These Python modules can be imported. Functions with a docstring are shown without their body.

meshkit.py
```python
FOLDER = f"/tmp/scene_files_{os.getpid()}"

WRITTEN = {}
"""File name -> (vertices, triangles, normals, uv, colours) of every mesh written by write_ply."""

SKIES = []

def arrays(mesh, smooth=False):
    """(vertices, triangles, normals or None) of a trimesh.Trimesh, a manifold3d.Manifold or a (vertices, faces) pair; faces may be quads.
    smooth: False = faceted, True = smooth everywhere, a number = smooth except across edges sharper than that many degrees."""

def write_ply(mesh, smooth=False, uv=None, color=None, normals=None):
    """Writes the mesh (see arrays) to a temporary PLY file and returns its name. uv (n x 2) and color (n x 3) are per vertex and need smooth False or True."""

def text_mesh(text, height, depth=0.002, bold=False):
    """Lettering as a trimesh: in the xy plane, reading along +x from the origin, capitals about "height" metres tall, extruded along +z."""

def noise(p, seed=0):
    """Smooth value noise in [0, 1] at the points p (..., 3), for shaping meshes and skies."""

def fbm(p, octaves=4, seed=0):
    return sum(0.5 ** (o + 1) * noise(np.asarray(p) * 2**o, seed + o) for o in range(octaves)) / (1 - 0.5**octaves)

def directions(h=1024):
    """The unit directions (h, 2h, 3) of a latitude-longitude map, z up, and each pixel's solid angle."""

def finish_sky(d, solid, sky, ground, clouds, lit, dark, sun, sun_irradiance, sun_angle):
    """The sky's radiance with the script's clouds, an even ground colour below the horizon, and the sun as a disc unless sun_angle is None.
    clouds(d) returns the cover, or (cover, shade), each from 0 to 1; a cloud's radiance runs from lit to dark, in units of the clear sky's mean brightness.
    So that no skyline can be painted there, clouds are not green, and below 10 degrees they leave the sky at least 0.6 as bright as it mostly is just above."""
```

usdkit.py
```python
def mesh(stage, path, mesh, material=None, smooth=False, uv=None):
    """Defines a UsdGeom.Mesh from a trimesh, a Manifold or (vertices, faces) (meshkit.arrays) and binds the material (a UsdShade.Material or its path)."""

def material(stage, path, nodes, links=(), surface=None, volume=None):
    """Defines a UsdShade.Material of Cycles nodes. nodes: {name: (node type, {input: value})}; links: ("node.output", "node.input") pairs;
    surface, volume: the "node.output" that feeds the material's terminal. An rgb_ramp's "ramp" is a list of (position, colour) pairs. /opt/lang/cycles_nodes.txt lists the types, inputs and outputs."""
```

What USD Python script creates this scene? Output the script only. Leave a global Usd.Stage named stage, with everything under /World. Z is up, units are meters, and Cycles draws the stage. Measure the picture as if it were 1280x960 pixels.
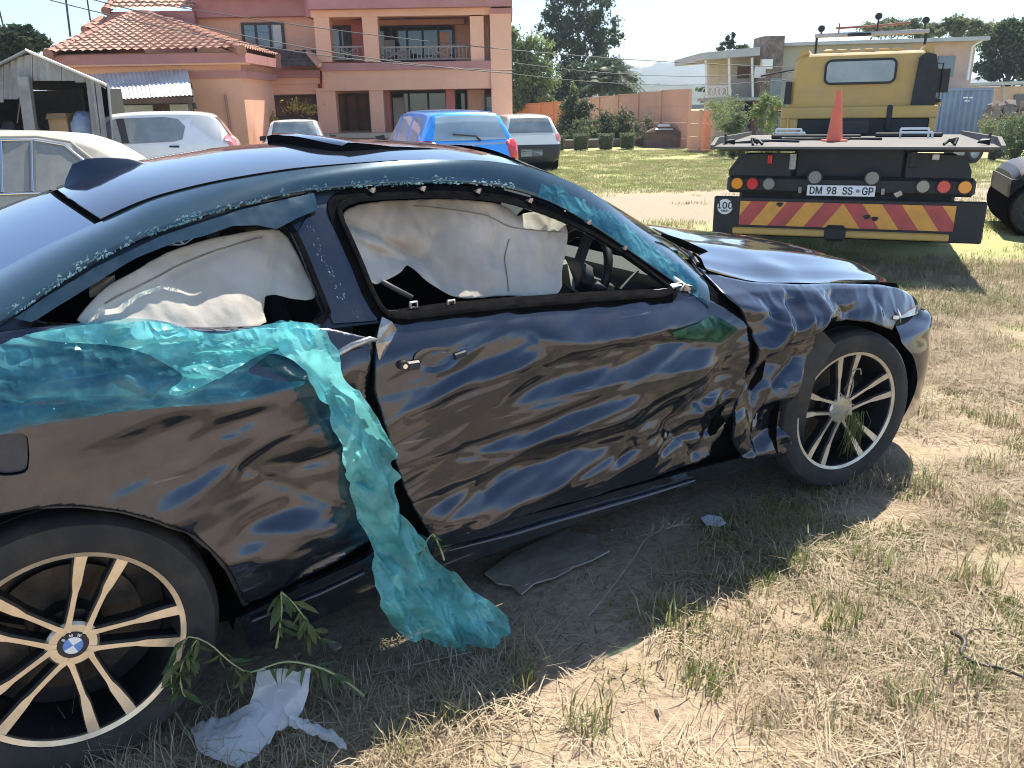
import math, random
import numpy as np, trimesh, shapely
import manifold3d as m3
from scipy.spatial import Delaunay
from scipy.ndimage import gaussian_filter, gaussian_filter1d, map_coordinates
from scipy.interpolate import PchipInterpolator, LinearNDInterpolator
from shapely.geometry import Polygon, LineString, Point
from pxr import Usd, UsdGeom, UsdLux, UsdShade, Gf, Sdf, Vt
import usdkit, meshkit

stage = Usd.Stage.CreateInMemory()
UsdGeom.SetStageUpAxis(stage, UsdGeom.Tokens.z)
UsdGeom.SetStageMetersPerUnit(stage, 1.0)
UsdGeom.Xform.Define(stage, '/World'); UsdGeom.Scope.Define(stage, '/World/Looks')

# ------------------------------------------------------------------ camera, sky, sun, exposure
FPX, PITCH, ROLL, HC = 1030.0, .3253, -.0169, 1.53
CAR_X, CAR_Y, CAR_YAW, CAR_Z = -1.493, 2.374, .5538, .02      # the wrecked coupe: rear axle centre on the ground
_F = np.array([0, math.cos(PITCH), -math.sin(PITCH)]); _R0 = np.array([1., 0, 0]); _U0 = np.cross(_R0, _F)
_R = math.cos(ROLL)*_R0 + math.sin(ROLL)*_U0; _U = -math.sin(ROLL)*_R0 + math.cos(ROLL)*_U0
_C = np.array([0, 0, HC])
cam = UsdGeom.Camera.Define(stage, '/World/camera')
cam.CreateHorizontalApertureAttr(36.0); cam.CreateVerticalApertureAttr(27.0)
cam.CreateFocalLengthAttr(36.0*FPX/1280); cam.CreateClippingRangeAttr(Gf.Vec2f(.05, 5000))
cam.CreateExposureAttr(1.18)
M4 = np.eye(4); M4[0, :3] = _R; M4[1, :3] = _U; M4[2, :3] = -_F; M4[3, :3] = _C
cam.AddTransformOp().Set(Gf.Matrix4d(M4.tolist()))
SUN = np.array([.36, .71, 0.]); SUN_EL = math.radians(56.)
SUN = SUN/np.linalg.norm(SUN)*math.cos(SUN_EL); SUN[2] = math.sin(SUN_EL)
sun = UsdLux.DistantLight.Define(stage, '/World/sun')
sun.CreateIntensityAttr(1.25); sun.CreateAngleAttr(.5); sun.CreateNormalizeAttr(True); sun.CreateColorAttr(Gf.Vec3f(1, .93, .82))
zax = SUN; xax = np.cross([0, 0, 1], zax); xax /= np.linalg.norm(xax); yax = np.cross(zax, xax)
S4 = np.eye(4); S4[0, :3] = xax; S4[1, :3] = yax; S4[2, :3] = zax
sun.AddTransformOp().Set(Gf.Matrix4d(S4.tolist()))
usdkit.material(stage, '/World/Looks/sky', {
    's': ('sky_texture', {'sky_type': 'single_scattering', 'sun_disc': False, 'sun_elevation': SUN_EL, 'sun_rotation': math.atan2(SUN[0], SUN[1]), 'altitude': 1500., 'air_density': 1.0, 'aerosol_density': 1.0, 'ozone_density': 1.0}),
    'm': ('mix_color', {'blend_type': 'multiply', 'fac': 1.0, 'b': (.84, .94, 1.0)}), 'b': ('background_shader', {'strength': .092})}, [('s.color', 'm.a'), ('m.result', 'b.color')], surface='b.background')
dome = UsdLux.DomeLight.Define(stage, '/World/sky')
UsdShade.MaterialBindingAPI.Apply(dome.GetPrim()).Bind(UsdShade.Material.Get(stage, '/World/Looks/sky'))
dome.GetPrim().SetCustomDataByKey('kind', 'structure')

# ------------------------------------------------------------------ where a sight line of the photograph meets a plane of the place
cyw, syw = math.cos(CAR_YAW), math.sin(CAR_YAW)
def ray(u, v):
    u, v = np.asarray(u, float), np.asarray(v, float)
    return _F + _R*((u-640)/FPX)[..., None] - _U*((v-480)/FPX)[..., None]
def to_car(P):
    P = np.asarray(P, float); x, y = P[..., 0]-CAR_X, P[..., 1]-CAR_Y
    return np.stack([x*cyw+y*syw, -x*syw+y*cyw, P[..., 2]-CAR_Z], -1)
def to_world(P):
    P = np.asarray(P, float)
    return np.stack([P[..., 0]*cyw-P[..., 1]*syw+CAR_X, P[..., 0]*syw+P[..., 1]*cyw+CAR_Y, P[..., 2]+CAR_Z], -1)
def project(P):
    d = np.asarray(P, float)-_C; z = d @ _F
    return np.stack([640+FPX*(d @ _R)/z, 480-FPX*(d @ _U)/z], -1)
CC = to_car(_C)
def PY(u, v, Y):                                   # car coordinates of a sight line at lateral offset Y
    d = ray(u, v); dc = np.stack([d[..., 0]*cyw+d[..., 1]*syw, -d[..., 0]*syw+d[..., 1]*cyw, d[..., 2]], -1)
    t = (Y-CC[1])/dc[..., 1]; return CC + dc*t[..., None]
def slope(y): return -.010*np.clip(np.asarray(y, float)-6, 0, 22)
def G(u, v, z=0.):
    d = ray(u, v); zz = z
    for _ in range(6):
        P = _C + d*((zz-HC)/d[2]); zz = z+float(slope(P[1]))
    return P
def DD(u, v, y):
    d = ray(u, v); return _C + d*(y/d[1])

# ------------------------------------------------------------------ scene writing
used = {}
def numbered(path):
    n = used.get(path, -1)+1; used[path] = n
    return path if n == 0 else f'{path}_{n:03d}'
def meta(p, label=None, cat=None, group=None, kind=None):
    for k, v in (('label', label), ('category', cat), ('group', group), ('kind', kind)):
        if v: p.SetCustomDataByKey(k, v)
    return p
def thing(name, label, cat, loc=(0, 0, 0), rz=0., group=None):
    path = numbered('/World/'+name); x = UsdGeom.Xform.Define(stage, path)
    x.AddTranslateOp().Set(Gf.Vec3d(*map(float, loc)))
    if rz: x.AddRotateZOp().Set(math.degrees(rz))
    meta(x.GetPrim(), label, cat, group); return path
def part(parent, name, mesh, mat, smooth=False, label=None, kind=None):
    path = numbered(f'{parent}/{name}')
    m = usdkit.mesh(stage, path, mesh, MATS[mat], smooth=smooth)
    meta(m.GetPrim(), label, None, None, kind); return path
def solo(name, mesh, mat, label=None, cat=None, group=None, kind=None, smooth=False):
    path = numbered('/World/'+name)
    m = usdkit.mesh(stage, path, mesh, MATS[mat], smooth=smooth)
    meta(m.GetPrim(), label, cat, group, kind); return path
def copy_of(src, name, loc, rz, label, cat, group, scale=1.0):
    path = numbered('/World/'+name); x = UsdGeom.Xform.Define(stage, path); p = x.GetPrim()
    p.GetReferences().AddInternalReference(src); x.ClearXformOpOrder()
    x.AddTranslateOp(opSuffix='c').Set(Gf.Vec3d(*map(float, loc))); x.AddRotateZOp(opSuffix='c').Set(math.degrees(rz))
    if scale != 1.0: x.AddScaleOp(opSuffix='c').Set(Gf.Vec3f(scale, scale, scale))
    p.SetInstanceable(True); meta(p, label, cat, group); return path

# ------------------------------------------------------------------ materials
MATS = {}
def lin(c): return tuple(float(x) for x in c)
def mat(name, col, rough=.5, metal=0., col2=None, scale=8., bump=0., bscale=None, coat=0., spec=None, trans=0., detail=5., rough2=None, lo=.35, hi=.65, bdist=.01, stretch=None, ior=None, dust=0., dustcol=(.35, .3, .24)):
    nodes = {'p': ('principled_bsdf', {'roughness': rough, 'metallic': metal, 'base_color': col})}
    if coat: nodes['p'][1].update({'coat_weight': coat, 'coat_roughness': .04})
    if ior: nodes['p'][1]['ior'] = ior
    links = []
    nodes['tc'] = ('texture_coordinate', {})
    src = 'tc.object'
    if stretch:
        nodes['mp'] = ('mapping', {'scale': stretch}); links.append((src, 'mp.vector')); src = 'mp.vector'
    cur = None
    if col2 is not None:
        nodes['n'] = ('noise_texture', {'scale': scale, 'detail': detail, 'roughness': .6}); links.append((src, 'n.vector'))
        nodes['r'] = ('rgb_ramp', {'ramp': [(0, col), (lo, col), (hi, col2), (1, col2)]}); links.append(('n.fac', 'r.fac'))
        cur = 'r.color'
    if dust:
        nodes['nd'] = ('noise_texture', {'scale': 3.5, 'detail': 8., 'roughness': .7}); links.append(('tc.object', 'nd.vector'))
        nodes['rd'] = ('map_range', {'from_min': .4, 'from_max': .75, 'to_min': 0., 'to_max': dust, 'clamp': True}); links.append(('nd.fac', 'rd.value'))
        nodes['md'] = ('mix_color', {'a': col, 'b': dustcol}); links.append(('rd.result', 'md.fac'))
        if cur: links.append((cur, 'md.a'))
        cur = 'md.result'
    if cur: links.append((cur, 'p.base_color'))
    if rough2 is not None:
        nodes['nr'] = ('noise_texture', {'scale': scale*2.3, 'detail': 6.}); links.append((src, 'nr.vector'))
        nodes['rr'] = ('map_range', {'from_min': .3, 'from_max': .7, 'to_min': rough, 'to_max': rough2}); links.append(('nr.fac', 'rr.value')); links.append(('rr.result', 'p.roughness'))
    if bump:
        nodes['nb'] = ('noise_texture', {'scale': bscale or scale*4, 'detail': 6.}); links.append((src, 'nb.vector'))
        nodes['b'] = ('bump', {'strength': bump, 'distance': bdist}); links.append(('nb.fac', 'b.height')); links.append(('b.normal', 'p.normal'))
    surf = 'p.BSDF'
    if trans:
        nodes['t'] = ('translucent_bsdf', {'color': col}); 
        if cur: links.append((cur, 't.color'))
        nodes['x'] = ('mix_closure', {'fac': trans}); links += [('p.BSDF', 'x.closure1'), ('t.BSDF', 'x.closure2')]; surf = 'x.closure'
    MATS[name] = usdkit.material(stage, '/World/Looks/'+name, nodes, links, surface=surf)
def pane_mat(name, tint, refl=.10, rough=.02, gcol=(.9, .95, 1)):
    MATS[name] = usdkit.material(stage, '/World/Looks/'+name, {
        't': ('transparent_bsdf', {'color': tint}), 'g': ('glossy_bsdf', {'color': gcol, 'roughness': rough}),
        'f': ('fresnel', {'IOR': 1.5}), 'a': ('math', {'math_type': 'add', 'value2': refl}), 'x': ('mix_closure', {})},
        [('f.fac', 'a.value1'), ('a.value', 'x.fac'), ('t.BSDF', 'x.closure1'), ('g.BSDF', 'x.closure2')], surface='x.closure')

mat('car_paint', (.045, .055, .08), .13, .85, coat=1., dust=.10, rough2=.2, scale=5.)
def wreck_paint():
    n = {'tc': ('texture_coordinate', {}), 'mp': ('mapping', {'rotation': (0, .28, 0), 'scale': (1.6, 30., 70.)}), 'ns': ('noise_texture', {'scale': 1.0, 'detail': 3.}), 'nm': ('noise_texture', {'scale': 3.2, 'detail': 4.}), 'rs': ('map_range', {'from_min': .66, 'from_max': .74, 'to_min': 0., 'to_max': 1., 'clamp': True}), 'rm': ('map_range', {'from_min': .48, 'from_max': .62, 'to_min': 0., 'to_max': .8, 'clamp': True}), 'k': ('math', {'math_type': 'multiply'}),
         'nd': ('noise_texture', {'scale': 4.5, 'detail': 9., 'roughness': .72}), 'rd': ('map_range', {'from_min': .45, 'from_max': .78, 'to_min': 0., 'to_max': .16, 'clamp': True}), 'c1': ('mix_color', {'a': (.046, .053, .074), 'b': (.28, .29, .30)}), 'c2': ('mix_color', {'b': (.35, .29, .22)}), 'rr': ('map_range', {'to_min': .14, 'to_max': .42}), 'a': ('math', {'math_type': 'add', 'use_clamp': True}), 'p': ('principled_bsdf', {'metallic': .85, 'coat_weight': .8, 'coat_roughness': .05})}
    l = [('tc.object', 'mp.vector'), ('mp.vector', 'ns.vector'), ('tc.object', 'nm.vector'), ('ns.fac', 'rs.value'), ('nm.fac', 'rm.value'), ('rs.result', 'k.value1'), ('rm.result', 'k.value2'), ('k.value', 'c1.fac'), ('tc.object', 'nd.vector'), ('nd.fac', 'rd.value'), ('c1.result', 'c2.a'), ('rd.result', 'c2.fac'), ('c2.result', 'p.base_color'), ('k.value', 'a.value1'), ('rd.result', 'a.value2'), ('a.value', 'rr.value'), ('rr.result', 'p.roughness')]
    MATS['car_paint_scratched'] = usdkit.material(stage, '/World/Looks/car_paint_scratched', n, l, surface='p.BSDF')
wreck_paint()
mat('car_roof_black', (.075, .085, .115), .10, .8, coat=1., dust=.12)
mat('wrap_blue', (.018, .052, .078), .17, .5, coat=.8, col2=(.028, .075, .105), scale=3., dust=.08, bump=.06, bscale=8.)
mat('inner_navy', (.016, .024, .04), .3, .3, col2=(.03, .04, .06), scale=20., coat=.3)
#mat('seal_black', (.009, .009, .010), .8, 0, col2=(.016, .016, .017), scale=30., ior=1.3)
mat('black_plastic', (.016, .016, .018), .5, 0, col2=(.03, .03, .032), scale=25., bump=.1, bscale=200., bdist=.002)
#mat('void_black', (.006, .006, .006), .9, ior=1.2)
mat('tyre_rubber', (.012, .0115, .0115), .8, 0, col2=(.045, .038, .030), lo=.42, hi=.8, scale=9., bump=.2, bscale=60., bdist=.004)
mat('rim_face', (.80, .70, .55), .3, .9, col2=(.62, .54, .42), scale=12., rough2=.42)
mat('rim_silver', (.66, .62, .55), .32, .9, col2=(.48, .45, .40), scale=12., rough2=.45)
mat('rim_dark', (.02, .02, .022), .35, .3)
mat('brake_disc', (.07, .065, .06), .5, .7, col2=(.04, .03, .022), scale=20.)
mat('badge_blue', (.05, .2, .5), .25, 0, coat=1.)
mat('badge_white', (.75, .75, .74), .25, 0, coat=1.)
mat('chrome', (.75, .75, .76), .14, 1.)
mat('bare_metal', (.5, .5, .5), .35, .9, col2=(.3, .28, .26), scale=40., bump=.3, bscale=80., bdist=.003)
mat('airbag_cloth', (.68, .63, .55), .85, 0, col2=(.42, .345, .255), scale=3.2, lo=.42, hi=.78, trans=.15, bump=.15, bscale=90., bdist=.003)
mat('leather_dark', (.02, .019, .018), .5, 0, bump=.15, bscale=120., bdist=.002)
mat('dash_grey', (.05, .05, .05), .6, 0)
mat('headlight_plastic', (.55, .62, .66), .1, .1, coat=1., col2=(.25, .28, .3), scale=14.)
mat('orange_lens', (.8, .22, .02), .2, 0, coat=1.)
pane_mat('windscreen_glass', (.72, .8, .78), .06)
pane_mat('dark_glass', (.05, .06, .07), .08, .03, (.62, .64, .68))
def matte(name, c): MATS[name] = usdkit.material(stage, '/World/Looks/'+name, {'n': ('noise_texture', {'scale': 20.}), 'r': ('rgb_ramp', {'ramp': [(.3, c), (.7, tuple(x*1.8 for x in c))]}), 'd': ('diffuse_bsdf', {})}, [('n.fac', 'r.fac'), ('r.color', 'd.color')], surface='d.BSDF')
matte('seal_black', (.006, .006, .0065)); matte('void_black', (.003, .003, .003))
# clinging and hanging plastic film
def film_mat(name, col, clear, rough=.12, tcol=(.35, .8, .82)):
    MATS[name] = usdkit.material(stage, '/World/Looks/'+name, {
        'tc': ('texture_coordinate', {}), 'n': ('noise_texture', {'scale': 9., 'detail': 4.}), 'mr': ('map_range', {'from_min': .35, 'from_max': .65, 'to_min': max(0, clear-.3), 'to_max': min(1, clear+.3), 'clamp': True}),
        'mv': ('mapping', {'scale': (34., 34., 13.), 'rotation': (0, .35, 0)}), 'nw': ('noise_texture', {'scale': 14., 'detail': 2.}), 'mw': ('mix_color', {'fac': .06}), 'nb': ('voronoi_texture', {'scale': 1.0}), 'b': ('bump', {'strength': .9, 'distance': .014}),
        'p': ('principled_bsdf', {'base_color': col, 'roughness': rough, 'coat_weight': .8, 'coat_roughness': .05}),
        'l': ('translucent_bsdf', {'color': col}), 'x1': ('mix_closure', {'fac': .45}),
        't': ('transparent_bsdf', {'color': tcol}), 'x2': ('mix_closure', {})},
        [('tc.object', 'n.vector'), ('n.fac', 'mr.value'), ('tc.object', 'nw.vector'), ('tc.object', 'mw.a'), ('nw.color', 'mw.b'), ('mw.result', 'mv.vector'), ('mv.vector', 'nb.vector'), ('nb.distance', 'b.height'), ('b.normal', 'p.normal'),
         ('p.BSDF', 'x1.closure1'), ('l.BSDF', 'x1.closure2'), ('x1.closure', 'x2.closure1'), ('t.BSDF', 'x2.closure2'), ('mr.result', 'x2.fac')], surface='x2.closure')
film_mat('teal_film', (.24, .80, .82), .32, .07, (.60, .92, .93))
film_mat('teal_film_thin', (.14, .48, .60), .66, .05, (.50, .78, .86))
film_mat('green_film', (.07, .18, .14), .62, .08, (.45, .66, .55))
film_mat('edge_film', (.30, .46, .52), .5, .08, (.6, .85, .9))
# ground and plants
def ground_mat():
    n = {'g': ('geometry', {}), 'n1': ('noise_texture', {'scale': .35, 'detail': 6., 'roughness': .6}), 'n2': ('noise_texture', {'scale': 2.2, 'detail': 8., 'roughness': .65}), 'n3': ('noise_texture', {'scale': 38., 'detail': 8., 'roughness': .7}),
         'sandy': ('rgb_ramp', {'ramp': [(0, (.17, .125, .085)), (.4, (.30, .22, .15)), (.55, (.42, .32, .22)), (1, (.52, .42, .30))]}),
         'grass': ('rgb_ramp', {'ramp': [(0, (.19, .23, .065)), (.42, (.29, .33, .10)), (.6, (.40, .40, .16)), (1, (.50, .46, .24))]}),
         'sx': ('separate_xyz', {}), 'far': ('map_range', {'from_min': 3.6, 'from_max': 8.0, 'to_min': 0., 'to_max': .75, 'clamp': True}),
         'a1': ('math', {'math_type': 'subtract', 'value2': .5}), 'a2': ('math', {'math_type': 'multiply', 'value2': 1.6}), 'a3': ('math', {'math_type': 'add', 'use_clamp': True}),
         'm1': ('mix_color', {}),
         # the sandy track that crosses behind the cars
         't1': ('math', {'math_type': 'subtract', 'value2': 15.2}), 't2': ('math', {'math_type': 'absolute'}), 't3': ('map_range', {'from_min': 1.7, 'from_max': 3.6, 'to_min': 1., 'to_max': 0., 'clamp': True}),
         'tn': ('math', {'math_type': 'multiply', 'value2': 2.6}), 'ty': ('math', {'math_type': 'add'}),
         'track': ('rgb_ramp', {'ramp': [(0, (.24, .18, .12)), (.5, (.33, .26, .185)), (1, (.42, .345, .26))]}), 'm2': ('mix_color', {}),
         'b': ('bump', {'strength': .8, 'distance': .02}), 'p': ('principled_bsdf', {'roughness': .95}), 'xs': ('math', {'math_type': 'multiply', 'value2': .12}), 'xsub': ('math', {'math_type': 'subtract'})}
    l = [('g.position', 'n1.vector'), ('g.position', 'n2.vector'), ('g.position', 'n3.vector'), ('g.position', 'sx.vector'), ('n3.fac', 'sandy.fac'), ('n3.fac', 'grass.fac'), ('n3.fac', 'track.fac'),
         ('sx.y', 'far.value'), ('n2.fac', 'a1.value1'), ('a1.value', 'a2.value1'), ('a2.value', 'a3.value1'), ('far.result', 'a3.value2'), ('a3.value', 'm1.fac'), ('sandy.color', 'm1.a'), ('grass.color', 'm1.b'),
         ('n1.fac', 'tn.value1'), ('tn.value', 'ty.value1'), ('sx.y', 'ty.value2'), ('sx.x', 'xs.value1'), ('ty.value', 'xsub.value1'), ('xs.value', 'xsub.value2'), ('xsub.value', 't1.value1'), ('t1.value', 't2.value1'), ('t2.value', 't3.value'), ('t3.result', 'm2.fac'), ('m1.result', 'm2.a'), ('track.color', 'm2.b'),
         ('m2.result', 'p.base_color'), ('n3.fac', 'b.height'), ('b.normal', 'p.normal')]
    MATS['ground'] = usdkit.material(stage, '/World/Looks/ground', n, l, surface='p.BSDF')
ground_mat()
def blade_mat(name, c1, c2, tr=.3, rough=.7):
    MATS[name] = usdkit.material(stage, '/World/Looks/'+name, {
        'g': ('geometry', {}), 'o': ('object_info', {}), 'm': ('mix_float', {'fac': .5}), 'r': ('rgb_ramp', {'ramp': [(0, c1), (1, c2)]}),
        'p': ('principled_bsdf', {'roughness': rough}), 't': ('translucent_bsdf', {}), 'x': ('mix_closure', {'fac': tr})},
        [('g.random_per_island', 'm.a'), ('o.random', 'm.b'), ('m.result', 'r.fac'), ('r.color', 'p.base_color'), ('r.color', 't.color'), ('p.BSDF', 'x.closure1'), ('t.BSDF', 'x.closure2')], surface='x.closure')
blade_mat('straw', (.33, .25, .155), (.76, .645, .47), .25)
blade_mat('dead_brown', (.10, .07, .045), (.26, .19, .12), .1)
blade_mat('green_blade', (.17, .22, .07), (.43, .42, .19), .4)
blade_mat('leaf_dark', (.045, .075, .04), (.115, .155, .075), .4, .55)
blade_mat('leaf_bamboo', (.14, .20, .07), (.28, .34, .14), .45, .6)
blade_mat('leaf_mid', (.07, .11, .045), (.17, .22, .10), .4, .6)
blade_mat('leaf_olive', (.11, .15, .075), (.24, .28, .14), .45, .6)
blade_mat('leaf_palm', (.045, .075, .04), (.10, .14, .07), .3, .45)
blade_mat('leaf_yellow', (.30, .24, .05), (.5, .42, .12), .4, .6)
blade_mat('weed_leaf', (.09, .14, .05), (.18, .22, .10), .35, .55)
mat('bark', (.09, .07, .05), .9, 0, col2=(.16, .13, .10), scale=12., bump=.6, bscale=30.)
mat('weed_stem', (.30, .33, .15), .7)
mat('dry_twig', (.22, .17, .12), .85, col2=(.32, .27, .2), scale=30.)
mat('hose_black', (.045, .035, .028), .55)
mat('slab', (.36, .31, .25), .95, 0, col2=(.22, .18, .14), scale=6., bump=.5, bscale=30.)
mat('white_plastic_sheet', (.86, .86, .86), .5, 0, col2=(.74, .74, .76), scale=6., trans=.35, bump=.3, bscale=25., bdist=.008)
mat('litter', (.7, .72, .76), .5, trans=.2)
mat('pebble', (.36, .29, .22), .9, 0, col2=(.22, .17, .13), scale=20.)
# buildings
mat('wall_pink', (.75, .405, .275), .85, 0, col2=(.63, .32, .21), scale=.55, detail=9., lo=.3, hi=.75, bump=.25, bscale=45., bdist=.006)
mat('wall_mauve', (.42, .19, .175), .8, 0, col2=(.37, .16, .145), scale=2., bump=.2, bscale=40., bdist=.006)
mat('column_red', (.50, .16, .14), .8, 0, col2=(.44, .14, .12), scale=2.)
mat('roof_tile', (.50, .29, .19), .7, 0, col2=(.33, .165, .11), scale=2.6, bump=.3, bscale=30., rough2=.5)
mat('roof_tile_dark', (.10, .07, .06), .75, 0, col2=(.16, .11, .09), scale=3.)
mat('ridge_tile', (.34, .15, .10), .75, 0, col2=(.26, .11, .08), scale=4.)
mat('window_frame_dark', (.04, .028, .022), .5)
mat('window_glass_dark', (.012, .016, .02), .05, 0, coat=1., col2=(.025, .04, .05), scale=.8)
mat('window_glass_sky', (.05, .075, .09), .05, 0, coat=1., col2=(.09, .13, .15), scale=.6)
mat('curtain', (.5, .48, .44), .9)
mat('railing', (.24, .20, .18), .5, .2)
mat('floor_tile', (.4, .34, .28), .7)
mat('interior_brown', (.09, .05, .035), .8, 0, col2=(.16, .09, .06), scale=1.5)
mat('wall_orange', (.78, .24, .095), .85, 0, col2=(.70, .21, .08), scale=1.5, bump=.2, bscale=30.)
mat('wall_precast', (.66, .35, .235), .85, 0, col2=(.53, .27, .175), scale=.7, detail=9., lo=.3, hi=.75, bump=.3, bscale=30.)
mat('sheet_metal_grey', (.33, .335, .335), .55, .3, col2=(.19, .185, .18), scale=1.6, bump=.2, bscale=12., rough2=.75)
mat('sheet_metal_white', (.82, .81, .80), .5, .1, col2=(.58, .56, .54), scale=1.2)
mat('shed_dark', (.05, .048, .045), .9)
mat('cardboard', (.36, .235, .13), .85, 0, col2=(.3, .19, .10), scale=5.)
mat('blue_bag', (.12, .18, .30), .6, 0, col2=(.25, .3, .4), scale=7.)
mat('cream_wall', (.46, .425, .38), .85, 0, col2=(.40, .365, .325), scale=1.2)
mat('peach_wall', (.58, .40, .30), .85, 0, col2=(.5, .34, .26), scale=1.2)
mat('grey_slab', (.45, .45, .45), .8, 0, col2=(.37, .37, .37), scale=1.5)
mat('stone_dark', (.13, .095, .08), .9, 0, col2=(.24, .19, .16), scale=3.5, bump=.6, bscale=9.)
mat('white_paint', (.75, .75, .73), .6)
mat('container_blue', (.17, .23, .34), .55, .1, col2=(.22, .28, .38), scale=1.8, rough2=.7)
mat('brick_brown', (.12, .075, .06), .9, 0, col2=(.17, .11, .09), scale=4.)
mat('concrete', (.38, .36, .33), .9, 0, col2=(.28, .26, .24), scale=4.)
mat('rubble', (.16, .12, .10), .9, 0, col2=(.25, .2, .17), scale=4., bump=.5, bscale=14.)
mat('wire_dark', (.06, .06, .065), .6)
mat('hill_green', (.04, .06, .045), .95, 0, col2=(.075, .085, .06), scale=.05, detail=10.)
# vehicles
mat('white_car', (.78, .78, .77), .25, 0, coat=.8, dust=.12)
mat('cream_car', (.33, .325, .285), .85, 0, coat=.0, dust=.5, dustcol=(.45, .36, .25))
mat('blue_car', (.05, .36, .92), .22, .15, coat=1.)
mat('dark_car', (.022, .022, .026), .45, .1, dust=.06)
mat('silver_car', (.6, .6, .62), .3, .5, coat=.7)
mat('car_glass', (.03, .038, .042), .04, 0, coat=1., col2=(.07, .085, .09), scale=1.5)
mat('car_glass_pale', (.16, .19, .20), .06, 0, coat=1., col2=(.28, .30, .30), scale=2.)
mat('glass_skyblue', (.26, .36, .44), .08, 0, coat=1., col2=(.36, .47, .55), scale=1.5)
mat('dusty_glass', (.20, .21, .19), .22, 0, coat=.6, col2=(.34, .34, .30), scale=2.4)
mat('tail_red', (.62, .03, .04), .2, 0, coat=1.)
mat('tail_pink', (.75, .22, .25), .2, 0, coat=1.)
mat('lamp_clear', (.24, .24, .20), .2, 0, coat=1.)
mat('lamp_amber', (.85, .30, .02), .25, 0, coat=1.)
mat('truck_yellow', (.62, .375, .085), .55, 0, col2=(.47, .28, .07), scale=1.3, lo=.3, hi=.75, detail=9., coat=.2, dust=.45, dustcol=(.30, .24, .15))
mat('truck_black', (.011, .012, .014), .6, 0, col2=(.018, .018, .018), scale=6., dust=.03)
mat('truck_grey', (.014, .015, .018), .65, .0, col2=(.026, .025, .025), scale=5.)
mat('bed_steel', (.13, .125, .12), .85, .3, col2=(.13, .12, .11), scale=5., rough2=.75)
mat('reflect_red', (.52, .085, .075), .5, 0, col2=(.40, .07, .06), scale=7.)
mat('reflect_orange', (.80, .37, .06), .5, 0, col2=(.66, .30, .06), scale=7.)
mat('plate_white', (.78, .78, .80), .4)
mat('print_black', (.02, .02, .022), .5)
mat('cone_orange', (.86, .17, .085), .6, 0, col2=(.75, .15, .08), scale=6.)

# ------------------------------------------------------------------ mesh helpers
TM = trimesh.Trimesh
def cat(ms): return trimesh.util.concatenate([m for m in ms if m is not None and len(m.faces)])
def box(x0, x1, y0, y1, z0, z1, c=0.):
    if x0 > x1: x0, x1 = x1, x0
    if y0 > y1: y0, y1 = y1, y0
    if z0 > z1: z0, z1 = z1, z0
    if not c:
        m = trimesh.creation.box((x1-x0, y1-y0, z1-z0)); m.apply_translation(((x0+x1)/2, (y0+y1)/2, (z0+z1)/2)); return m
    c = min(c, .45*(x1-x0), .45*(y1-y0), .45*(z1-z0)); P = []
    for a in (0, 1):
        for b in (0, 1):
            for d in (0, 1):
                X, Y, Z = (x1 if a else x0), (y1 if b else y0), (z1 if d else z0); sx, sy, sz = (-c if a else c), (-c if b else c), (-c if d else c)
                P += [(X, Y+sy, Z+sz), (X+sx, Y, Z+sz), (X+sx, Y+sy, Z)]
    return hull(P)
def hull(P): return from_m3(m3.Manifold.hull_points(np.asarray(P, np.float64)))
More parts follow.
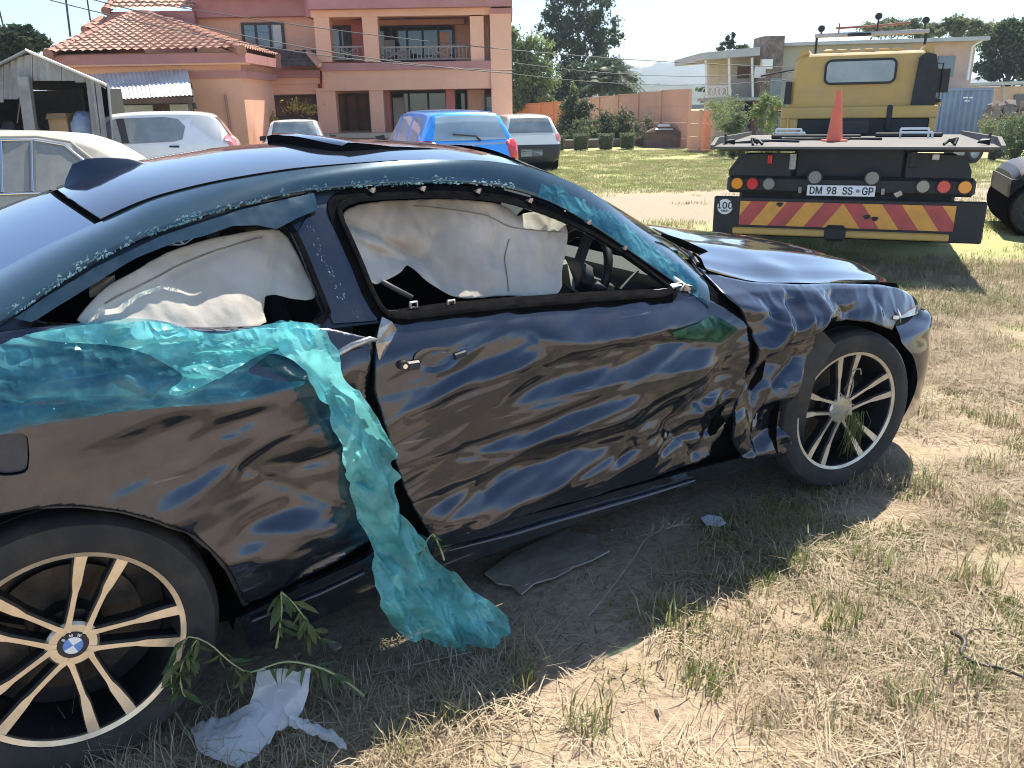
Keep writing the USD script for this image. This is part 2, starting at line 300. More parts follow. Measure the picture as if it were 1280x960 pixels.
def from_m3(m):
    k = m.to_mesh(); return TM(np.asarray(k.vert_properties)[:, :3].astype(float), np.asarray(k.tri_verts), process=False)
def to_m3(t):
    t = t.copy(); t.merge_vertices()
    return m3.Manifold(m3.Mesh(np.asarray(t.vertices, np.float32), np.asarray(t.faces, np.uint32)))
def cyl(p0, p1, r, n=16, r1=None, caps=True):
    p0, p1 = np.asarray(p0, float), np.asarray(p1, float); r1 = r if r1 is None else r1
    return tube([p0, p1], [r, r1], n, caps)
def tube(path, r, n=8, caps=True):
    P = np.asarray(path, float); k = len(P); r = np.broadcast_to(np.asarray(r, float), (k,))
    T = np.gradient(P, axis=0); T /= np.maximum(np.linalg.norm(T, axis=1, keepdims=True), 1e-9)
    up = np.array([0, 0, 1.]) if abs(T[0, 2]) < .9 else np.array([1., 0, 0])
    A = np.cross(T, up); bad = np.linalg.norm(A, axis=1) < 1e-4; A[bad] = np.cross(T[bad], [0, 1., 0]); A /= np.linalg.norm(A, axis=1, keepdims=True); B = np.cross(T, A)
    th = np.linspace(0, 2*np.pi, n, endpoint=False)
    V = P[:, None] + r[:, None, None]*(np.cos(th)[None, :, None]*A[:, None] + np.sin(th)[None, :, None]*B[:, None]); V = V.reshape(-1, 3)
    F = []
    for i in range(k-1):
        for j in range(n):
            a, b = i*n+j, i*n+(j+1) % n; F += [(a, a+n, b), (b, a+n, b+n)]
    if caps:
        V = np.vstack([V, P[:1], P[-1:]]); c0, c1 = len(V)-2, len(V)-1
        for j in range(n): F += [(c0, j, (j+1) % n), (c1, (k-1)*n+(j+1) % n, (k-1)*n+j)]
    m = TM(V, np.array(F), process=False)
    if m.volume < 0: m.invert()
    return m
def spline(P, n):
    P = np.asarray(P, float); d = np.r_[0, np.cumsum(np.linalg.norm(np.diff(P, axis=0), axis=1))]
    s = np.linspace(0, d[-1], n); keep = np.r_[True, np.diff(d) > 1e-9]
    return np.stack([PchipInterpolator(d[keep], P[keep, k])(s) for k in range(P.shape[1])], -1)
def grid_mesh(V, flip=False):
    n, m = V.shape[:2]; i = np.arange(n*m).reshape(n, m)
    a, b, c, d = i[:-1, :-1].ravel(), i[1:, :-1].ravel(), i[1:, 1:].ravel(), i[:-1, 1:].ravel()
    F = np.vstack([np.stack([a, b, c], 1), np.stack([a, c, d], 1)])
    if flip: F = F[:, ::-1]
    return TM(V.reshape(-1, 3), F, process=False)
def loft(rows, n=60, sub=6, flip=False, bulge=None):
    R = np.stack([spline(r, n) for r in rows]); k = len(rows)
    t = np.linspace(0, k-1, (k-1)*sub+1)
    V = PchipInterpolator(np.arange(k), R, axis=0)(t) if k > 2 else R[0][None]*(1-t)[:, None, None]+R[1][None]*t[:, None, None]
    return V
def thicken(mesh, off):                             # close an open sheet by an offset copy
    off = np.asarray(off, float); n = len(mesh.vertices); V = np.vstack([mesh.vertices, mesh.vertices+off])
    e = np.sort(mesh.edges, axis=1); u, inv, cnt = np.unique(e, axis=0, return_inverse=True, return_counts=True)
    be = mesh.edges[cnt[inv.ravel()] == 1]; a, b = be[:, 0], be[:, 1]
    F = np.vstack([mesh.faces, mesh.faces[:, ::-1]+n, np.stack([b, a, a+n], 1), np.stack([b, a+n, b+n], 1)])
    return TM(V, F, process=False)
def extrude(poly, h): return trimesh.creation.extrude_polygon(poly, h, engine='earcut')
def xform(m, M): m = m.copy(); m.apply_transform(M); return m
def mv(m, x, y, z): m = m.copy(); m.apply_translation((x, y, z)); return m
def rot(axis, deg): return trimesh.transformations.rotation_matrix(math.radians(deg), axis)
def revolve_y(profile, n=48):                       # profile of (radius, y): a solid of revolution about the y axis
    th = np.linspace(0, 2*np.pi, n, endpoint=False); P = np.asarray(profile, float)
    V = np.stack([P[:, None, 0]*np.cos(th), np.broadcast_to(P[:, None, 1], (len(P), n)), P[:, None, 0]*np.sin(th)], -1).reshape(-1, 3); F = []
    for i in range(len(P)-1):
        for j in range(n):
            a, b = i*n+j, i*n+(j+1) % n; F += [(a, b, a+n), (b, b+n, a+n)]
    return TM(V, np.array(F), process=False)
def leaves(centers, size, seed, aspect=.45, droop=0., flat=0.):
    r = np.random.default_rng(seed); n = len(centers); d = r.normal(size=(n, 3)); d[:, 2] = d[:, 2]*(1-flat)-droop; d /= np.linalg.norm(d, axis=1, keepdims=True)
    w = np.cross(d, r.normal(size=(n, 3))); w /= np.linalg.norm(w, axis=1, keepdims=True); s = size*r.uniform(.6, 1.35, (n, 1)); c = np.asarray(centers)
    V = np.stack([c-d*s*.5, c+w*s*aspect*.5, c+d*s*.5, c-w*s*aspect*.5], 1).reshape(-1, 3); i = np.arange(n)*4
    return TM(V, np.vstack([np.stack([i, i+1, i+2], 1), np.stack([i, i+2, i+3], 1)]), process=False)
def cloud(blobs, seed):                             # points in a crown made of many uneven clumps: (centre, radii, count)
    r = np.random.default_rng(seed); out = []
    for c, rad, n in blobs:
        k = max(3, n//90); rad = np.asarray(rad, float)
        cc = r.normal(size=(k, 3)); cc /= np.linalg.norm(cc, axis=1, keepdims=True); cc *= r.uniform(.35, 1, (k, 1))**.6
        pts = cc[r.integers(0, k, n)] + r.normal(size=(n, 3))*r.uniform(.10, .24, (n, 1))
        out.append(np.asarray(c)+pts*rad)
    return np.vstack(out)

# ================================================================== the wrecked coupe
_bx = [-1.0, -.3, 0., .15, .45, .67, .85, 1.27, 1.85, 2.08, 2.4, 2.63, 2.95, 3.25, 3.45, 3.7]
_bz = [1.0, 1.04, 1.065, 1.068, 1.03, .99, .982, .958, .918, .885, .86, .832, .80, .752, .68, .60]
belt = PchipInterpolator(_bx, _bz)
lower_w = PchipInterpolator([0, .12, .17, .22, .3, .45, .6, .8, 1.0, 3], [.70, .77, .80, .825, .862, .884, .893, .90, .905, .91])
upper_w = PchipInterpolator([-2, -.5, -.22, -.17, -.12, -.06, 0, .05, .28, .36, .5, 1], [.92, .915, .907, .90, .888, .862, .822, .79, .63, .56, .42, .2])
plan_w = PchipInterpolator([-1.2, -.9, -.5, 0, 2.85, 3.05, 3.2, 3.32, 3.42, 3.5, 3.6, 3.9], [.14, .09, .03, 0, 0, .01, .03, .065, .11, .17, .27, .55])
in_w = PchipInterpolator([-1, 1.5, 1.8, 2.2, 2.5, 4], [0, 0, .03, .09, .09, .09])
def W(X, Z):
    X = np.clip(X, -1.2, 3.85); Z = np.clip(Z, 0, 1.6); d = np.clip(Z-belt(X), -1.9, .95); a, b = lower_w(Z), upper_w(d)
    s = np.minimum(a, b) - .004*np.exp(-((a-b)/.012)**2)
    return s - plan_w(X) - in_w(X)*np.clip(d/.06, 0, 1)
def on_side(u, v, off=0.):                          # the point of the car's side that a sight line meets
    u, v = np.asarray(u, float), np.asarray(v, float); Y = np.full(u.shape, -.86)
    for _ in range(40):
        P = PY(u, v, Y); Y = .5*Y + .5*-(W(P[..., 0], P[..., 2])+off)
    P = PY(u, v, Y); return P
def dens(px, step=6., closed=True):
    P = np.asarray(px, float); Q = np.vstack([P, P[:1]]) if closed else P; out = []
    for a, b in zip(Q[:-1], Q[1:]):
        n = max(1, int(np.linalg.norm(b-a)/step)); out.append(a+(b-a)*np.linspace(0, 1, n, endpoint=False)[:, None])
    return np.vstack(out + ([] if closed else [Q[-1:]]))
def chaikin(px, it=2):
    P = np.asarray(px, float)
    for _ in range(it):
        Q = np.roll(P, -1, 0); P = np.stack([.75*P+.25*Q, .25*P+.75*Q], 1).reshape(-1, 2)
    return P
def side_poly(px, off=0., smooth=1, extra=None):    # outline on the car's side, in (X, Z)
    P = chaikin(px, smooth) if smooth else np.asarray(px, float)
    P = dens(P, 5.); Q = on_side(P[:, 0], P[:, 1], off)[:, [0, 2]]
    return Polygon(Q).buffer(0)
def zoomed(pts, x0, y0, s): return [(x0+a/s, y0+b/s) for a, b in pts]
def tri_fill(poly, res, jitter=.0, seed=0):         # points and triangles that fill a flat outline
    if poly.geom_type != 'Polygon': poly = max(poly.geoms, key=lambda g: g.area)
    poly = poly.simplify(res*.08); P = []
    for ring in [poly.exterior, *poly.interiors]:
        n = max(8, int(ring.length/res)); P += [ring.interpolate(k/n, True).coords[0] for k in range(n)]
    x0, y0, x1, y1 = poly.bounds
    gx, gy = np.meshgrid(np.arange(x0+res*.5, x1, res), np.arange(y0+res*.5, y1, res*.87)); gx = gx.copy(); gx[1::2] += res*.5
    gx, gy = gx.ravel(), gy.ravel()
    if jitter:
        r = np.random.default_rng(seed); gx = gx+r.uniform(-jitter, jitter, gx.shape)*res; gy = gy+r.uniform(-jitter, jitter, gy.shape)*res
    inn = poly.buffer(-res*.45); shapely.prepare(inn); k = shapely.contains_xy(inn, gx, gy)
    P = np.vstack([np.asarray(P), np.stack([gx[k], gy[k]], 1)]); T = Delaunay(P).simplices
    c = P[T].mean(1); ok = poly.buffer(res*.01); shapely.prepare(ok); T = T[shapely.contains_xy(ok, c[:, 0], c[:, 1])]
    a = np.cross(P[T[:, 1]]-P[T[:, 0]], P[T[:, 2]]-P[T[:, 0]]); T = T[np.abs(a) > 1e-9]; a = a[np.abs(a) > 1e-9]; T[a < 0] = T[a < 0][:, ::-1]
    return P, T
def side_panel(poly, res=.008, off=0., disp=None, left=False, thick=.012, jitter=0., seed=0, yfun=None):
    P, T = tri_fill(poly, res, jitter, seed); X, Z = P[:, 0], P[:, 1]
    y = (yfun(X, Z) if yfun else W(X, Z)) + off
    if disp is not None: y = y + disp(X, Z)
    V = np.stack([X, (y if left else -y), Z], -1); F = T if not left else T[:, ::-1]
    m = TM(V, F, process=False)
    return thicken(m, (0, -thick if left else thick, 0)) if thick else m
class Dent:                                         # dents of a panel: the slope of its face, built up from creases, gives its depth
    def __init__(s, x0, x1, z0, z1, res=.005, off=0.):
        s.x0, s.z0, s.res = x0, z0, res; xs, zs = np.arange(x0, x1, res), np.arange(z0, z1, res); s.X, s.Z = np.meshgrid(xs, zs)
        uv = project(to_world(np.stack([s.X, -(W(s.X, s.Z)+off), s.Z], -1))); s.u, s.v = uv[..., 0], uv[..., 1]; s.m = np.zeros_like(s.X); s.d = np.zeros_like(s.X)
    def band(s, px, k):
        pg = Polygon(px).buffer(0); shapely.prepare(pg)
        if not hasattr(s, 'wu'):
            sa = s.u*.95-s.v*.3; sb = s.u*.3+s.v*.95; q = np.stack([sa/110, sb/20, sa*0], -1); s.wu = s.u+30*(meshkit.fbm(q, 3, 61)-.5); s.wv = s.v+16*(meshkit.fbm(q, 3, 62)-.5)+10*(meshkit.fbm(q*[2.5, .5, 1], 2, 64)-.5); s.wk = .35+1.3*meshkit.fbm(q*[.8, 1.2, 1], 3, 63)
        s.m = np.where(shapely.contains_xy(pg, s.wu, s.wv), k*s.wk, s.m)
    def solve(s, soft=1.3, hp=22, amp=1.):
        m = gaussian_filter(s.m, (soft, soft*4.)); m = m - gaussian_filter1d(m, hp, axis=0)
        s.d = np.cumsum((m*s.res)[::-1], axis=0)[::-1]*amp; s.d -= gaussian_filter1d(s.d, hp*3, axis=0)
    def noise(s, amp, sx, sz, seed, ridged=False, oct=3):
        ang = .28; a = s.X*math.cos(ang)+s.Z*math.sin(ang); b = -s.X*math.sin(ang)+s.Z*math.cos(ang)
        n = meshkit.fbm(np.stack([a/sx, b/sz, np.full_like(a, seed*3.3)], -1), oct, seed)
        s.d = s.d + amp*((1-np.abs(2*n-1)*2) if ridged else (n-.5)*2)
    def facets(s, amp, sa, sb, seed, ang=.28, mask=None, soft=.7):   # stiff sheet metal: flat planes that meet in sharp folds
        q = np.random.default_rng(seed); a = s.X*math.cos(ang)+s.Z*math.sin(ang); b = -s.X*math.sin(ang)+s.Z*math.cos(ang)
        ga, gb = np.meshgrid(np.arange(a.min()-2*sa, a.max()+2*sa, sa), np.arange(b.min()-2*sb, b.max()+2*sb, sb)); ga = ga+q.uniform(-.48, .48, ga.shape)*sa+.5*sa*(np.arange(ga.shape[0])[:, None] % 2); gb = gb+q.uniform(-.48, .48, gb.shape)*sb
        f = LinearNDInterpolator(np.stack([ga.ravel()/sa, gb.ravel()/sb], -1), q.uniform(-1, 1, ga.size))(a/sa, b/sb); f = gaussian_filter(np.nan_to_num(f), soft)*amp; s.d = s.d+(f if mask is None else f*mask)
    def soften(s, k): s.d = gaussian_filter(s.d, k)
    def push(s, u, v, ru, rv, depth):
        s.d = s.d - depth*np.exp(-((s.u-u)/ru)**2-((s.v-v)/rv)**2)
    def crease(s, px, depth, w):                    # a sharp line of dent along a polyline of the photograph
        L = LineString(px); shapely.prepare(L); ok = (np.abs(s.u-np.mean([p[0] for p in px])) < 400); dist = np.full(s.u.shape, 1e3)
        dist[ok] = shapely.distance(L, shapely.points(s.u[ok], s.v[ok])); s.d = s.d - depth*np.exp(-dist/w)
    def __call__(s, X, Z):
        return map_coordinates(s.d, [(Z-s.z0)/s.res, (X-s.x0)/s.res], order=1, mode='nearest')

car = thing('wrecked_coupe', 'crashed dark coupe with crumpled side, missing side windows and torn plastic wrap', 'car', (CAR_X, CAR_Y, CAR_Z), CAR_YAW)

# ---- roof rail and pillars
ditch_px = [(-60, 375), (0, 338), (60, 306), (128, 276), (200, 246), (300, 223), (400, 209), (500, 201), (590, 200), (650, 207), (700, 222), (740, 241), (800, 285), (840, 312), (874, 340)]
ditch_Y = [-.58, -.565, -.553, -.545, -.54, -.54, -.54, -.54, -.545, -.555, -.57, -.585, -.61, -.63, -.66]
ditch = np.array([PY(u, v, Y) for (u, v), Y in zip(ditch_px, ditch_Y)]); ditch = np.vstack([[[-.62, -.60, 1.03], [-.36, -.595, 1.06]], ditch[0:]])
drip_px = [(-60, 432), (0, 402), (25, 388), (80, 350), (130, 320), (200, 289), (300, 257), (395, 238), (480, 231), (560, 229), (620, 233), (680, 249), (740, 281), (800, 322), (840, 350), (888, 384)]
drip = on_side([p[0] for p in drip_px], [p[1] for p in drip_px]); drip = np.vstack([[[-.62, -.80, .985], [-.36, -.815, 1.0]], drip])
def rail_grid(n=160):
    a, b = spline(ditch, n), spline(drip, n); V = []
    for t in np.linspace(0, 1, 9):
        k = math.sin(math.pi*t)*np.minimum(.020, .08*np.linalg.norm(a-b, axis=1))[:, None]
        V.append(a*(1-t)+b*t + k*np.array([0, -.75, .66]))
    V.append(b+np.array([0, .012, -.002])); V.append(b+np.array([0, .03, .004]))
    return np.array(V)
RG = rail_grid()
part(car, 'roof_rail', grid_mesh(RG), 'wrap_blue', smooth=True, label='right roof rail still covered in tight blue plastic wrap')
part(car, 'roof_rail', grid_mesh(RG*np.array([1, -1, 1]), True), 'car_paint', smooth=True)
def rail_at(c, t):                                   # c along the rail 0..1, t from ditch 0 to drip edge 1
    co = np.stack([np.asarray(t)*8, np.asarray(c)*(RG.shape[1]-1)]); return np.stack([map_coordinates(RG[:9, :, k], co, order=1, mode='nearest') for k in range(3)], -1)

# ---- roof, rear window, boot lid
dr = spline(ditch, 200)
def ditch_at(X): 
    i = np.argsort(dr[:, 0]); return np.interp(X, dr[i, 0], dr[i, 1]), np.interp(X, dr[i, 0], dr[i, 2])
def across(Xs, crown, bow, n=25, inset=.004, zoff=0.):
    V = []
    for X, c, b in zip(Xs, crown, bow):
        Y, Z = ditch_at(X); s = np.linspace(-1, 1, n); yy = s*(abs(Y)-inset)
        V.append(np.stack([X+b*(1-s*s), yy, Z-.004+zoff+c*(1-np.abs(s)**2.2)], -1))
    return np.array(V)
Xs = np.linspace(.255, 1.52, 40)
part(car, 'roof_panel', grid_mesh(across(Xs, np.interp(Xs, [.25, .7, 1.2, 1.52], [.040, .05, .046, .04]), np.interp(Xs, [.25, .6, 1.1, 1.52], [-.055, 0, .02, .07])), True), 'car_roof_black', smooth=True)
Xs = np.linspace(-.60, .236, 24)
part(car, 'rear_window', grid_mesh(across(Xs, np.interp(Xs, [-.6, .24], [.055, .040]), np.interp(Xs, [-.6, .24], [-.14, -.055]), zoff=-.003), True), 'dark_glass', smooth=True)
Xs = np.linspace(.230, .262, 3)
part(car, 'rear_window_seal', grid_mesh(across(Xs, [.0385]*3, [-.055]*3, zoff=-.010), True), 'seal_black', smooth=True)
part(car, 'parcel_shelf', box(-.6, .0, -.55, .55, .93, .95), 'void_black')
bl = []
for X, hw, z in ((-.56, .66, 1.035), (-.70, .68, 1.02), (-.84, .70, 1.0), (-.93, .70, .985), (-.955, .69, .955), (-.95, .68, .80), (-.93, .68, .70)):
    s = np.linspace(-1, 1, 25); bl.append(np.stack([X-.06*(1-s*s), s*hw, z+.012*(1-s*s)+0*s], -1))
part(car, 'boot_lid', grid_mesh(np.array(bl)), 'car_paint', smooth=35)
# ---- windscreen and bonnet
def row(X0, Xc, Y, Z0, Zc, n=21):
    s = np.linspace(-1, 1, n); return np.stack([X0+(Xc-X0)*(1-s*s), s*Y, Z0+(Zc-Z0)*(1-np.abs(s)**2)], -1)
ws = [row(1.50, 1.56, .57, 1.312, 1.375), row(1.66, 1.76, .585, 1.245, 1.30), row(1.86, 2.02, .605, 1.13, 1.19), row(2.02, 2.22, .628, 1.03, 1.085), row(2.16, 2.40, .655, .94, .99)]
part(car, 'windscreen', grid_mesh(np.array(ws)), 'windscreen_glass', smooth=True)
part(car, 'cowl', grid_mesh(np.array([row(2.13, 2.36, .68, .93, .985), row(2.20, 2.46, .69, .905, .965)])), 'black_plastic', smooth=True)
edge_px = [(884, 337), (905, 344), (940, 351), (1000, 354), (1060, 352), (1100, 352), (1121, 354)]; edge_Y = [-.70, -.71, -.715, -.715, -.70, -.66, -.58]
be = np.array([PY(u, v, Y) for (u, v), Y in zip(edge_px, edge_Y)])
bc = np.array([(2.41, 1.004), (2.50, .997), (2.70, .965), (3.0, .915), (3.3, .852), (3.5, .79), (3.66, .705)])
E_, Cn = spline(be, 50), spline(np.c_[bc[:, 0], bc[:, 0]*0, bc[:, 1]], 50); bon = []
sv = np.linspace(-1, 1, 49)
for a, b in zip(E_, Cn):
    k = np.abs(sv)**2.1; z = a[2]*k+b[2]*(1-k); z = z - .010*np.exp(-((np.abs(sv)-.93)/.05)**2) + .010*np.exp(-((np.abs(sv)-.62)/.10)**2)
    bon.append(np.stack([a[0]*np.abs(sv)**2+b[0]*(1-sv**2), sv*abs(a[1]), z], -1))
bon = np.array(bon); nz = meshkit.fbm(bon*np.array([2.2, 3., 1]), 3, 5)-.5
bon[..., 2] += nz*.022*np.clip(-bon[..., 1]-.1, 0, 1) + .012*np.exp(-((bon[..., 0]-2.6)/.12)**2-((bon[..., 1]+.6)/.1)**2)
bm = grid_mesh(bon, True)
part(car, 'bonnet', bm if bm.face_normals[:, 2].mean() > 0 else TM(bm.vertices, bm.faces[:, ::-1], process=False), 'car_roof_black', smooth=True)
lipc = np.array([bon[-1], bon[-1]+[0.01, 0, -.02], bon[-1]+[-.03, 0, -.05]]); part(car, 'bonnet_edge', grid_mesh(lipc), 'car_paint', smooth=True)
gap = np.array([E_+[0, -.004, -.004], E_+[0, -.016, -.05], E_+[0, .02, -.09]]); part(car, 'bonnet_gap', grid_mesh(gap), 'void_black', smooth=True)
# wiper and cowl slot by the windscreen foot
part(car, 'wiper', tube([(2.20, -.60, .945), (2.32, -.40, .985), (2.42, -.1, 1.0)], [.010, .008, .006], 8), 'black_plastic', smooth=True)
slot = np.array([PY(u, v, Y) for u, v, Y in ((828, 296, -.62), (850, 305, -.56), (880, 318, -.50), (903, 329, -.46))])
part(car, 'bonnet_vent', tube(slot+[0, 0, .006], [.006, .014, .014, .005], 8), 'void_black', smooth=True)
# ---- sunroof panel standing up out of the roof
sr_top, sr_bot = [], []
for X, zt, zb_ in ((.905, 1.412, 1.385), (.925, 1.421, 1.383), (.98, 1.416, 1.378), (1.06, 1.405, 1.374), (1.18, 1.396, 1.370), (1.35, 1.378, 1.356), (1.52, 1.350, 1.335)):
    s = np.linspace(-1, 1, 25); c = .016*(1-np.abs(s)**2.5)
    sr_top.append(np.stack([X-.02*(1-s*s)+.05*np.abs(s)**6, s*.345, zt+c-.010*np.abs(s)**4], -1)); sr_bot.append(np.stack([X-.01*(1-s*s)+.05*np.abs(s)**6, s*.352, zb_-.02+c*.8], -1))
sr = np.array(sr_top); srb = np.array(sr_bot)
part(car, 'sunroof', grid_mesh(sr, True), 'car_roof_black', smooth=True, label='tilted glass sunroof panel raised above the roof')
ring = np.vstack([sr[0], sr[1:, -1], sr[-1, ::-1][1:], sr[::-1, 0][1:]]); ringb = np.vstack([srb[0], srb[1:, -1], srb[-1, ::-1][1:], srb[::-1, 0][1:]])
part(car, 'sunroof_seal', grid_mesh(np.array([ring+[0, 0, .003], (ring+ringb)/2*1.0, ringb])), 'seal_black', smooth=True)
sm = ditch[(ditch[:, 0] > .2) & (ditch[:, 0] < 1.1)]; sm = np.vstack([sm[:1]+[0, .0, 0], sm]); part(car, 'roof_seam', tube(spline(sm+[0, .005, .001], 50), np.r_[np.full(30, .0045), np.linspace(.0045, .001, 20)], 6), 'seal_black', smooth=True)
# ---- shark fin antenna
fin = []
for X, h, w in ((.235, .004, .012), (.245, .03, .022), (.27, .062, .030), (.31, .060, .034), (.36, .045, .034), (.42, .022, .026), (.46, .002, .006)):
    th = np.linspace(0, math.pi, 13); zb_ = np.interp(X, [.2, .25, .3, .4, .5], [1.272, 1.298, 1.320, 1.352, 1.374])
    fin.append(np.stack([np.full(13, X)-.02*np.sin(th)**2, w*np.cos(th)*(1-.75*np.sin(th)**1.2), zb_-.012+(h+.012)*np.sin(th)**.9], -1))
part(car, 'antenna', grid_mesh(np.array(fin)), 'car_paint', smooth=60)

# ---- window frame with the two empty openings
quarter_hole = [(38, 405), (62, 388), (100, 364), (130, 345), (165, 322), (215, 301), (270, 288), (335, 281), (360, 283), (372, 305), (388, 343), (412, 404), (330, 409), (250, 412), (120, 406)]
door_hole = [(422, 264), (430, 256), (450, 250), (540, 246), (620, 251), (660, 261), (720, 284), (770, 313), (815, 345), (838, 363), (760, 368), (660, 375), (560, 384), (488, 393), (470, 375), (445, 312)]
frame_px = [(-30, 424), (25, 390), (80, 352), (130, 322), (200, 291), (300, 259), (395, 240), (480, 233), (560, 231), (620, 235), (680, 251), (740, 283), (800, 324), (840, 352), (890, 388), (880, 396), (840, 372), (650, 384), (505, 398), (472, 404), (400, 412), (250, 416), (100, 410), (20, 414)]
hq, hd = side_poly(quarter_hole, -.02), side_poly(door_hole, -.02)
FR = side_poly(frame_px, -.02, 0)
part(car, 'window_frame', side_panel(FR.difference(hq).difference(hd), .012, -.02, thick=.02), 'inner_navy', smooth=40)
bpil = side_poly([(372, 290), (388, 262), (402, 258), (420, 292), (445, 340), (472, 400), (416, 404), (396, 350)], -.016, 0); part(car, 'door_pillar', side_panel(bpil, .01, -.013, thick=.01), 'car_paint_scratched', smooth=40)
seal = Polygon(hd.buffer(.034)).difference(hd).intersection(FR.buffer(.004)); part(car, 'window_seal', side_panel(seal, .012, -.011, thick=.02), 'seal_black', smooth=40)
seal2 = Polygon(hd.buffer(.013)).difference(hd).intersection(FR); part(car, 'window_seal', side_panel(seal2, .01, .003, thick=.02), 'seal_black', smooth=40)
sealq = Polygon(hq.buffer(.014)).difference(hq).intersection(FR); part(car, 'window_seal', side_panel(sealq, .01, -.012, thick=.02), 'seal_black', smooth=40)
# clips along the door opening
for u, v in ((465, 237), (528, 235), (597, 238), (662, 250), (735, 277), (780, 309)):
    P = on_side(u, v, -.002); part(car, 'trim_clip', hull(P+np.array([[-.010, -.006, -.004], [.010, -.006, -.004], [-.006, -.012, .006], [.006, -.012, .006], [-.012, .008, 0], [.012, .008, 0], [0, -.01, -.010]])), 'bare_metal')
# belt line strip at the foot of the door window
strip = [(488, 393), (560, 383), (660, 374), (760, 367), (838, 362), (842, 369), (760, 376), (660, 384), (560, 394), (490, 402)]
part(car, 'window_ledge', side_panel(side_poly(strip, -.01, 0), .012, -.008, thick=.05), 'seal_black', smooth=40)
for u, v in ((517, 381), (564, 379)):
    P = on_side(u, v, -.03); part(car, 'trim_clip', box(P[0]-.014, P[0]+.014, P[1]-.004, P[1]+.004, P[2]-.011, P[2]+.011, .003).difference(box(P[0]-.008, P[0]+.008, P[1]-.01, P[1]+.01, P[2]-.006, P[2]+.006), engine='manifold'), 'bare_metal')

# ---- rear quarter panel
Q = lambda L: zoomed(L, 0, 380, 2.667)
quarter_px = [(-30, 424), (20, 411), (100, 406), (250, 413), (400, 408), (452, 420), (468, 424), (464, 470), (468, 520), (478, 570), (492, 620), (505, 650), (470, 682), (440, 700), (380, 730), (312, 764), (303, 745), (290, 718), (268, 690), (238, 668), (200, 652), (150, 640), (100, 634), (40, 634), (-20, 640)]
qp = np.array(quarter_px); q1 = side_poly(qp, 0, 1)
rear_ext = Polygon([(-.10, 1.035), (-.4, 1.0), (-.93, .97), (-.97, .62), (-.93, .30), (-.52, .27), (-.385, .30), (-.36, .42), (-.30, .55), (-.2, .655), (-.08, .705), (0.02, .70), (.06, .8), (.06, 1.03)])
q1 = q1.union(rear_ext).buffer(.004).buffer(-.004)
dq = Dent(-1.0, 1.05, .2, 1.12)
for L, k in ((Q([(780, 760), (850, 722), (1000, 705), (1150, 730), (1200, 760), (1100, 778), (950, 772), (820, 792)]), .5), (Q([(745, 830), (840, 803), (960, 815), (985, 832), (900, 856), (760, 856)]), .42),
             (Q([(830, 545), (900, 480), (1050, 420), (1110, 440), (1150, 540), (1000, 560)]), -.4), (Q([(850, 600), (1000, 590), (1160, 570), (1160, 600), (1000, 625), (880, 620)]), -.35), (Q([(520, 560), (600, 560), (640, 600), (560, 620)]), -.3),
             (Q([(200, 590), (330, 500), (480, 370), (620, 365), (480, 450), (380, 520), (250, 600)]), .10), (Q([(0, 440), (300, 410), (480, 370), (300, 470), (180, 560), (0, 600)]), -.22), (Q([(1000, 340), (640, 360), (480, 370), (620, 400), (1000, 390)]), -.25),
             (Q([(700, 620), (830, 640), (780, 700), (690, 720)]), .12), (Q([(1000, 640), (1150, 620), (1160, 690), (1040, 690)]), .12), (Q([(760, 880), (1000, 830), (1180, 790), (1190, 830), (900, 900)]), -.3), (Q([(1000, 900), (1190, 840), (1200, 870), (1050, 940)]), .4)):
    dq.band(L, k)
dq.solve(1.5, 24, 1.25)
dq.noise(.024, .38, .14, 3, False, 2); dq.noise(.012, .22, .10, 19, False, 2); dq.noise(.005, .16, .05, 8, False, 2); dq.noise(.004, .4, .07, 15, True, 2)
dq.crease(Q([(830, 560), (930, 480), (1060, 420)]), .010, 7); dq.crease(Q([(830, 570), (1000, 640), (1150, 690)]), .008, 6); dq.crease(Q([(640, 480), (720, 430), (790, 440)]), .004, 5)
# fade the dents out on the undamaged shoulder and behind the wheel
dq.facets(.011, .24, .075, 103, .35); dq.facets(.0025, .22, .03, 113, .35, soft=.5); dq.d -= .13*np.clip(.87-dq.Z, 0, .17)*np.clip((dq.X+.25)/.3, 0, 1)
fade = np.clip((dq.X+.02)/.30, 0, 1)*np.clip((.905-dq.Z)/.09, 0, 1); dq.soften(.8); dq.d *= fade
dq.d -= .012*np.exp(-((dq.u-455)/22)**2)*np.clip((.95-dq.Z)/.1, 0, 1)
flap = side_poly([(-6, 548), (2, 542), (30, 541), (36, 546), (37, 586), (30, 593), (0, 596), (-6, 590)], 0, 2)
QP = part(car, 'rear_quarter_panel', side_panel(q1.difference(flap), .009, 0, dq), 'car_paint_scratched', smooth=60, label='dented right rear quarter panel above the wheel')
part(QP, 'fuel_flap', side_panel(flap.buffer(-.002), .01, -.012, dq), 'inner_navy', smooth=40)
arch_lip = LineString(on_side(*np.array(dens([(-20, 640), (40, 634), (100, 634), (150, 640), (200, 652), (238, 668), (268, 690), (290, 718), (303, 745), (312, 764)], 6, False)).T)[:, [0, 2]]).buffer(.009)
part(car, 'wheel_arch_lip', side_panel(arch_lip, .01, -.012, dq, thick=.05), 'black_plastic', smooth=40)

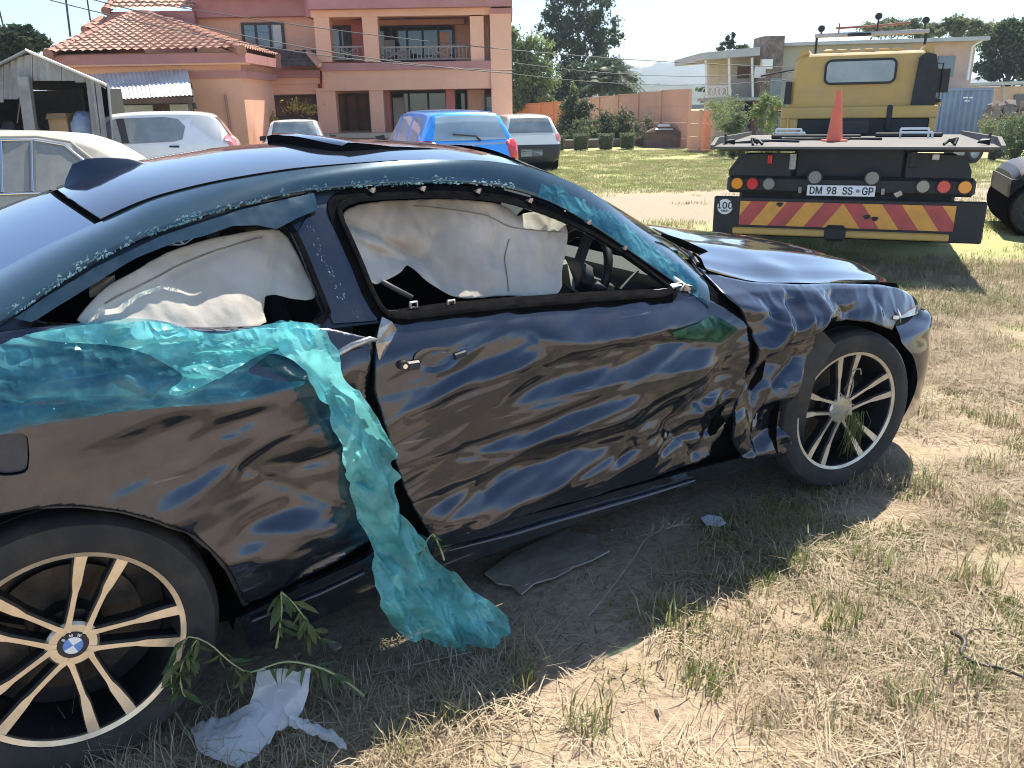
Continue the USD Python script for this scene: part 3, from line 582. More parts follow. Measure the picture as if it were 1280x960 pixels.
# ---- door
D4 = lambda L: zoomed(L, 440, 380, 2.4615)
door_px = [(478, 404), (520, 396), (600, 388), (700, 380), (842, 370), (880, 371), (905, 384), (925, 396), (936, 408), (940, 440), (936, 480), (928, 520), (915, 548), (893, 574), (880, 582), (700, 632), (545, 674), (536, 668), (520, 640), (505, 610), (492, 570), (480, 530), (470, 490), (468, 450), (470, 425)]
door_poly = side_poly(door_px, -.004, 0)
dd = Dent(.60, 2.45, .18, 1.05)
for L, k in (([(100, 90), (200, 62), (480, 40), (700, 8), (900, -6), (1080, -4), (1120, 50), (1000, 80), (850, 108), (700, 128), (600, 98), (550, 72), (400, 88), (300, 112), (200, 132), (120, 150)], .52),
             ([(150, 345), (190, 262), (330, 222), (520, 155), (585, 163), (520, 203), (420, 238), (320, 268), (235, 322), (190, 348)], .52), ([(80, 290), (150, 275), (160, 330), (100, 330)], .3),
             ([(480, 335), (560, 262), (700, 212), (900, 160), (1000, 128), (1110, 138), (1130, 190), (940, 217), (820, 252), (700, 278), (590, 308), (520, 332)], .50),
             ([(340, 472), (480, 432), (620, 377), (760, 332), (880, 280), (905, 292), (800, 347), (680, 392), (560, 428), (480, 472), (400, 478)], .62),
             ([(190, 640), (330, 592), (480, 547), (620, 502), (740, 452), (805, 440), (825, 465), (740, 532), (600, 582), (420, 652), (250, 692)], .55),
             ([(880, 385), (910, 350), (970, 358), (965, 400), (915, 418)], .6), ([(1150, 222), (1200, 205), (1195, 250), (1150, 292), (1090, 325), (1110, 290)], .6), ([(1040, 400), (1090, 380), (1090, 430), (1050, 440)], .5),
             ([(620, 120), (700, 130), (690, 180), (650, 190)], -.6), ([(700, 150), (900, 100), (1100, 110), (900, 140)], -.25), ([(500, 480), (640, 400), (860, 350), (880, 430), (800, 440), (640, 470), (420, 570)], -.45), ([(820, 470), (900, 400), (1080, 440), (1100, 480), (860, 520)], -.2)):
    dd.band(D4(L), k)
dd.solve(1.8, 22, 1.35)
dd.noise(.003, .7, .05, 4, True, 2); dd.noise(.010, .6, .11, 6, False, 2); dd.noise(.0012, .15, .02, 9, True, 2)
for L, dp, w in (([(180, 360), (400, 260), (560, 200), (750, 180)], .007, 4), ([(550, 90), (650, 190), (760, 150), (1100, 110)], .006, 4), ([(420, 590), (640, 480), (860, 390)], .008, 4), ([(860, 390), (880, 450), (830, 490)], .012, 4), ([(1000, 380), (1100, 330), (1200, 270)], .014, 5), ([(930, 420), (1000, 390), (1080, 470)], .012, 5), ([(170, 350), (330, 285), (520, 225), (760, 170), (960, 120)], .004, 3), ([(480, 340), (700, 285), (940, 222), (1120, 200)], .005, 3), ([(340, 480), (480, 478), (680, 398), (900, 300)], .006, 3), ([(200, 700), (420, 660), (600, 590), (830, 470)], .005, 4), ([(120, 520), (300, 470), (420, 430)], .003, 2.5), ([(760, 150), (900, 120), (1060, 125)], .004, 3), ([(1080, 300), (1140, 400), (1090, 470)], .012, 4), ([(980, 470), (1060, 420), (1150, 410)], .012, 4), ([(300, 330), (380, 305)], .002, 3), ([(170, 460), (320, 440)], .002, 3)):
    dd.crease(D4(L), dp, w)
dd.push(872, 540, 45, 40, .055); dd.push(920, 500, 20, 60, .035); cr = np.exp(-((dd.u-890)/52)**2-((dd.v-535)/36)**2); dd.d += cr*.02*(np.abs(2*meshkit.fbm(np.stack([dd.X/.16, dd.Z/.09, dd.X*0], -1), 2, 77)-1)-.3); dd.push(660, 520, 150, 90, .014)
dd.facets(.0020, .24, .024, 111, soft=.5); dd.facets(.0085, .24, .050, 101, mask=.35+.65*np.clip((.95-dd.Z)/.12, 0, 1)); dd.facets(.030, .09, .055, 102, .5, np.exp(-((dd.u-885)/55)**2-((dd.v-535)/42)**2)); dd.soften(.5)
DP = part(car, 'door', side_panel(door_poly, .0075, -.004, dd, thick=.022), 'car_paint_scratched', smooth=70, label='badly crumpled right door without window glass')
def on_door(u, v, o=0.):
    P = on_side(u, v); P[1] = -(W(P[0], P[2])-.004+dd(np.array([P[0]]), np.array([P[2]]))[0]+o); return P
# handle cup, handle stub, lock
cup = side_poly([(515, 446), (522, 436), (545, 432), (570, 434), (578, 442), (572, 456), (555, 466), (532, 467), (519, 460)], 0, 2)
part(DP, 'handle_recess', side_panel(cup, .006, .0035, lambda X, Z: dd(X, Z)-.013*np.exp(-((Z-cup.centroid.y)/.028)**2-((X-cup.centroid.x)/.06)**2), thick=0), 'car_paint', smooth=True)
P = on_door(503, 456, .008); part(DP, 'door_lock', cyl(P+[0, .02, 0], P+[0, -.008, 0], .013, 16), 'black_plastic', smooth=40); part(DP, 'door_lock', cyl(P+[0, .01, 0], P+[0, -.011, 0], .0065, 14), 'chrome', smooth=40)
a, b = on_door(517, 456, .006), on_door(578, 441, .010); part(DP, 'handle_mount', cat([tube([a+[-.02, 0, 0], a+[.012, -.004, 0]], .013, 8), tube([b+[-.025, 0, -.006], b+[.006, -.004, 0]], .009, 8)]), 'black_plastic', smooth=40)
# torn metal at the rear top corner of the door and the loose handle bar
tp = [PY(u, v, Y) for u, v, Y in ((419, 444, -.90), (440, 432, -.91), (462, 424, -.915), (470, 425, -.90))]
part(car, 'loose_trim', tube(tp, [.008, .009, .008, .005], 8), 'bare_metal', smooth=True)
tc = np.array([PY(u, v, Y) for u, v, Y in ((478, 396, -.87), (490, 402, -.885), (496, 412, -.875), (490, 425, -.885), (482, 440, -.89), (474, 452, -.88), (470, 430, -.885), (474, 410, -.88))])
part(car, 'torn_metal', thicken(TM(tc, np.array([(0, 1, 7), (1, 2, 6), (1, 6, 7), (2, 3, 6), (3, 5, 6), (3, 4, 5)])), (0, .004, 0)), 'bare_metal')
# mirror mount left at the front corner of the window
r = np.random.default_rng(4); Pm = PY(846, 360, -.78)
part(car, 'broken_mirror_mount', cat([hull(Pm+r.uniform(-1, 1, (7, 3))*[.035, .02, .018]+[k*.022-.02, -.01, .006*math.sin(k*2)]) for k in range(4)]), 'bare_metal')
part(car, 'broken_mirror_mount', cat([tube([PY(838, 345, -.74), PY(846, 352, -.77), PY(860, 362, -.8)], [.008, .012, .01], 7), tube([PY(800, 366, -.78), PY(825, 362, -.79), PY(842, 360, -.80)], .003, 5), tube([PY(850, 362, -.8), PY(856, 355, -.8), PY(862, 366, -.8)], .004, 5)]), 'airbag_cloth', smooth=True)

# ---- sill
sill_px = [(300, 772), (340, 752), (455, 700), (505, 660), (545, 676), (700, 634), (880, 584), (930, 572), (985, 566), (984, 578), (930, 588), (872, 603), (700, 662), (565, 710), (450, 750), (370, 790), (312, 812)]
ds = Dent(.2, 2.8, .1, .5); ds.noise(.004, .3, .06, 12)
part(car, 'sill', side_panel(side_poly(sill_px, -.01, 0), .010, -.012, ds, thick=.02), 'car_paint', smooth=40)
st = np.array([on_side(u, v, -.004) for u, v in ((560, 688), (640, 668), (700, 650), (800, 622), (868, 601))]); part(car, 'sill_trim', tube(st, [.004, .009, .010, .010, .006], 8), 'car_paint', smooth=True)
pr = np.array([on_side(u, v, -.004) for u, v in ((315, 776), (360, 758), (400, 742), (456, 716))]); part(car, 'sill_trim', tube(pr, .006, 8), 'car_paint', smooth=True)
# door gap seen as a dark slot behind the panel edges
slotp = side_poly([(440, 395), (490, 395), (500, 560), (575, 690), (520, 690), (470, 640), (450, 500)], -.05, 0); part(car, 'door_jamb', side_panel(slotp, .03, -.045, thick=.01), 'void_black', smooth=40)
slotf = side_poly([(870, 355), (905, 372), (945, 400), (960, 450), (945, 530), (920, 590), (880, 590), (900, 500), (905, 420)], -.05, 0); part(car, 'door_jamb', side_panel(slotf, .03, -.06, thick=.01), 'void_black', smooth=40)
ap = [(872, 338), (888, 352), (912, 380), (936, 402), (948, 414), (950, 440), (940, 470), (934, 440), (930, 412), (905, 390), (880, 372), (866, 352)]
part(car, 'door_jamb', side_panel(side_poly(ap, -.02, 0), .012, -.03, thick=.02), 'seal_black', smooth=40)

# ---- front fender, the worst of the damage
F7 = lambda L: zoomed(L, 800, 260, 2.667)
fender_px = [(872, 334), (884, 339), (905, 346), (940, 353), (1000, 356), (1060, 355), (1100, 356), (1122, 360), (1140, 370), (1148, 380), (1122, 396), (1112, 412), (1085, 402), (1062, 401), (1040, 407), (1028, 420), (1016, 442), (1003, 470), (990, 500), (986, 535), (988, 562), (960, 570), (930, 574), (918, 550), (926, 515), (937, 480), (943, 450), (941, 415), (930, 398), (912, 376), (890, 352)]
fp = side_poly(fender_px, -.004, 0)
df = Dent(1.95, 3.65, .15, 1.05)
for L, k in (([(180, 180), (420, 265), (640, 255), (850, 262), (640, 262), (400, 290), (330, 300), (280, 240)], .4), ([(330, 300), (450, 300), (520, 332), (640, 300), (665, 318), (560, 362), (480, 392), (420, 382), (380, 332)], .75), ([(395, 420), (472, 390), (482, 480), (420, 512), (400, 470)], .5),
             ([(340, 560), (420, 560), (410, 620), (360, 640)], -.5), ([(720, 280), (800, 268), (905, 310), (840, 352), (760, 332)], .4), ([(340, 640), (400, 600), (395, 700), (350, 765)], .55), ([(440, 700), (490, 690), (480, 790), (430, 800)], .5), ([(390, 395), (500, 398), (640, 340), (700, 300), (700, 400), (560, 420)], -.4), ([(350, 820), (490, 790), (490, 815), (350, 840)], .7), ([(340, 330), (420, 345), (430, 375), (380, 380)], .55), ([(480, 420), (650, 400), (560, 480), (470, 530), (440, 520)], -.35)):
    df.band(F7(L), k)
df.solve(1.6, 20, 1.4)
df.noise(.018, .24, .15, 21, True, 1)
for L, dp, w in (([(300, 250), (400, 300), (440, 370), (500, 380)], .014, 5), ([(690, 280), (660, 320), (690, 350)], .016, 4), ([(440, 520), (560, 440), (660, 400)], .02, 5), ([(430, 700), (470, 600), (540, 500)], .018, 4), ([(560, 360), (555, 410)], .012, 4), ([(400, 470), (420, 520), (380, 600)], .012, 4)):
    df.crease(F7(L), dp, w)
df.facets(.040, .15, .10, 104, .6); df.facets(.014, .07, .045, 105, .9, soft=.5)
calm = np.clip((df.u-1050)/60, 0, 1)*.8; df.d *= (1-calm); df.soften(.5)
df.d *= np.clip((belt(np.clip(df.X, -1, 3.7))+.02-df.Z)/.05, .12, 1)
df.push(968, 520, 26, 60, .05); df.push(940, 450, 14, 40, .02)
part(car, 'front_fender', side_panel(fp, .0065, -.004, df, thick=.014), 'car_paint_scratched', smooth=60, label='crushed and torn right front fender')
# ---- front bumper with its corner, headlights
def plan_row(z, Xs_, xr, y0, nose, hw):
    hw = hw+.012; pts = [(Xs_, -hw), (3.32, -hw+.022), (3.43, -.80), (3.515, -.725), (3.59, -.59), (3.655, -.38), (nose, 0)]
    p = spline(np.array([(x+xr*(x-Xs_)/.5, y, z) for x, y in pts]), 40); q = p[::-1]*[1, -1, 1]; return np.vstack([p, q[1:]])
rows = [plan_row(.65, 3.14, -.16, 0, 3.48, .775), plan_row(.615, 3.12, -.03, 0, 3.64, .82), plan_row(.57, 3.10, .0, 0, 3.68, .862), plan_row(.48, 3.19, .015, 0, 3.72, .875), plan_row(.36, 3.24, .02, 0, 3.74, .875), plan_row(.24, 3.22, .0, 0, 3.71, .86), plan_row(.15, 3.20, -.04, 0, 3.64, .82), plan_row(.14, 3.1, -.25, 0, 3.3, .80)]
fbm_ = grid_mesh(np.array([PchipInterpolator(np.arange(8), np.array(rows), axis=0)(t) for t in np.linspace(0, 7, 36)]))
part(car, 'front_bumper', fbm_, 'car_paint_scratched', smooth=50)
hl = np.array([PY(u, v, Y) for u, v, Y in ((1118, 360, -.68), (1132, 364, -.735), (1149, 379, -.775), (1153, 388, -.77), (1143, 394, -.82), (1126, 398, -.85), (1112, 380, -.82))])
for s in (1, -1):
    H_ = hl*[1, s, 1]; c = H_.mean(0)
    part(car, 'headlight', hull(np.vstack([H_, H_*[1, .92, 1]+[-.06, 0, 0], [c+[.03, -.015*s, .005]]])), 'headlight_plastic', smooth=30)
P = on_side(1120, 398, .004); part(car, 'broken_lamp', cat([hull(P+np.random.default_rng(3).uniform(-1, 1, (6, 3))*[.03, .008, .025]), hull(P+np.random.default_rng(5).uniform(-1, 1, (6, 3))*[.012, .012, .035]+[.02, 0, .01])]), 'badge_white')
# ---- tail
rb = [plan_row(.80, 3.28, -.02, 0, 3.6, .81)]
def rear_row(z, x0, hw, back):
    p = spline(np.array([(x0, -hw, z), (x0-.22, -hw+.03, z), (back+.16, -hw+.12, z), (back+.05, -.5, z), (back, 0, z)]), 30); return np.vstack([p, (p[::-1]*[1, -1, 1])[1:]])
part(car, 'rear_bumper', grid_mesh(np.array([rear_row(.70, -.62, .82, -1.0), rear_row(.62, -.55, .86, -1.06), rear_row(.45, -.46, .87, -1.07), rear_row(.28, -.44, .86, -1.02), rear_row(.22, -.44, .80, -.90)]), True), 'car_paint', smooth=50)
for s in (1, -1):
    part(car, 'tail_light', hull(np.array([(-.97, s*.50, .90), (-.97, s*.50, .78), (-.86, s*.80, .90), (-.86, s*.80, .76), (-.74, s*.84, .87), (-.74, s*.84, .80), (-.9, s*.6, .84)])), 'tail_red', smooth=30)
# ---- left side, undamaged
lq = q1.union(door_poly).union(fp).union(side_poly(sill_px, -.01, 0)).buffer(.03).buffer(-.026)
part(car, 'left_side_panel', side_panel(lq, .02, 0, left=True), 'car_paint', smooth=40)
part(car, 'window_frame', side_panel(FR.difference(hq).difference(hd), .02, -.02, left=True, thick=.02), 'inner_navy', smooth=40)
part(car, 'side_window', side_panel(hd.buffer(.01), .04, -.03, left=True, thick=0), 'windscreen_glass', smooth=True); part(car, 'side_window', side_panel(hq.buffer(.01), .04, -.03, left=True, thick=0), 'windscreen_glass', smooth=True)
# ---- inside
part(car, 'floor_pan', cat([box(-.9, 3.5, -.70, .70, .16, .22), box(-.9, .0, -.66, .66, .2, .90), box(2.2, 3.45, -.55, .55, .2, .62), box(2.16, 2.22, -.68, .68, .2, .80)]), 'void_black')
part(car, 'inner_door', side_panel(side_poly([(470, 398), (650, 382), (842, 370), (930, 560), (700, 625), (545, 668)], -.1, 0).buffer(-.01), .05, -.13, thick=.02), 'leather_dark', smooth=40)
part(car, 'inner_quarter', side_panel(side_poly([(60, 412), (250, 418), (440, 412), (455, 560), (440, 690), (330, 700), (60, 560)], -.1, 0).buffer(-.01), .05, -.12, thick=.02), 'leather_dark', smooth=40)
part(car, 'dashboard', hull([(1.98, y, z) for y in (-.68, .68) for z in (.62, .86)]+[(2.02, y, .915) for y in (-.66, .66)]+[(2.14, y, z) for y in (-.64, .64) for z in (.6, .93)]+[(1.95, y, .78) for y in (-.6, .6)]), 'dash_grey', smooth=35)
def seat(y):
    b = cat([hull([(1.02+dx, y+dy, z) for dx in (-.02, .5) for dy in (-.24, .24) for z in (.34, .46)]+[(1.5, y+dy, .50) for dy in (-.2, .2)])])
    k = hull([(1.0, y+dy, .45) for dy in (-.24, .24)]+[(1.12, y+dy, .50) for dy in (-.22, .22)]+[(.76, y+dy, 1.0) for dy in (-.18, .18)]+[(.88, y+dy, 1.0) for dy in (-.17, .17)]+[(.84, y+dy, .72) for dy in (-.25, .25)])
    h = hull([(.70+dx, y+dy, z) for dx in (0, .09) for dy in (-.11, .11) for z in (1.04, 1.20)]+[(.73, y, 1.225)])
    return b, k, h
for y in (-.37, .37):
    b, k, h = seat(y); sp = part(car, 'seat', b, 'leather_dark', smooth=40); part(sp, 'backrest', k, 'leather_dark', smooth=40); part(sp, 'headrest', h, 'leather_dark', smooth=40)
part(car, 'rear_seat', cat([box(.0, .55, -.6, .6, .3, .5, .05), hull([(x, y, z) for y in (-.62, .62) for x, z in ((.0, .45), (.16, .48), (-.2, 1.0), (-.08, 1.02))])]), 'leather_dark', smooth=40)
sc = np.array([1.80, -.37, .905]); th = np.linspace(0, 2*np.pi, 49); ax = np.array([math.cos(.42), 0, -math.sin(.42)]); e1 = np.array([0, 1., 0]); e2 = np.cross(ax, e1)
sw = part(car, 'steering_wheel', tube(sc+.182*(np.cos(th)[:, None]*e1+np.sin(th)[:, None]*e2), .0165, 12, caps=False), 'leather_dark', smooth=True)
part(sw, 'wheel_hub', cat([hull([sc+ax*d+.07*(math.cos(t)*e1+math.sin(t)*e2) for t in np.linspace(0, 6.28, 10) for d in (-.02, .04)]), tube([sc+e1*-.18, sc+e1*.18], .018, 8), tube([sc, sc+e2*.18], .02, 8), tube([sc, sc+ax*.25], .035, 8)]), 'dash_grey', smooth=40)
part(sw, 'airbag_remains', hull(sc-ax*.03+np.random.default_rng(2).uniform(-1, 1, (14, 3))*[.04, .07, .08]), 'airbag_cloth', smooth=50)
part(car, 'loose_cable', tube([PY(775, 362, -.66), PY(786, 350, -.64), PY(797, 339, -.62)], .006, 6), 'dash_grey', smooth=True); part(car, 'loose_cable', tube([PY(478, 352, -.70), PY(492, 360, -.71), PY(515, 372, -.72)], .008, 6), 'dash_grey', smooth=True); part(car, 'switch', hull(PY(750, 360, -.6)+np.random.default_rng(1).uniform(-.03, .03, (8, 3))), 'dash_grey', smooth=True)

# ---- deployed curtain airbags hanging in the openings
def folds(seed, amp, sx, sz, ang=0.):
    def f(X, Z):
        a = X*math.cos(ang)+Z*math.sin(ang); b = -X*math.sin(ang)+Z*math.cos(ang)
        n = meshkit.fbm(np.stack([a/sx, b/sz, np.full_like(a, seed*1.7)], -1), 4, seed); return amp*(2*n-1)
    return f
bag1 = [(426, 268), (438, 258), (470, 252), (540, 249), (590, 250), (622, 254), (640, 262), (648, 272), (662, 265), (688, 264), (702, 275), (706, 290), (703, 330), (700, 366), (680, 371), (640, 372), (600, 373), (570, 373), (552, 362), (535, 352), (524, 338), (518, 334), (500, 345), (480, 352), (466, 357), (456, 340), (446, 318), (436, 295)]
bp = side_poly(bag1, -.08, 1)
db = Dent(.5, 2.2, .7, 1.45, off=-.08)
for L, k in (([(430, 275), (470, 285), (520, 315), (540, 330), (500, 325), (450, 305)], .9), ([(450, 310), (520, 330), (500, 345), (465, 352)], -.6), ([(600, 255), (625, 262), (645, 290), (625, 330), (600, 300)], -.5), ([(640, 275), (655, 272), (690, 270), (660, 300)], .5)): db.band(L, k)
db.solve(2.2, 25, 1.3); db.d += folds(31, .045, .16, .35, .5)(db.X, db.Z)+folds(32, .018, .05, .14, -.3)(db.X, db.Z)
db.crease([(430, 278), (470, 292), (500, 308), (540, 328), (560, 360)], .05, 9); db.crease([(440, 300), (480, 318), (520, 332)], .035, 8); db.push(480, 325, 45, 18, .05); db.crease([(690, 270), (680, 300), (690, 340)], .02, 8); db.facets(.016, .13, .11, 106, .5, soft=2.5); db.crease([(610, 262), (625, 290), (622, 330)], .022, 8); db.crease([(545, 252), (552, 290), (540, 330)], .01, 8)
part(car, 'curtain_airbag', side_panel(bp, .007, -.075, db, thick=.006), 'airbag_cloth', smooth=70, label='crumpled beige airbag hanging in the door opening')
bag2 = [(92, 403), (104, 384), (128, 360), (160, 341), (200, 320), (240, 306), (290, 294), (340, 286), (356, 290), (372, 318), (388, 350), (396, 372), (376, 376), (334, 366), (332, 390), (336, 408), (250, 416), (150, 412)]
bp2 = side_poly(bag2, -.06, 1); d2 = Dent(-.3, 1.0, .8, 1.45, off=-.06)
for L, k in (([(200, 330), (330, 290), (352, 300), (335, 370), (250, 400), (150, 410)], .25), ([(336, 300), (352, 300), (345, 350), (334, 366)], -.7)): d2.band(L, k)
d2.solve(3, 30, 1.); d2.d += folds(41, .045, .22, .3, .6)(d2.X, d2.Z)+folds(42, .014, .06, .12, .5)(d2.X, d2.Z)
d2.facets(.014, .16, .10, 107, .5, soft=2.5); d2.crease([(100, 400), (200, 350), (330, 292)], .006, 4); d2.crease([(352, 292), (340, 340), (332, 400)], .02, 6)
part(car, 'curtain_airbag', side_panel(bp2, .008, -.055, d2, thick=.006), 'airbag_cloth', smooth=70, label='beige airbag hanging in the rear side opening')
P = PY(127, 352, -.70); part(car, 'trim_clip', hull(P+np.array([[-.03, 0, -.02], [.03, 0, .012], [-.02, .02, .0], [.03, .02, -.015], [-.03, 0, -.035], [-.015, 0, -.03]])), 'dry_twig')

for bx_, pts_, o_, nm in ((db, [(520, 258), (560, 262), (610, 270), (640, 284), (672, 288), (700, 290)], -.075, 'bag_seam'), (d2, [(130, 378), (200, 344), (270, 316), (330, 298)], -.055, 'bag_seam'), (db, [(640, 300), (638, 330), (642, 366)], -.075, 'bag_seam')):
    Ps = np.array([on_side(u, v, o_) for u, v in pts_]); Ps = spline(Ps, 40); Ps[:, 1] = -(W(Ps[:, 0], Ps[:, 2])+o_+bx_(Ps[:, 0], Ps[:, 2])+.001); part(car, nm, tube(Ps, .0022, 5), 'dry_twig', smooth=True)
# ---- wheels
def spoke(sgn, grow=0.):
    L = [(.03, .012), (.055, .0165), (.10, .0215), (.135, .025), (.158, .0240), (.20, .029), (.238, .032)]
    Rr = [(.03, .031), (.055, .029), (.10, .0325), (.135, .0365), (.158, .0435), (.20, .0525), (.238, .059)]
    p = [(r, o*sgn) for r, o in L]+[(r, o*sgn) for r, o in Rr[::-1]]
    return Polygon(p).buffer(grow, join_style=2)
def wheel_face(ang0, y, thick, grow, dish=.022):
    out = []
    for k in range(5):
        for s in (1, -1):
            m = extrude(spoke(s, grow), thick); m = m.subdivide().subdivide(); r = np.hypot(m.vertices[:, 0], m.vertices[:, 1])
            v = np.stack([m.vertices[:, 0], y+m.vertices[:, 2]+dish*(1-np.clip(r/.236, 0, 1)**2), m.vertices[:, 1]], -1); w_ = TM(v, m.faces[:, ::-1], process=False)
            out.append(xform(w_, rot((0, -1, 0), ang0+72*k)))
    return cat(out)
def coupe_wheel(loc, ang0, steer=0., flip=False, badge=True):
    R_ = trimesh.transformations.rotation_matrix((math.pi if flip else 0)+steer, (0, 0, 1)); R_[:3, 3] = loc
    T_ = lambda m: xform(m, R_)
    w_ = part(car, 'wheel', T_(revolve_y([(.238, .10), (.243, -.10), (.2475, -.117), (.256, -.1205), (.268, -.121), (.272, -.123), (.295, -.1245), (.316, -.1195), (.329, -.105), (.3345, -.085), (.3350, -.05), (.330, -.048), (.330, -.042), (.3355, -.04), (.3355, -.004), (.330, -.003), (.330, .003), (.3355, .004), (.3355, .04), (.33, .042), (.33, .048), (.335, .05), (.333, .09), (.318, .118), (.29, .123), (.25, .117), (.238, .10)], 64)), 'tyre_rubber', smooth=30)
    part(w_, 'rim', T_(cat([wheel_face(ang0, -.112, .010, 0), revolve_y([(.234, -.103), (.236, -.113), (.248, -.1175), (.250, -.112), (.246, -.10), (.234, -.103)], 72), revolve_y([(.0, -.086), (.034, -.0885), (.052, -.0895), (.058, -.083), (.056, -.07)], 40)])), 'rim_face' if badge else 'rim_silver', smooth=30)
    part(w_, 'rim_barrel', T_(cat([wheel_face(ang0, -.101, .032, .0028), revolve_y([(.233, -.108), (.228, -.08), (.222, .0), (.226, .10)], 48), revolve_y([(.0, .02), (.22, .02), (.225, .06)], 32)])), 'rim_dark', smooth=30)
    part(w_, 'brake_disc', T_(cat([revolve_y([(.07, .0), (.165, .0), (.165, .012), (.07, .012)], 40), revolve_y([(.0, -.05), (.07, -.045), (.075, .0)], 30), hull([(.165*math.cos(t)*q, d, .165*math.sin(t)*q) for t in (2.6, 3.1, 3.6) for q in (.62, 1.12) for d in (-.03, .02)])])), 'brake_disc', smooth=30)
    if badge:
        part(w_, 'badge_ring', T_(revolve_y([(0, -.0905), (.0325, -.0915), (.034, -.0895), (.034, -.086)], 40)), 'print_black', smooth=30)
        for k in range(4):
            t = np.linspace(k*math.pi/2, (k+1)*math.pi/2, 12); pg = Polygon([(0, 0)]+[(.0215*math.cos(a_), .0215*math.sin(a_)) for a_ in t])
            m = extrude(pg, .0018); m = TM(np.stack([m.vertices[:, 0], -.0912-m.vertices[:, 2], m.vertices[:, 1]], -1), m.faces, process=False); part(w_, 'badge', T_(xform(m, rot((0, -1, 0), 20))), 'badge_blue' if k % 2 else 'badge_white')
        lt = []
        for ch, a_ in (('B', 128), ('M', 90), ('W', 52)):
            m = meshkit.text_mesh(ch, .007, .001, True); m.apply_translation((-m.bounds.mean(0)[0], 0, 0)); m.apply_translation((0, .0235, 0)); m.apply_transform(rot((0, 0, 1), a_-90)); lt.append(TM(np.stack([m.vertices[:, 0], -.0924-m.vertices[:, 2]*.3, m.vertices[:, 1]], -1), m.faces, process=False))
        part(w_, 'badge_lettering', T_(cat(lt)), 'badge_white')
    return w_
coupe_wheel((0, -.765, .325), 66); coupe_wheel((2.81, -.765, .325), 93, -.172, badge=False)
coupe_wheel((0, .765, .325), 20, 0, True); coupe_wheel((2.81, .765, .325), 50, -.172, True)
for X in (0, 2.81):
    for s in (-1, 1):
        t = np.linspace(-.35, math.pi+.35, 24); a_ = np.stack([X+.385*np.cos(t), np.full(24, s*.84), .345+.385*np.sin(t)], -1); b_ = a_.copy(); b_[:, 1] = s*.50; c_ = np.array([[X, s*.50, .345]]*24)
        part(car, 'wheel_arch_liner', grid_mesh(np.array([a_, b_, c_])), 'void_black', smooth=30)
lf = np.array([on_side(u, v, -.02) for u, v in ((1030, 415), (1045, 432), (1020, 470), (1008, 520), (1003, 560))]); part(car, 'wheel_arch_liner', grid_mesh(np.array([lf, lf+[-.06, .02, 0], lf+[-.10, .05, 0]])), 'black_plastic', smooth=True)

# ---- clinging and torn plastic film
sheet_px = Q([(55, 97), (150, 80), (250, 62), (420, 47), (530, 52), (600, 72), (660, 88), (720, 92), (800, 78), (900, 62), (930, 46), (960, 60), (1062, 60), (1066, 72), (1050, 90), (1010, 150), (990, 190), (950, 175), (905, 160), (860, 185), (815, 222), (850, 235), (940, 258), (1015, 250), (1010, 268), (900, 290), (800, 318), (650, 335), (500, 346), (330, 372), (110, 398), (40, 420), (0, 430), (-60, 430), (-60, 150), (0, 140)])
film = thing('plastic_film', 'torn teal plastic film stretched over the rear flank and hanging to the ground', 'plastic film', (CAR_X, CAR_Y, CAR_Z), CAR_YAW)
sp_ = side_poly(sheet_px, .006, 1)
ft = Dent(-.4, 1.0, .7, 1.2)
ft.facets(.016, .26, .030, 108, -.12, soft=.4); ft.facets(.007, .09, .016, 109, -.05, soft=.3); ft.noise(.003, .04, .012, 53, True)
for L, dp, w in ((Q([(60, 100), (250, 150), (420, 230), (520, 320)]), -.014, 6), (Q([(60, 98), (300, 95), (520, 90), (700, 110)]), -.012, 5), (Q([(480, 160), (640, 210), (800, 200), (930, 90)]), -.012, 6), (Q([(560, 310), (660, 260), (760, 200), (900, 130)]), -.012, 5), (Q([(380, 320), (520, 290), (800, 300), (1000, 255)]), -.010, 4), (Q([(0, 270), (60, 300), (100, 380)]), -.014, 5)): ft.crease(L, dp, w)
part(film, 'clinging_sheet', side_panel(sp_, .0075, .014, ft, thick=0), 'teal_film_thin', smooth=50, label='thin bluish film clinging to the rear flank')
bunch_px = Q([(55, 96), (250, 62), (420, 47), (530, 52), (640, 84), (720, 92), (800, 78), (930, 46), (1062, 60), (1020, 120), (900, 150), (800, 190), (690, 250), (600, 300), (540, 290), (620, 240), (560, 200), (480, 160), (380, 130), (200, 120)])
def crinkle(seed, amp, sa_, sb_, ca=.37, sa=-.93):      # film folds: long flat strips that meet in sharp edges
    q = np.random.default_rng(seed); ga, gb = np.meshgrid(np.arange(-2.5, 2.5, sa_), np.arange(-2.5, 2.5, sb_)); ga = ga+q.uniform(-.5, .5, ga.shape)*sa_; gb = gb+q.uniform(-.45, .45, gb.shape)*sb_
    F_ = LinearNDInterpolator(np.stack([ga.ravel()/sa_, gb.ravel()/sb_], -1), q.uniform(0, 1, ga.size))
    return lambda X, Z: amp*F_((X*ca+Z*sa)/sa_, (-X*sa+Z*ca)/sb_)
def crumple(seed, amp, s, stretch=1., ca=.37, sa=-.93):
    def f(X, Z):
        a, b = X*ca+Z*sa, -X*sa+Z*ca
        p = np.stack([a/s/stretch, b/s, np.full_like(X, seed*.9)], -1); n1 = meshkit.noise(p, seed); n2 = meshkit.noise(p*2.3+3, seed+1); n3 = meshkit.noise(p*5.1+7, seed+2)
        return amp*(np.abs(2*n1-1)+.55*np.abs(2*n2-1)+.3*np.abs(2*n3-1))
    return f
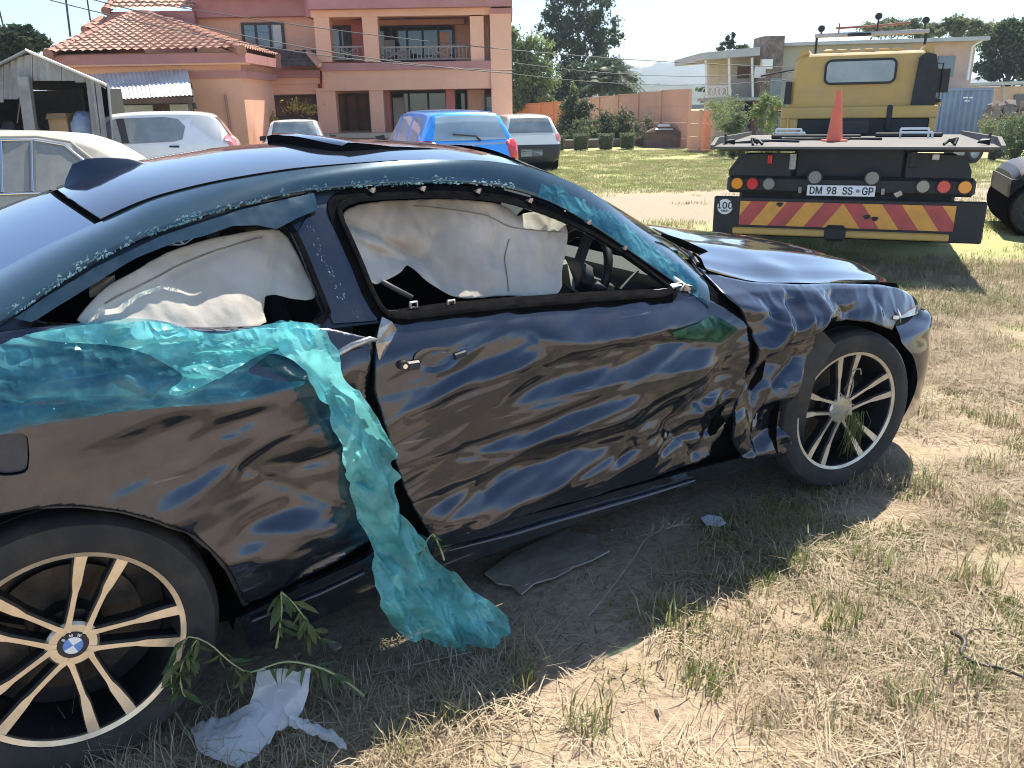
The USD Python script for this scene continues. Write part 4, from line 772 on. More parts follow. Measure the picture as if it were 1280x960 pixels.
part(film, 'gathered_film', side_panel(side_poly(bunch_px, .02, 1), .009, .020, lambda X, Z: crinkle(61, .036, .15, .022, 1., -.1)(X, Z)+crinkle(62, .012, .04, .012, 1., .1)(X, Z), thick=0, jitter=.2), 'teal_film', smooth=18, label='gathered folds of teal film along the window sill')
R2 = lambda L: zoomed(L, 320, 560, 2.4)
strip_px = Q([(900, 70), (930, 46), (1062, 58), (1085, 120), (1110, 180), (1135, 235), (1165, 282), (1210, 330), (1255, 390), (1275, 425)])+R2([(405, 40), (418, 90), (408, 150), (432, 200), (482, 268), (540, 325), (620, 398), (715, 470), (738, 512), (720, 548), (640, 570), (540, 582), (480, 562), (430, 545), (390, 512), (345, 432), (335, 330), (320, 232), (282, 172), (268, 80)])+Q([(1160, 600), (1130, 520), (1105, 430), (1075, 370), (1050, 310), (1020, 260), (990, 215), (950, 170), (905, 130)])
def strip_y(X, Z): return np.maximum(W(X, Z), .885)+.02+.05*np.clip((.35-Z)/.3, 0, 1)
def strip_march(px):
    P = dens(chaikin(px, 1), 5.); rj = np.random.default_rng(19); P = P+gaussian_filter1d(rj.normal(size=P.shape)*5, 1.1, axis=0); u, v = P[:, 0], P[:, 1]; Y = np.full(u.shape, -.9)
    for _ in range(40):
        p = PY(u, v, Y); Y = .5*Y-.5*strip_y(p[:, 0], p[:, 2])
    return Polygon(PY(u, v, Y)[:, [0, 2]]).buffer(0)
spg = strip_march(strip_px)
part(film, 'hanging_strip', side_panel(spg, .007, 0, lambda X, Z: crinkle(71, .055, .13, .028)(X, Z)+crinkle(72, .028, .04, .018)(X, Z), thick=0, jitter=.2, yfun=strip_y), 'teal_film', smooth=16, label='crumpled teal strip hanging down to the grass')
part(film, 'hanging_strip', side_panel(spg.buffer(-.022), .016, -.02, crinkle(75, .03, .10, .03), thick=0, jitter=.3, seed=5, yfun=strip_y), 'teal_film_thin', smooth=20)
# wrap torn along the drip edge of the roof rail
wrap = thing('wrap_film', 'tattered blue wrap film with frayed edge along the coupe roof rail', 'plastic film', (CAR_X, CAR_Y, CAR_Z), CAR_YAW)
r = np.random.default_rng(8)
def drip_c(u): return float(np.interp(u, [p[0] for p in drip_px], [i for i in range(2, 2+len(drip_px))]))
cl = np.r_[0, np.cumsum(np.linalg.norm(np.diff(drip, axis=0), axis=1))]; cl /= cl[-1]
def c_at(u): return float(np.interp(drip_c(u), np.arange(len(cl)), cl))
def ragged(u0, u1, n, lo, hi, over=0., thr=.42, spike=1):
    cs = np.linspace(c_at(u0), c_at(u1), n); tops = 1-r.uniform(lo, hi, n)*(np.where(r.random(n) < .15, 2.2, np.where(r.random(n) < .4, .15, .8)) if spike else .8+.5*meshkit.noise(np.stack([np.arange(n)/9., np.zeros(n), np.zeros(n)], -1), 8)); rows_ = []
    for k in range(5):
        t = 1+over-(1+over-tops)*k/4; p = rail_at(cs, np.minimum(t, 1)); p[:, 1] -= .004+.005*np.abs(r.normal(size=n))*(1 if k < 4 else .3)*(1 if spike else .35); p[:, 2] += .002*r.normal(size=n)*(1 if spike else .3) - np.maximum(t-1, 0)*.15; rows_.append(p)
    gm_ = grid_mesh(np.array(rows_), True); col = gm_.faces.min(1) % n; nz_ = meshkit.noise(np.stack([np.arange(n)/6., np.zeros(n), np.zeros(n)+u0], -1), 5); return TM(gm_.vertices, gm_.faces[(nz_[col] > thr) & (np.random.default_rng(3).random(n)[col] > .25*(thr > 0))], process=False)
def flecks(P, n, rad, seed, sz):                     # shreds of torn film along a line
    q = np.random.default_rng(seed); L = spline(np.asarray(P), 400); keep = meshkit.noise(np.stack([np.arange(400)/14., np.zeros(400), np.full(400, seed)], -1), seed) > .38; idx = np.flatnonzero(keep); i = q.choice(idx, n); C = L[i]+q.normal(size=(n, 3))*rad+[0, -.006, 0]
    t = np.gradient(L, axis=0)[i]; t /= np.linalg.norm(t, axis=1, keepdims=True); s = sz*q.uniform(.3, 1.4, (n, 1)); a = t*s*q.uniform(.5, 1.6, (n, 1))+q.normal(size=(n, 3))*s*.25; b = np.array([0, -.35, .75])*s*q.uniform(.25, 1., (n, 1))+q.normal(size=(n, 3))*s*.2; V = np.stack([C-a*.5, C+a*.5, C+b, C+b*.4-a*.35+[0, -.002, 0]], 1).reshape(-1, 3); k = np.arange(n)*4
    return TM(V, np.vstack([np.stack([k, k+1, k+2], 1), np.stack([k, k+2, k+3], 1)]), process=False)
cs_ = np.linspace(c_at(12), c_at(398), 60); part(wrap, 'frayed_edge', flecks(rail_at(cs_, np.full(60, .93)), 190, [.004, .002, .005], 3, .008), 'edge_film', kind='stuff')
cs_ = np.linspace(c_at(402), c_at(640), 60); part(wrap, 'frayed_edge', flecks(rail_at(cs_, np.full(60, .90)), 150, [.004, .002, .005], 4, .008), 'edge_film', kind='stuff'); part(wrap, 'torn_edge', ragged(15, 640, 420, .0, .05), 'edge_film', smooth=False)
pl_ = np.array([on_side(u, v, .004) for u, v in ((382, 282), (398, 312), (415, 345), (432, 378), (444, 402))]); part(wrap, 'frayed_edge', flecks(pl_, 70, [.008, .002, .006], 6, .006), 'edge_film', kind='stuff')
part(wrap, 'pillar_film', ragged(670, 872, 90, .42, .60, thr=0, spike=0), 'teal_film_thin', smooth=20)
flp = [(18, 397), (60, 369), (120, 333), (200, 295), (300, 262), (392, 241), (397, 262), (372, 272), (345, 286), (320, 281), (290, 282), (250, 296), (215, 304), (170, 322), (130, 346), (95, 368), (40, 402)]
part(wrap, 'loose_flap', side_panel(side_poly(flp, 0, 0), .01, .006, lambda X, Z: folds(81, .010, .3, .04, .3)(X, Z)+folds(82, .006, .05, .05)(X, Z), thick=.001), 'wrap_blue', smooth=50)
gf = D4([(975, 85), (1060, 55), (1105, 30), (1150, 55), (1188, 78), (1140, 120), (1080, 118), (1000, 112)])
solo_p = side_panel(side_poly(gf, .0, 0), .008, .010, lambda X, Z: dd(X, Z)+folds(91, .008, .08, .05)(X, Z), thick=.001)
solo_p.vertices = to_world(solo_p.vertices)
solo('film_scrap', solo_p, 'green_film', 'small green scrap of film stuck to the front of the crumpled door', 'plastic film', smooth=50)

# ================================================================== ground and what grows or lies on it
def ground_h(x, y):
    near = np.exp(-np.maximum(0, np.hypot(x, y-4)-10)/8)
    n = meshkit.fbm(np.stack([x*.9, y*.9, x*0], -1), 5, 3)-.5; n2 = meshkit.fbm(np.stack([x*7, y*7, x*0], -1), 3, 7)-.5
    c = to_car(np.stack([x, y, x*0], -1)); under = ((c[..., 0] > -1) & (c[..., 0] < 3.6) & (np.abs(c[..., 1]) < .95))
    return slope(y) + near*(n*.07*np.where(under, .4, 1) + n2*.018) - .012
def axis(lo, hi, c0, c1, fine):
    a = list(np.arange(c0, c1, fine)); s = fine
    while a[-1] < hi: s *= 1.16; a.append(a[-1]+s)
    s = fine
    while a[0] > lo: s *= 1.16; a.insert(0, a[0]-s)
    return np.array(a)
gx, gy = np.meshgrid(axis(-1500, 1500, -2.6, 5.2, .03), axis(-300, 2500, 1.2, 8.5, .03), indexing='ij')
gm = grid_mesh(np.stack([gx, gy, ground_h(gx, gy)], -1))
solo('ground', gm, 'ground', kind='structure', smooth=True)

def blade_clump(n, h, spread, lean, w, seed, lie=0.):
    r = np.random.default_rng(seed); V, F = [], []
    for i in range(n):
        a = r.uniform(0, 2*math.pi); b = r.uniform(0, 2*math.pi); p = np.array([math.cos(a), math.sin(a), 0])*spread*math.sqrt(r.random()); d = np.array([math.cos(b), math.sin(b), 0]); q = np.array([-d[1], d[0], 0])*w*r.uniform(.6, 1.3)
        hh = h*r.uniform(.45, 1.15); L = lean*r.uniform(.3, 1.4)
        if lie: pts = [p+[0, 0, r.uniform(.003, .02)], p+d*hh*.5+[0, 0, r.uniform(.006, .03)], p+d*hh+[0, 0, r.uniform(.0, .02)]]+[]
        else: pts = [p, p+d*hh*L*.25+[0, 0, hh*.5], p+d*hh*L*.75+[0, 0, hh*(1-.25*L)]]
        k = len(V); V += [pts[0]-q, pts[0]+q, pts[1]-q*.8, pts[1]+q*.8, pts[2]]; F += [(k, k+1, k+3), (k, k+3, k+2), (k+2, k+3, k+4)]
    return TM(np.array(V), np.array(F), process=False)
def instancer(name, protos, pos, rng_seed, smin, smax, label, category, m):
    r = np.random.default_rng(rng_seed); path = numbered('/World/'+name); pi = UsdGeom.PointInstancer.Define(stage, path); targets = []
    for k, p in enumerate(protos):
        q = f'{path}/clump' if k == 0 else f'{path}/clump_{k:03d}'
        usdkit.mesh(stage, q, p, MATS[m[k] if isinstance(m, list) else m]); targets.append(q)
    pi.CreatePrototypesRel().SetTargets([Sdf.Path(t) for t in targets]); n = len(pos)
    pi.CreateProtoIndicesAttr(Vt.IntArray.FromNumpy(r.integers(0, len(protos), n).astype(np.int32)))
    pi.CreatePositionsAttr(Vt.Vec3fArray.FromNumpy(np.asarray(pos, np.float32)))
    a = r.uniform(0, 2*math.pi, n); t = r.normal(size=n)*.08
    pi.CreateOrientationsAttr(Vt.QuathArray([Gf.Quath(float(math.cos(x/2)), float(y*.5), 0., float(math.sin(x/2))) for x, y in zip(a, t)]))
    s = r.uniform(smin, smax, n); pi.CreateScalesAttr(Vt.Vec3fArray.FromNumpy(np.stack([s, s, s], 1).astype(np.float32)))
    meta(pi.GetPrim(), label, category, None, 'stuff')
BARE = [(*G(u, v)[:2], rr_) for u, v, rr_ in ((815, 890, .14), (1240, 700, .16), (700, 850, .10), (755, 690, .20), (1100, 640, .14), (1180, 560, .22), (960, 930, .07), (1010, 760, .10), (620, 930, .08))]
def scatter(n, x0, x1, y0, y1, seed, thr, sc, far=False, inv=False, car_clear=True):
    r = np.random.default_rng(seed); x = r.uniform(x0, x1, n); y = y0+(y1-y0)*(r.random(n)**(1.0 if not far else 1.4))
    k = meshkit.fbm(np.stack([x*sc, y*sc, x*0], -1), 4, seed+50) > thr + .09*r.normal(size=n)
    x, y = x[k], y[k]; z = ground_h(x, y); c = to_car(np.stack([x, y, z], -1))
    if car_clear:
        ok = np.ones(len(x), bool)
        for bx_, by_, br_ in BARE: ok &= np.hypot((x-bx_)/1.5, y-by_) > br_*(.6+.8*r.random(len(x)))
        ok &= ~((c[:, 0] > -.9) & (c[:, 0] < 3.6) & (np.abs(c[:, 1]) < .78)); x, y, z = x[ok], y[ok], z[ok]
    tr = np.abs(y + .12*0 - .12*x + 1.3 - 15.2) < 2.2; keep = ~tr | (r.random(len(x)) < .06); return np.stack([x, y, z], -1)[keep]
straws = [blade_clump(58, .12+.03*k, .11, .5, .0011+.0002*k, 100+k, lie=1) for k in range(3)]+[blade_clump(16, .10, .07, .9, .0014, 110+k) for k in range(2)]
instancer('dry_grass', straws, scatter(20000, -2.2, 5.4, 1.25, 8.5, 11, .47, 1.7), 1, .6, 1.25, 'dry straw and pale dead grass lying all over the ground', 'grass', 'straw')
litterp = [blade_clump(10, .05, .12, .5, .002, 150+k, lie=1) for k in range(2)]
instancer('dead_leaves', litterp, scatter(2500, -2.2, 5.4, 1.25, 7, 41, .4, 2.2), 7, .6, 1.3, 'brown bits of dead grass and soil crumbs', 'dead grass', 'dead_brown')
tufts = [blade_clump(24, .034, .055, .8, .0019, 120+k) for k in range(4)]
instancer('green_grass', tufts, np.vstack([scatter(6500, -2.2, 5.4, 1.25, 8, 21, .50, 1.5), scatter(3200, .7, 3.4, 1.5, 3.6, 22, .5, 1.5)]), 2, .6, 1.5, 'short green grass patches among the straw', 'grass', 'green_blade')
mead = [blade_clump(40, .060, .16, .8, .0028, 130+k) for k in range(3)]
instancer('field_grass', mead+[blade_clump(40, .065, .16, .9, .0026, 140)], scatter(26000, -6, 14, 6, 34, 31, .40, .45, far=True), 3, .7, 1.5, 'field of short green and yellow grass behind the wreck', 'grass', ['green_blade', 'green_blade', 'green_blade', 'straw'])
r = np.random.default_rng(77); px_ = r.uniform(-1.6, 3.6, 500); py_ = r.uniform(1.3, 5, 500)
instancer('pebbles', [hull(np.random.default_rng(k).normal(size=(9, 3))*[.010, .008, .005]) for k in range(3)], np.stack([px_, py_, ground_h(px_, py_)+.002], -1), 5, .4, 1.5, 'small stones scattered over bare soil', 'pebbles', 'pebble')

def at_ground(u, v): P = G(u, v); return np.array([P[0], P[1], float(ground_h(P[0], P[1]))])
big = [(995, 705, .15, 'green grass tuft with brown base at the shadow edge right of the thin twig'), (1152, 522, .11, 'small bright green grass tuft beside the coupe front wheel'), (830, 765, .12, 'green tuft on the shadow edge below the flat white litter'), (1160, 612, .15, 'tall seedy grass tuft at the front tip of the car shadow'), (1240, 640, .13, 'grass tuft near the right edge level with the front wheel shadow'), (885, 850, .09, 'low green weed tuft in the straw below the shadow edge'),
       (735, 895, .13, 'green tuft left of the bare soil patch in the foreground'), (1090, 700, .13, 'wide green tuft in the straw right of the shadow'), (1135, 880, .11, 'dark green tuft in the foreground straw'), (940, 720, .10, 'low tuft inside the shadow edge left of the brown based tuft'), (1225, 720, .14, 'leafy green patch above the black hose'), (560, 880, .10, 'dark green grass tuft at the bottom below the white sheet'), (640, 840, .10, 'tuft at the shadow edge under the end of the teal strip'), (1250, 530, .12, 'faint green tuft far right beyond the bumper'), (1045, 770, .12, 'olive tuft in middle of the straw'), (1210, 850, .13, 'dark tuft just below the black hose'), (500, 935, .11, 'tuft at the bottom edge below the torn white sheet'), (1230, 590, .12, 'green and straw tuft near the right picture edge')]
for k, (u, v, h, lab) in enumerate(big):
    P = at_ground(u, v); t = thing('grass_tuft', lab, 'grass tuft', P, k*1.3, 'grass tufts standing out of the straw')
    part(t, 'blades', blade_clump(46, h*.85, .075, .75, .0026, 200+k), 'green_blade'); part(t, 'dry_blades', blade_clump(24, h, .08, .9, .0018, 300+k), 'straw')
# straw heap and weeds at the rear wheel
for u, v, h, lab, s in ((70, 935, .20, 'tall dry grass standing in front of the rear wheel', 1), (150, 930, .16, 'bent dry straw at the foot of the rear wheel', 2), (20, 918, .19, 'pale dry straw at the left edge in front of the rear rim', 3), (118, 915, .15, 'thin straw bent over the bottom of the rear rim', 4), (205, 945, .16, 'pale straw bunch left of the torn white sheet', 5), (285, 958, .12, 'short straw bunch under the torn white sheet', 6)):
    P = at_ground(u, v); t = thing('dry_grass_clump', lab, 'dry grass', P); part(t, 'blades', blade_clump(90, h, .16, 1.1, .0016, 400+s), 'straw')
def weed(path_px, Y, nleaf, leaf, lab, seed, wilted=True):
    r = np.random.default_rng(seed); L = spline(np.array([PY(u, v, y) for (u, v), y in zip(path_px, Y)]), 30); t = thing('weed', lab, 'weed', (CAR_X, CAR_Y, CAR_Z), CAR_YAW)
    part(t, 'stem', tube(L, np.linspace(.0034, .0014, 30), 6), 'weed_stem', smooth=True)
    for k in range(nleaf):
        i = r.integers(4, 30); p = L[i]; d = np.array([r.normal(), r.normal()*.5-.2, -1.0 if wilted else .6]); d /= np.linalg.norm(d); s = np.cross(d, r.normal(size=3)); s /= np.linalg.norm(s); n = np.cross(d, s); l = leaf*r.uniform(.6, 1.3); w = l*.13
        V = np.array([p, p+d*l*.35+s*w, p+d*l*.35-s*w, p+d*l*.35-n*w*.35, p+d*l*.75+s*w*.7+n*.01, p+d*l*.75-s*w*.7+n*.01, p+d*l+n*.02]); part(t, 'leaf', TM(V, np.array([(0, 1, 3), (0, 3, 2), (1, 4, 3), (3, 5, 2), (3, 4, 6), (3, 6, 5)]), process=False), 'weed_leaf')
weed([(455, 870), (430, 850), (395, 833), (350, 828), (315, 840), (285, 825), (262, 805), (235, 796), (222, 812), (214, 840), (216, 868)], [-1.02, -1.0, -.98, -.96, -.95, -.94, -.93, -.925, -.92, -.92, -.92], 46, .052, 'long wilted weed arching over the rear rim and the white sheet', 6)
weed([(345, 810), (350, 780), (352, 755), (352, 740), (365, 752), (385, 778), (400, 798)], [-.90, -.90, -.90, -.91, -.93, -.94, -.94], 34, .062, 'leafy weed growing under the sill behind the rear wheel', 9)
weed([(555, 700), (548, 680), (540, 668), (534, 675), (530, 690)], [-.93, -.93, -.93, -.94, -.94], 14, .03, 'small weed hanging at the rear foot of the door', 12)
weed([(232, 870), (225, 850), (228, 830), (238, 812), (246, 800)], [-.91, -.92, -.92, -.93, -.93], 34, .05, 'wilted leaf bundle caught between two rear spokes', 15)
# grass stuck in the front rim
P = to_world(np.array([2.81, -.905, .30])); t = thing('rim_grass', 'grass and roots caught in the spokes of the front rim', 'dry grass', P, CAR_YAW)
r = np.random.default_rng(5); gb = []
for k in range(60):
    a_ = r.normal()*.3-math.pi/2; L_ = r.uniform(.06, .19); p = np.array([r.normal()*.03, r.normal()*.008, .02]); q = p+np.array([math.cos(a_)*L_*.6, -.012*r.random(), math.sin(a_)*L_]); gb.append(tube([p, (p+q)/2+[r.normal()*.008, -.008, 0], q], [.0014, .0012, .0006], 4, False))
part(t, 'blades', cat(gb), 'green_blade')
rt = [(-.13, -.01, .14), (-.09, -.02, .11), (-.06, -.015, .16), (-.07, -.01, .21), (-.035, -.015, .22), (-.01, -.01, .19)]; part(t, 'root', cat([tube(spline(rt, 24), .0028, 5), tube([rt[1], (-.08, -.03, .09), (-.04, -.02, .07)], .0018, 4), tube([rt[2], (-.1, -.02, .17), (-.12, -.02, .15)], .0016, 4)]), 'dry_twig', smooth=True)
# torn white sheet by the rear wheel
def draped(rows, n, sub, seed, amp, sc):
    V = loft([np.array(q, float) for q in rows], n, sub); nn = meshkit.fbm(V*sc, 3, seed)-.5; n2 = np.abs(2*meshkit.noise(V*sc*2.1, seed+3)-1)-.5; V = V+np.stack([nn*amp*.6, n2*amp*.8, nn*amp+n2*amp*.5], -1); return grid_mesh(V)
sh = thing('white_sheet', 'torn crumpled white plastic sheet lying on the straw by the rear wheel', 'plastic sheet', (0, 0, 0))
def gp(u, v, z): return G(u, v, z)
part(sh, 'upright_flap', draped([[gp(322, 838, .14), gp(340, 832, .15), gp(365, 832, .15), gp(388, 838, .14)], [gp(318, 858, .11), gp(342, 850, .12), (gp(366, 850, .12)), gp(386, 862, .10)], [gp(312, 880, .07), gp(335, 876, .085), gp(360, 880, .08), gp(378, 885, .06)], [gp(298, 905, .03), gp(320, 910, .05), gp(345, 915, .04), gp(362, 905, .03)]], 40, 10, 3, .022, 14.), 'white_plastic_sheet', smooth=50)
part(sh, 'flat_flap', draped([[gp(316, 876, .08), gp(330, 884, .075), gp(350, 900, .055)], [gp(285, 892, .045), gp(305, 905, .06), gp(340, 922, .04)], [gp(258, 900, .03), gp(280, 920, .045), gp(325, 938, .02)], [gp(240, 905, .015), gp(252, 935, .02), gp(300, 955, .01)]], 36, 10, 5, .02, 15.), 'white_plastic_sheet', smooth=50)
part(sh, 'torn_tail', draped([[gp(352, 880, .08), gp(360, 892, .07), gp(362, 905, .04)], [gp(380, 896, .05), gp(382, 905, .05), gp(384, 915, .03)], [gp(410, 908, .03), gp(411, 916, .04), gp(410, 924, .02)], [gp(432, 926, .015), gp(434, 931, .02), gp(434, 936, .01)]], 16, 10, 8, .016, 30.), 'white_plastic_sheet', smooth=50)
# flat slab and broken board under the sill
def plate(px, z, th, seed, name, lab, c, m):
    P = np.array([G(u, v, z) for u, v in px]); c0 = P.mean(0); pg = Polygon(P[:, :2]).buffer(-.004).buffer(.004); m_ = extrude(pg, th); m_.apply_translation((0, 0, P[:, 2].mean()-th)); m_ = m_.subdivide().subdivide(); m_.vertices[:, 2] += (meshkit.fbm(m_.vertices*9, 3, seed)-.5)*.02; m_.vertices -= [c0[0], c0[1], 0]
    t = thing(name, lab, c, (c0[0], c0[1], 0)); part(t, 'board', m_, m, smooth=30); return t
t = plate([(606, 716), (640, 690), (672, 676), (700, 664), (744, 668), (752, 680), (763, 688), (742, 700), (716, 708), (692, 722), (668, 728), (652, 741), (640, 730), (622, 728)],   .012, .007, 4, 'broken_board', 'thin dull brown board lying in the shade under the sill', 'board', 'slab')

plate([(876, 647), (886, 643), (900, 645), (908, 652), (898, 656), (882, 654)], .02, .003, 6, 'litter', 'flat bluish white scrap lying on shaded soil below the fender', 'litter', 'litter')
plate([(410, 806), (420, 803), (428, 808), (418, 812)], .012, .008, 7, 'stone', 'small pale stone in the shade below the teal strip', 'stone', 'pebble')
def twig(px, z, rad, lab, name='twig', m='dry_twig', kids=0, seed=1, cat_='twig'):
    r = np.random.default_rng(seed); L = spline(np.array([G(u, v, zz) for (u, v), zz in zip(px, z)]), 24); t = thing(name, lab, cat_, (0, 0, 0)); part(t, 'stem', tube(L, np.linspace(rad, rad*.5, 24), 6), m, smooth=True)
    if kids: part(t, 'dry_head', cat([tube([L[-1-i % 5], L[-1-i % 5]+r.normal(size=3)*[.03, .03, .015]+[0.01, 0, .02]], [.0012, .0008], 4) for i in range(kids)]), m)
twig([(735, 770), (760, 740), (790, 700), (815, 668), (850, 655)], [.02, .03, .04, .06, .09], .0035, 'thin dry twig with a bushy seed head leaning under the sill', kids=40)
twig([(1190, 790), (1205, 800), (1203, 818), (1218, 828), (1250, 835), (1285, 850)], [.02, .03, .025, .03, .03, .02], .008, 'black bent hose lying in the grass at the right edge', 'hose', 'hose_black', cat_='hose')
twig([(1205, 800), (1225, 786), (1250, 790), (1290, 808)], [.012, .012, .01, .01], .002, 'short dark stick crossing the black hose', 'twig', 'hose_black')
twig([(620, 740), (640, 770), (662, 815)], [.05, .06, .01], .0018, 'dry stalk beside the tip of the teal strip')
twig([(986, 600), (990, 570), (985, 558), (992, 545)], [.02, .05, .08, .10], .0016, 'thin upright stalk at the lower edge of the torn fender', kids=6)
twig([(590, 815), (520, 830), (440, 850)], [.012, .02, .012], .002, 'long straw stem across the shade below the teal strip')

# ================================================================== other vehicles
def section(x, p, e):
    zb, zs, zr, wb, ws, wr = p
    return np.array([(0, zb), (.80*wb, zb), (wb, zb+.09), (ws, .55*zs+.45*zb), (ws*.995, zs-.10), (ws*.955, zs), (wr+(ws*.955-wr)*.10, zs+(zr-zs)*.88 if zr-zs > .15 else zs+(zr-zs)*.4), (wr*.90, zr-.018), (wr*.55, zr), (0, zr+.008)])
class Shell:
    def __init__(s, st, e=0.):
        st = np.array(st, float); s.x = st[:, 0]; s.f = PchipInterpolator(s.x, st[:, 1:], axis=0); s.L = (s.x[0], s.x[-1])
    def mesh(s, e=0., n=64):
        xs = np.unique(np.r_[np.linspace(*s.L, n), s.x]); R_ = []
        for x in xs:
            h = section(x, s.f(x), e)
            if e: c = np.array([0, .7]); d = h-c; h = h+e*d/np.maximum(np.linalg.norm(d, axis=1, keepdims=True), .1)
            h[0, 0] = h[-1, 0] = 0
            ring = np.vstack([h, (h[1:-1]*[-1, 1])[::-1]]); R_.append(np.c_[np.full(len(ring), x), ring])
        if e: R_[0][:, 0] -= e; R_[-1][:, 0] += e
        R_ = np.array(R_); k, m = R_.shape[:2]; V = R_.reshape(-1, 3); F = []
        for i in range(k-1):
            for j in range(m):
                a, b = i*m+j, i*m+(j+1) % m; F += [(a, a+m, b), (b, a+m, b+m)]
        V = np.vstack([V, R_[0].mean(0), R_[-1].mean(0)]); c0, c1 = len(V)-2, len(V)-1
        for j in range(m): F += [(c0, j, (j+1) % m), (c1, (k-1)*m+(j+1) % m, (k-1)*m+j)]
        t = TM(V, np.array(F), process=False)
        if t.volume < 0: t.invert()
        return to_m3(t)
def prism_side(pts, y0, y1):
    m = extrude(Polygon(pts).buffer(-.035).buffer(.035).union(Polygon(pts).buffer(-.012).buffer(.012)).buffer(0), abs(y1-y0)); v = m.vertices; return to_m3_fix(np.stack([v[:, 0], v[:, 2]+min(y0, y1), v[:, 1]], -1), m.faces[:, ::-1])
def prism_end(pts, x0, x1):
    m = extrude(Polygon(pts).buffer(-.035).buffer(.035).union(Polygon(pts).buffer(-.012).buffer(.012)).buffer(0), abs(x1-x0)); v = m.vertices; return to_m3_fix(np.stack([v[:, 2]+min(x0, x1), v[:, 0], v[:, 1]], -1), m.faces)
def to_m3_fix(v, f):
    t = TM(v, f); 
    if t.volume < 0: t.invert()
    return to_m3(t)
def car_wheel(parent, x, y, r_, w, rim='silver_car', face=1):
    s = -1 if y < 0 else 1
    prof = [(r_*.66, -.5*w), (r_*.70, -.53*w), (r_*.93, -.53*w), (r_, -.36*w), (r_, .36*w), (r_*.93, .5*w), (r_*.66, .5*w)]
    T_ = lambda m: mv(xform(m, rot((0, 0, 1), 0 if s < 0 else 180)), x, y, r_)
    p = part(parent, 'wheel', T_(revolve_y(prof, 36)), 'tyre_rubber', smooth=35)
    sp = cat([revolve_y([(r_*.60, -.46*w), (r_*.67, -.50*w), (r_*.66, -.40*w)], 36), revolve_y([(0, -.40*w), (.07, -.40*w), (.08, -.34*w)], 18)]+[xform(box(.04, r_*.63, -.42*w, -.32*w, -.028, .028), rot((0, -1, 0), 90+a)) for a in range(0, 360, 60)])
    part(p, 'rim', T_(sp), rim, smooth=35); part(p, 'hub_dark', T_(revolve_y([(0, -.12*w), (r_*.64, -.12*w), (r_*.66, .2*w)], 24)), 'rim_dark', smooth=30)
def build_car(name, label, group, loc, rz, st, paint, side_win, rear_win, front_win, wheels, extra=(), glass='car_glass', rim='silver_car', trims=()):
    S_ = Shell(st); t = thing(name, label, 'car', loc, rz, group); body = S_.mesh(); inf = S_.mesh(.007); inf2 = S_.mesh(.016)
    for x, r_ in wheels: body = body - to_m3(revolve_y_closed(x, r_+.045, r_, 2.2)); inf2 = inf2 - to_m3(revolve_y_closed(x, r_+.05, r_, 2.2))
    part(t, 'body', from_m3(body), paint, smooth=32)
    for pts in side_win:
        for s in (1, -1): part(t, 'side_window', from_m3(inf ^ prism_side(pts, .3*s, 1.3*s)), glass, smooth=25)
    x0, x1 = S_.L
    if rear_win: part(t, 'rear_window', from_m3(inf ^ prism_end(rear_win, x0-.1, x0+(2.0 if 'pickup' in name else 1.1))), glass, smooth=25)
    if front_win: part(t, 'windscreen', from_m3(inf ^ prism_end(front_win[0], front_win[1], x1-.7)), glass, smooth=25)
    for nm, kind, pts, a, b, m in extra:
        pr_ = prism_end(pts, a, b) if kind == 'end' else prism_side(pts, a, b); mm = inf2 ^ pr_
        if mm.num_tri(): part(t, nm, from_m3(mm), m, smooth=25)
    wy = float(S_.f(wheels[0][0])[4])
    for x, r_ in wheels:
        for s in (1, -1): car_wheel(t, x, s*(wy-.10), r_, .19, rim)
        part(t, 'wheel_arch_liner', mv(cat([revolve_y([(r_+.04, -wy+.02), (r_+.04, wy-.02)], 30), revolve_y([(0, -wy+.3), (r_+.04, -wy+.3)], 20), revolve_y([(0, wy-.3), (r_+.04, wy-.3)], 20)]), x, 0, r_), 'void_black', smooth=30)
    return t
def revolve_y_closed(x, rr, zc, L):
    m = trimesh.creation.cylinder(radius=rr, height=L, sections=36); m.apply_transform(rot((1, 0, 0), 90)); m.apply_translation((x, 0, zc)); return m
def mirror_pod(t, x, y, z, m):
    for s in (1, -1): part(t, 'side_mirror', cat([hull([(x+dx, s*(y+dy), z+dz) for dx in (-.05, .06) for dy, dz in ((.02, -.06), (.20, -.05), (.20, .06), (.04, .08))]), tube([(x+.04, s*(y-.08), z-.05), (x+.02, s*(y+.06), z-.03)], .02, 6)]), m, smooth=30)

# station rows: x, floor z, shoulder z, top z, half width at floor, shoulder, roof
hatch = [(-1.86, .36, .60, .66, .60, .62, .50), (-1.80, .28, .82, .92, .70, .74, .62), (-1.70, .25, .93, 1.02, .76, .79, .66), (-1.55, .24, .96, 1.28, .80, .82, .60), (-1.38, .24, .96, 1.44, .81, .83, .56), (-1.0, .22, .95, 1.49, .82, .84, .58), (-.3, .20, .93, 1.50, .82, .845, .59), (.35, .20, .91, 1.47, .82, .845, .585), (.75, .20, .90, 1.30, .82, .84, .60), (1.15, .20, .90, .99, .81, .83, .66), (1.55, .22, .82, .88, .80, .80, .66), (1.80, .25, .66, .74, .72, .72, .60), (1.92, .30, .50, .56, .56, .56, .46)]
def vloc(u, v, D): P = DD(u, v, D); return np.array([P[0], P[1], float(slope(D))])
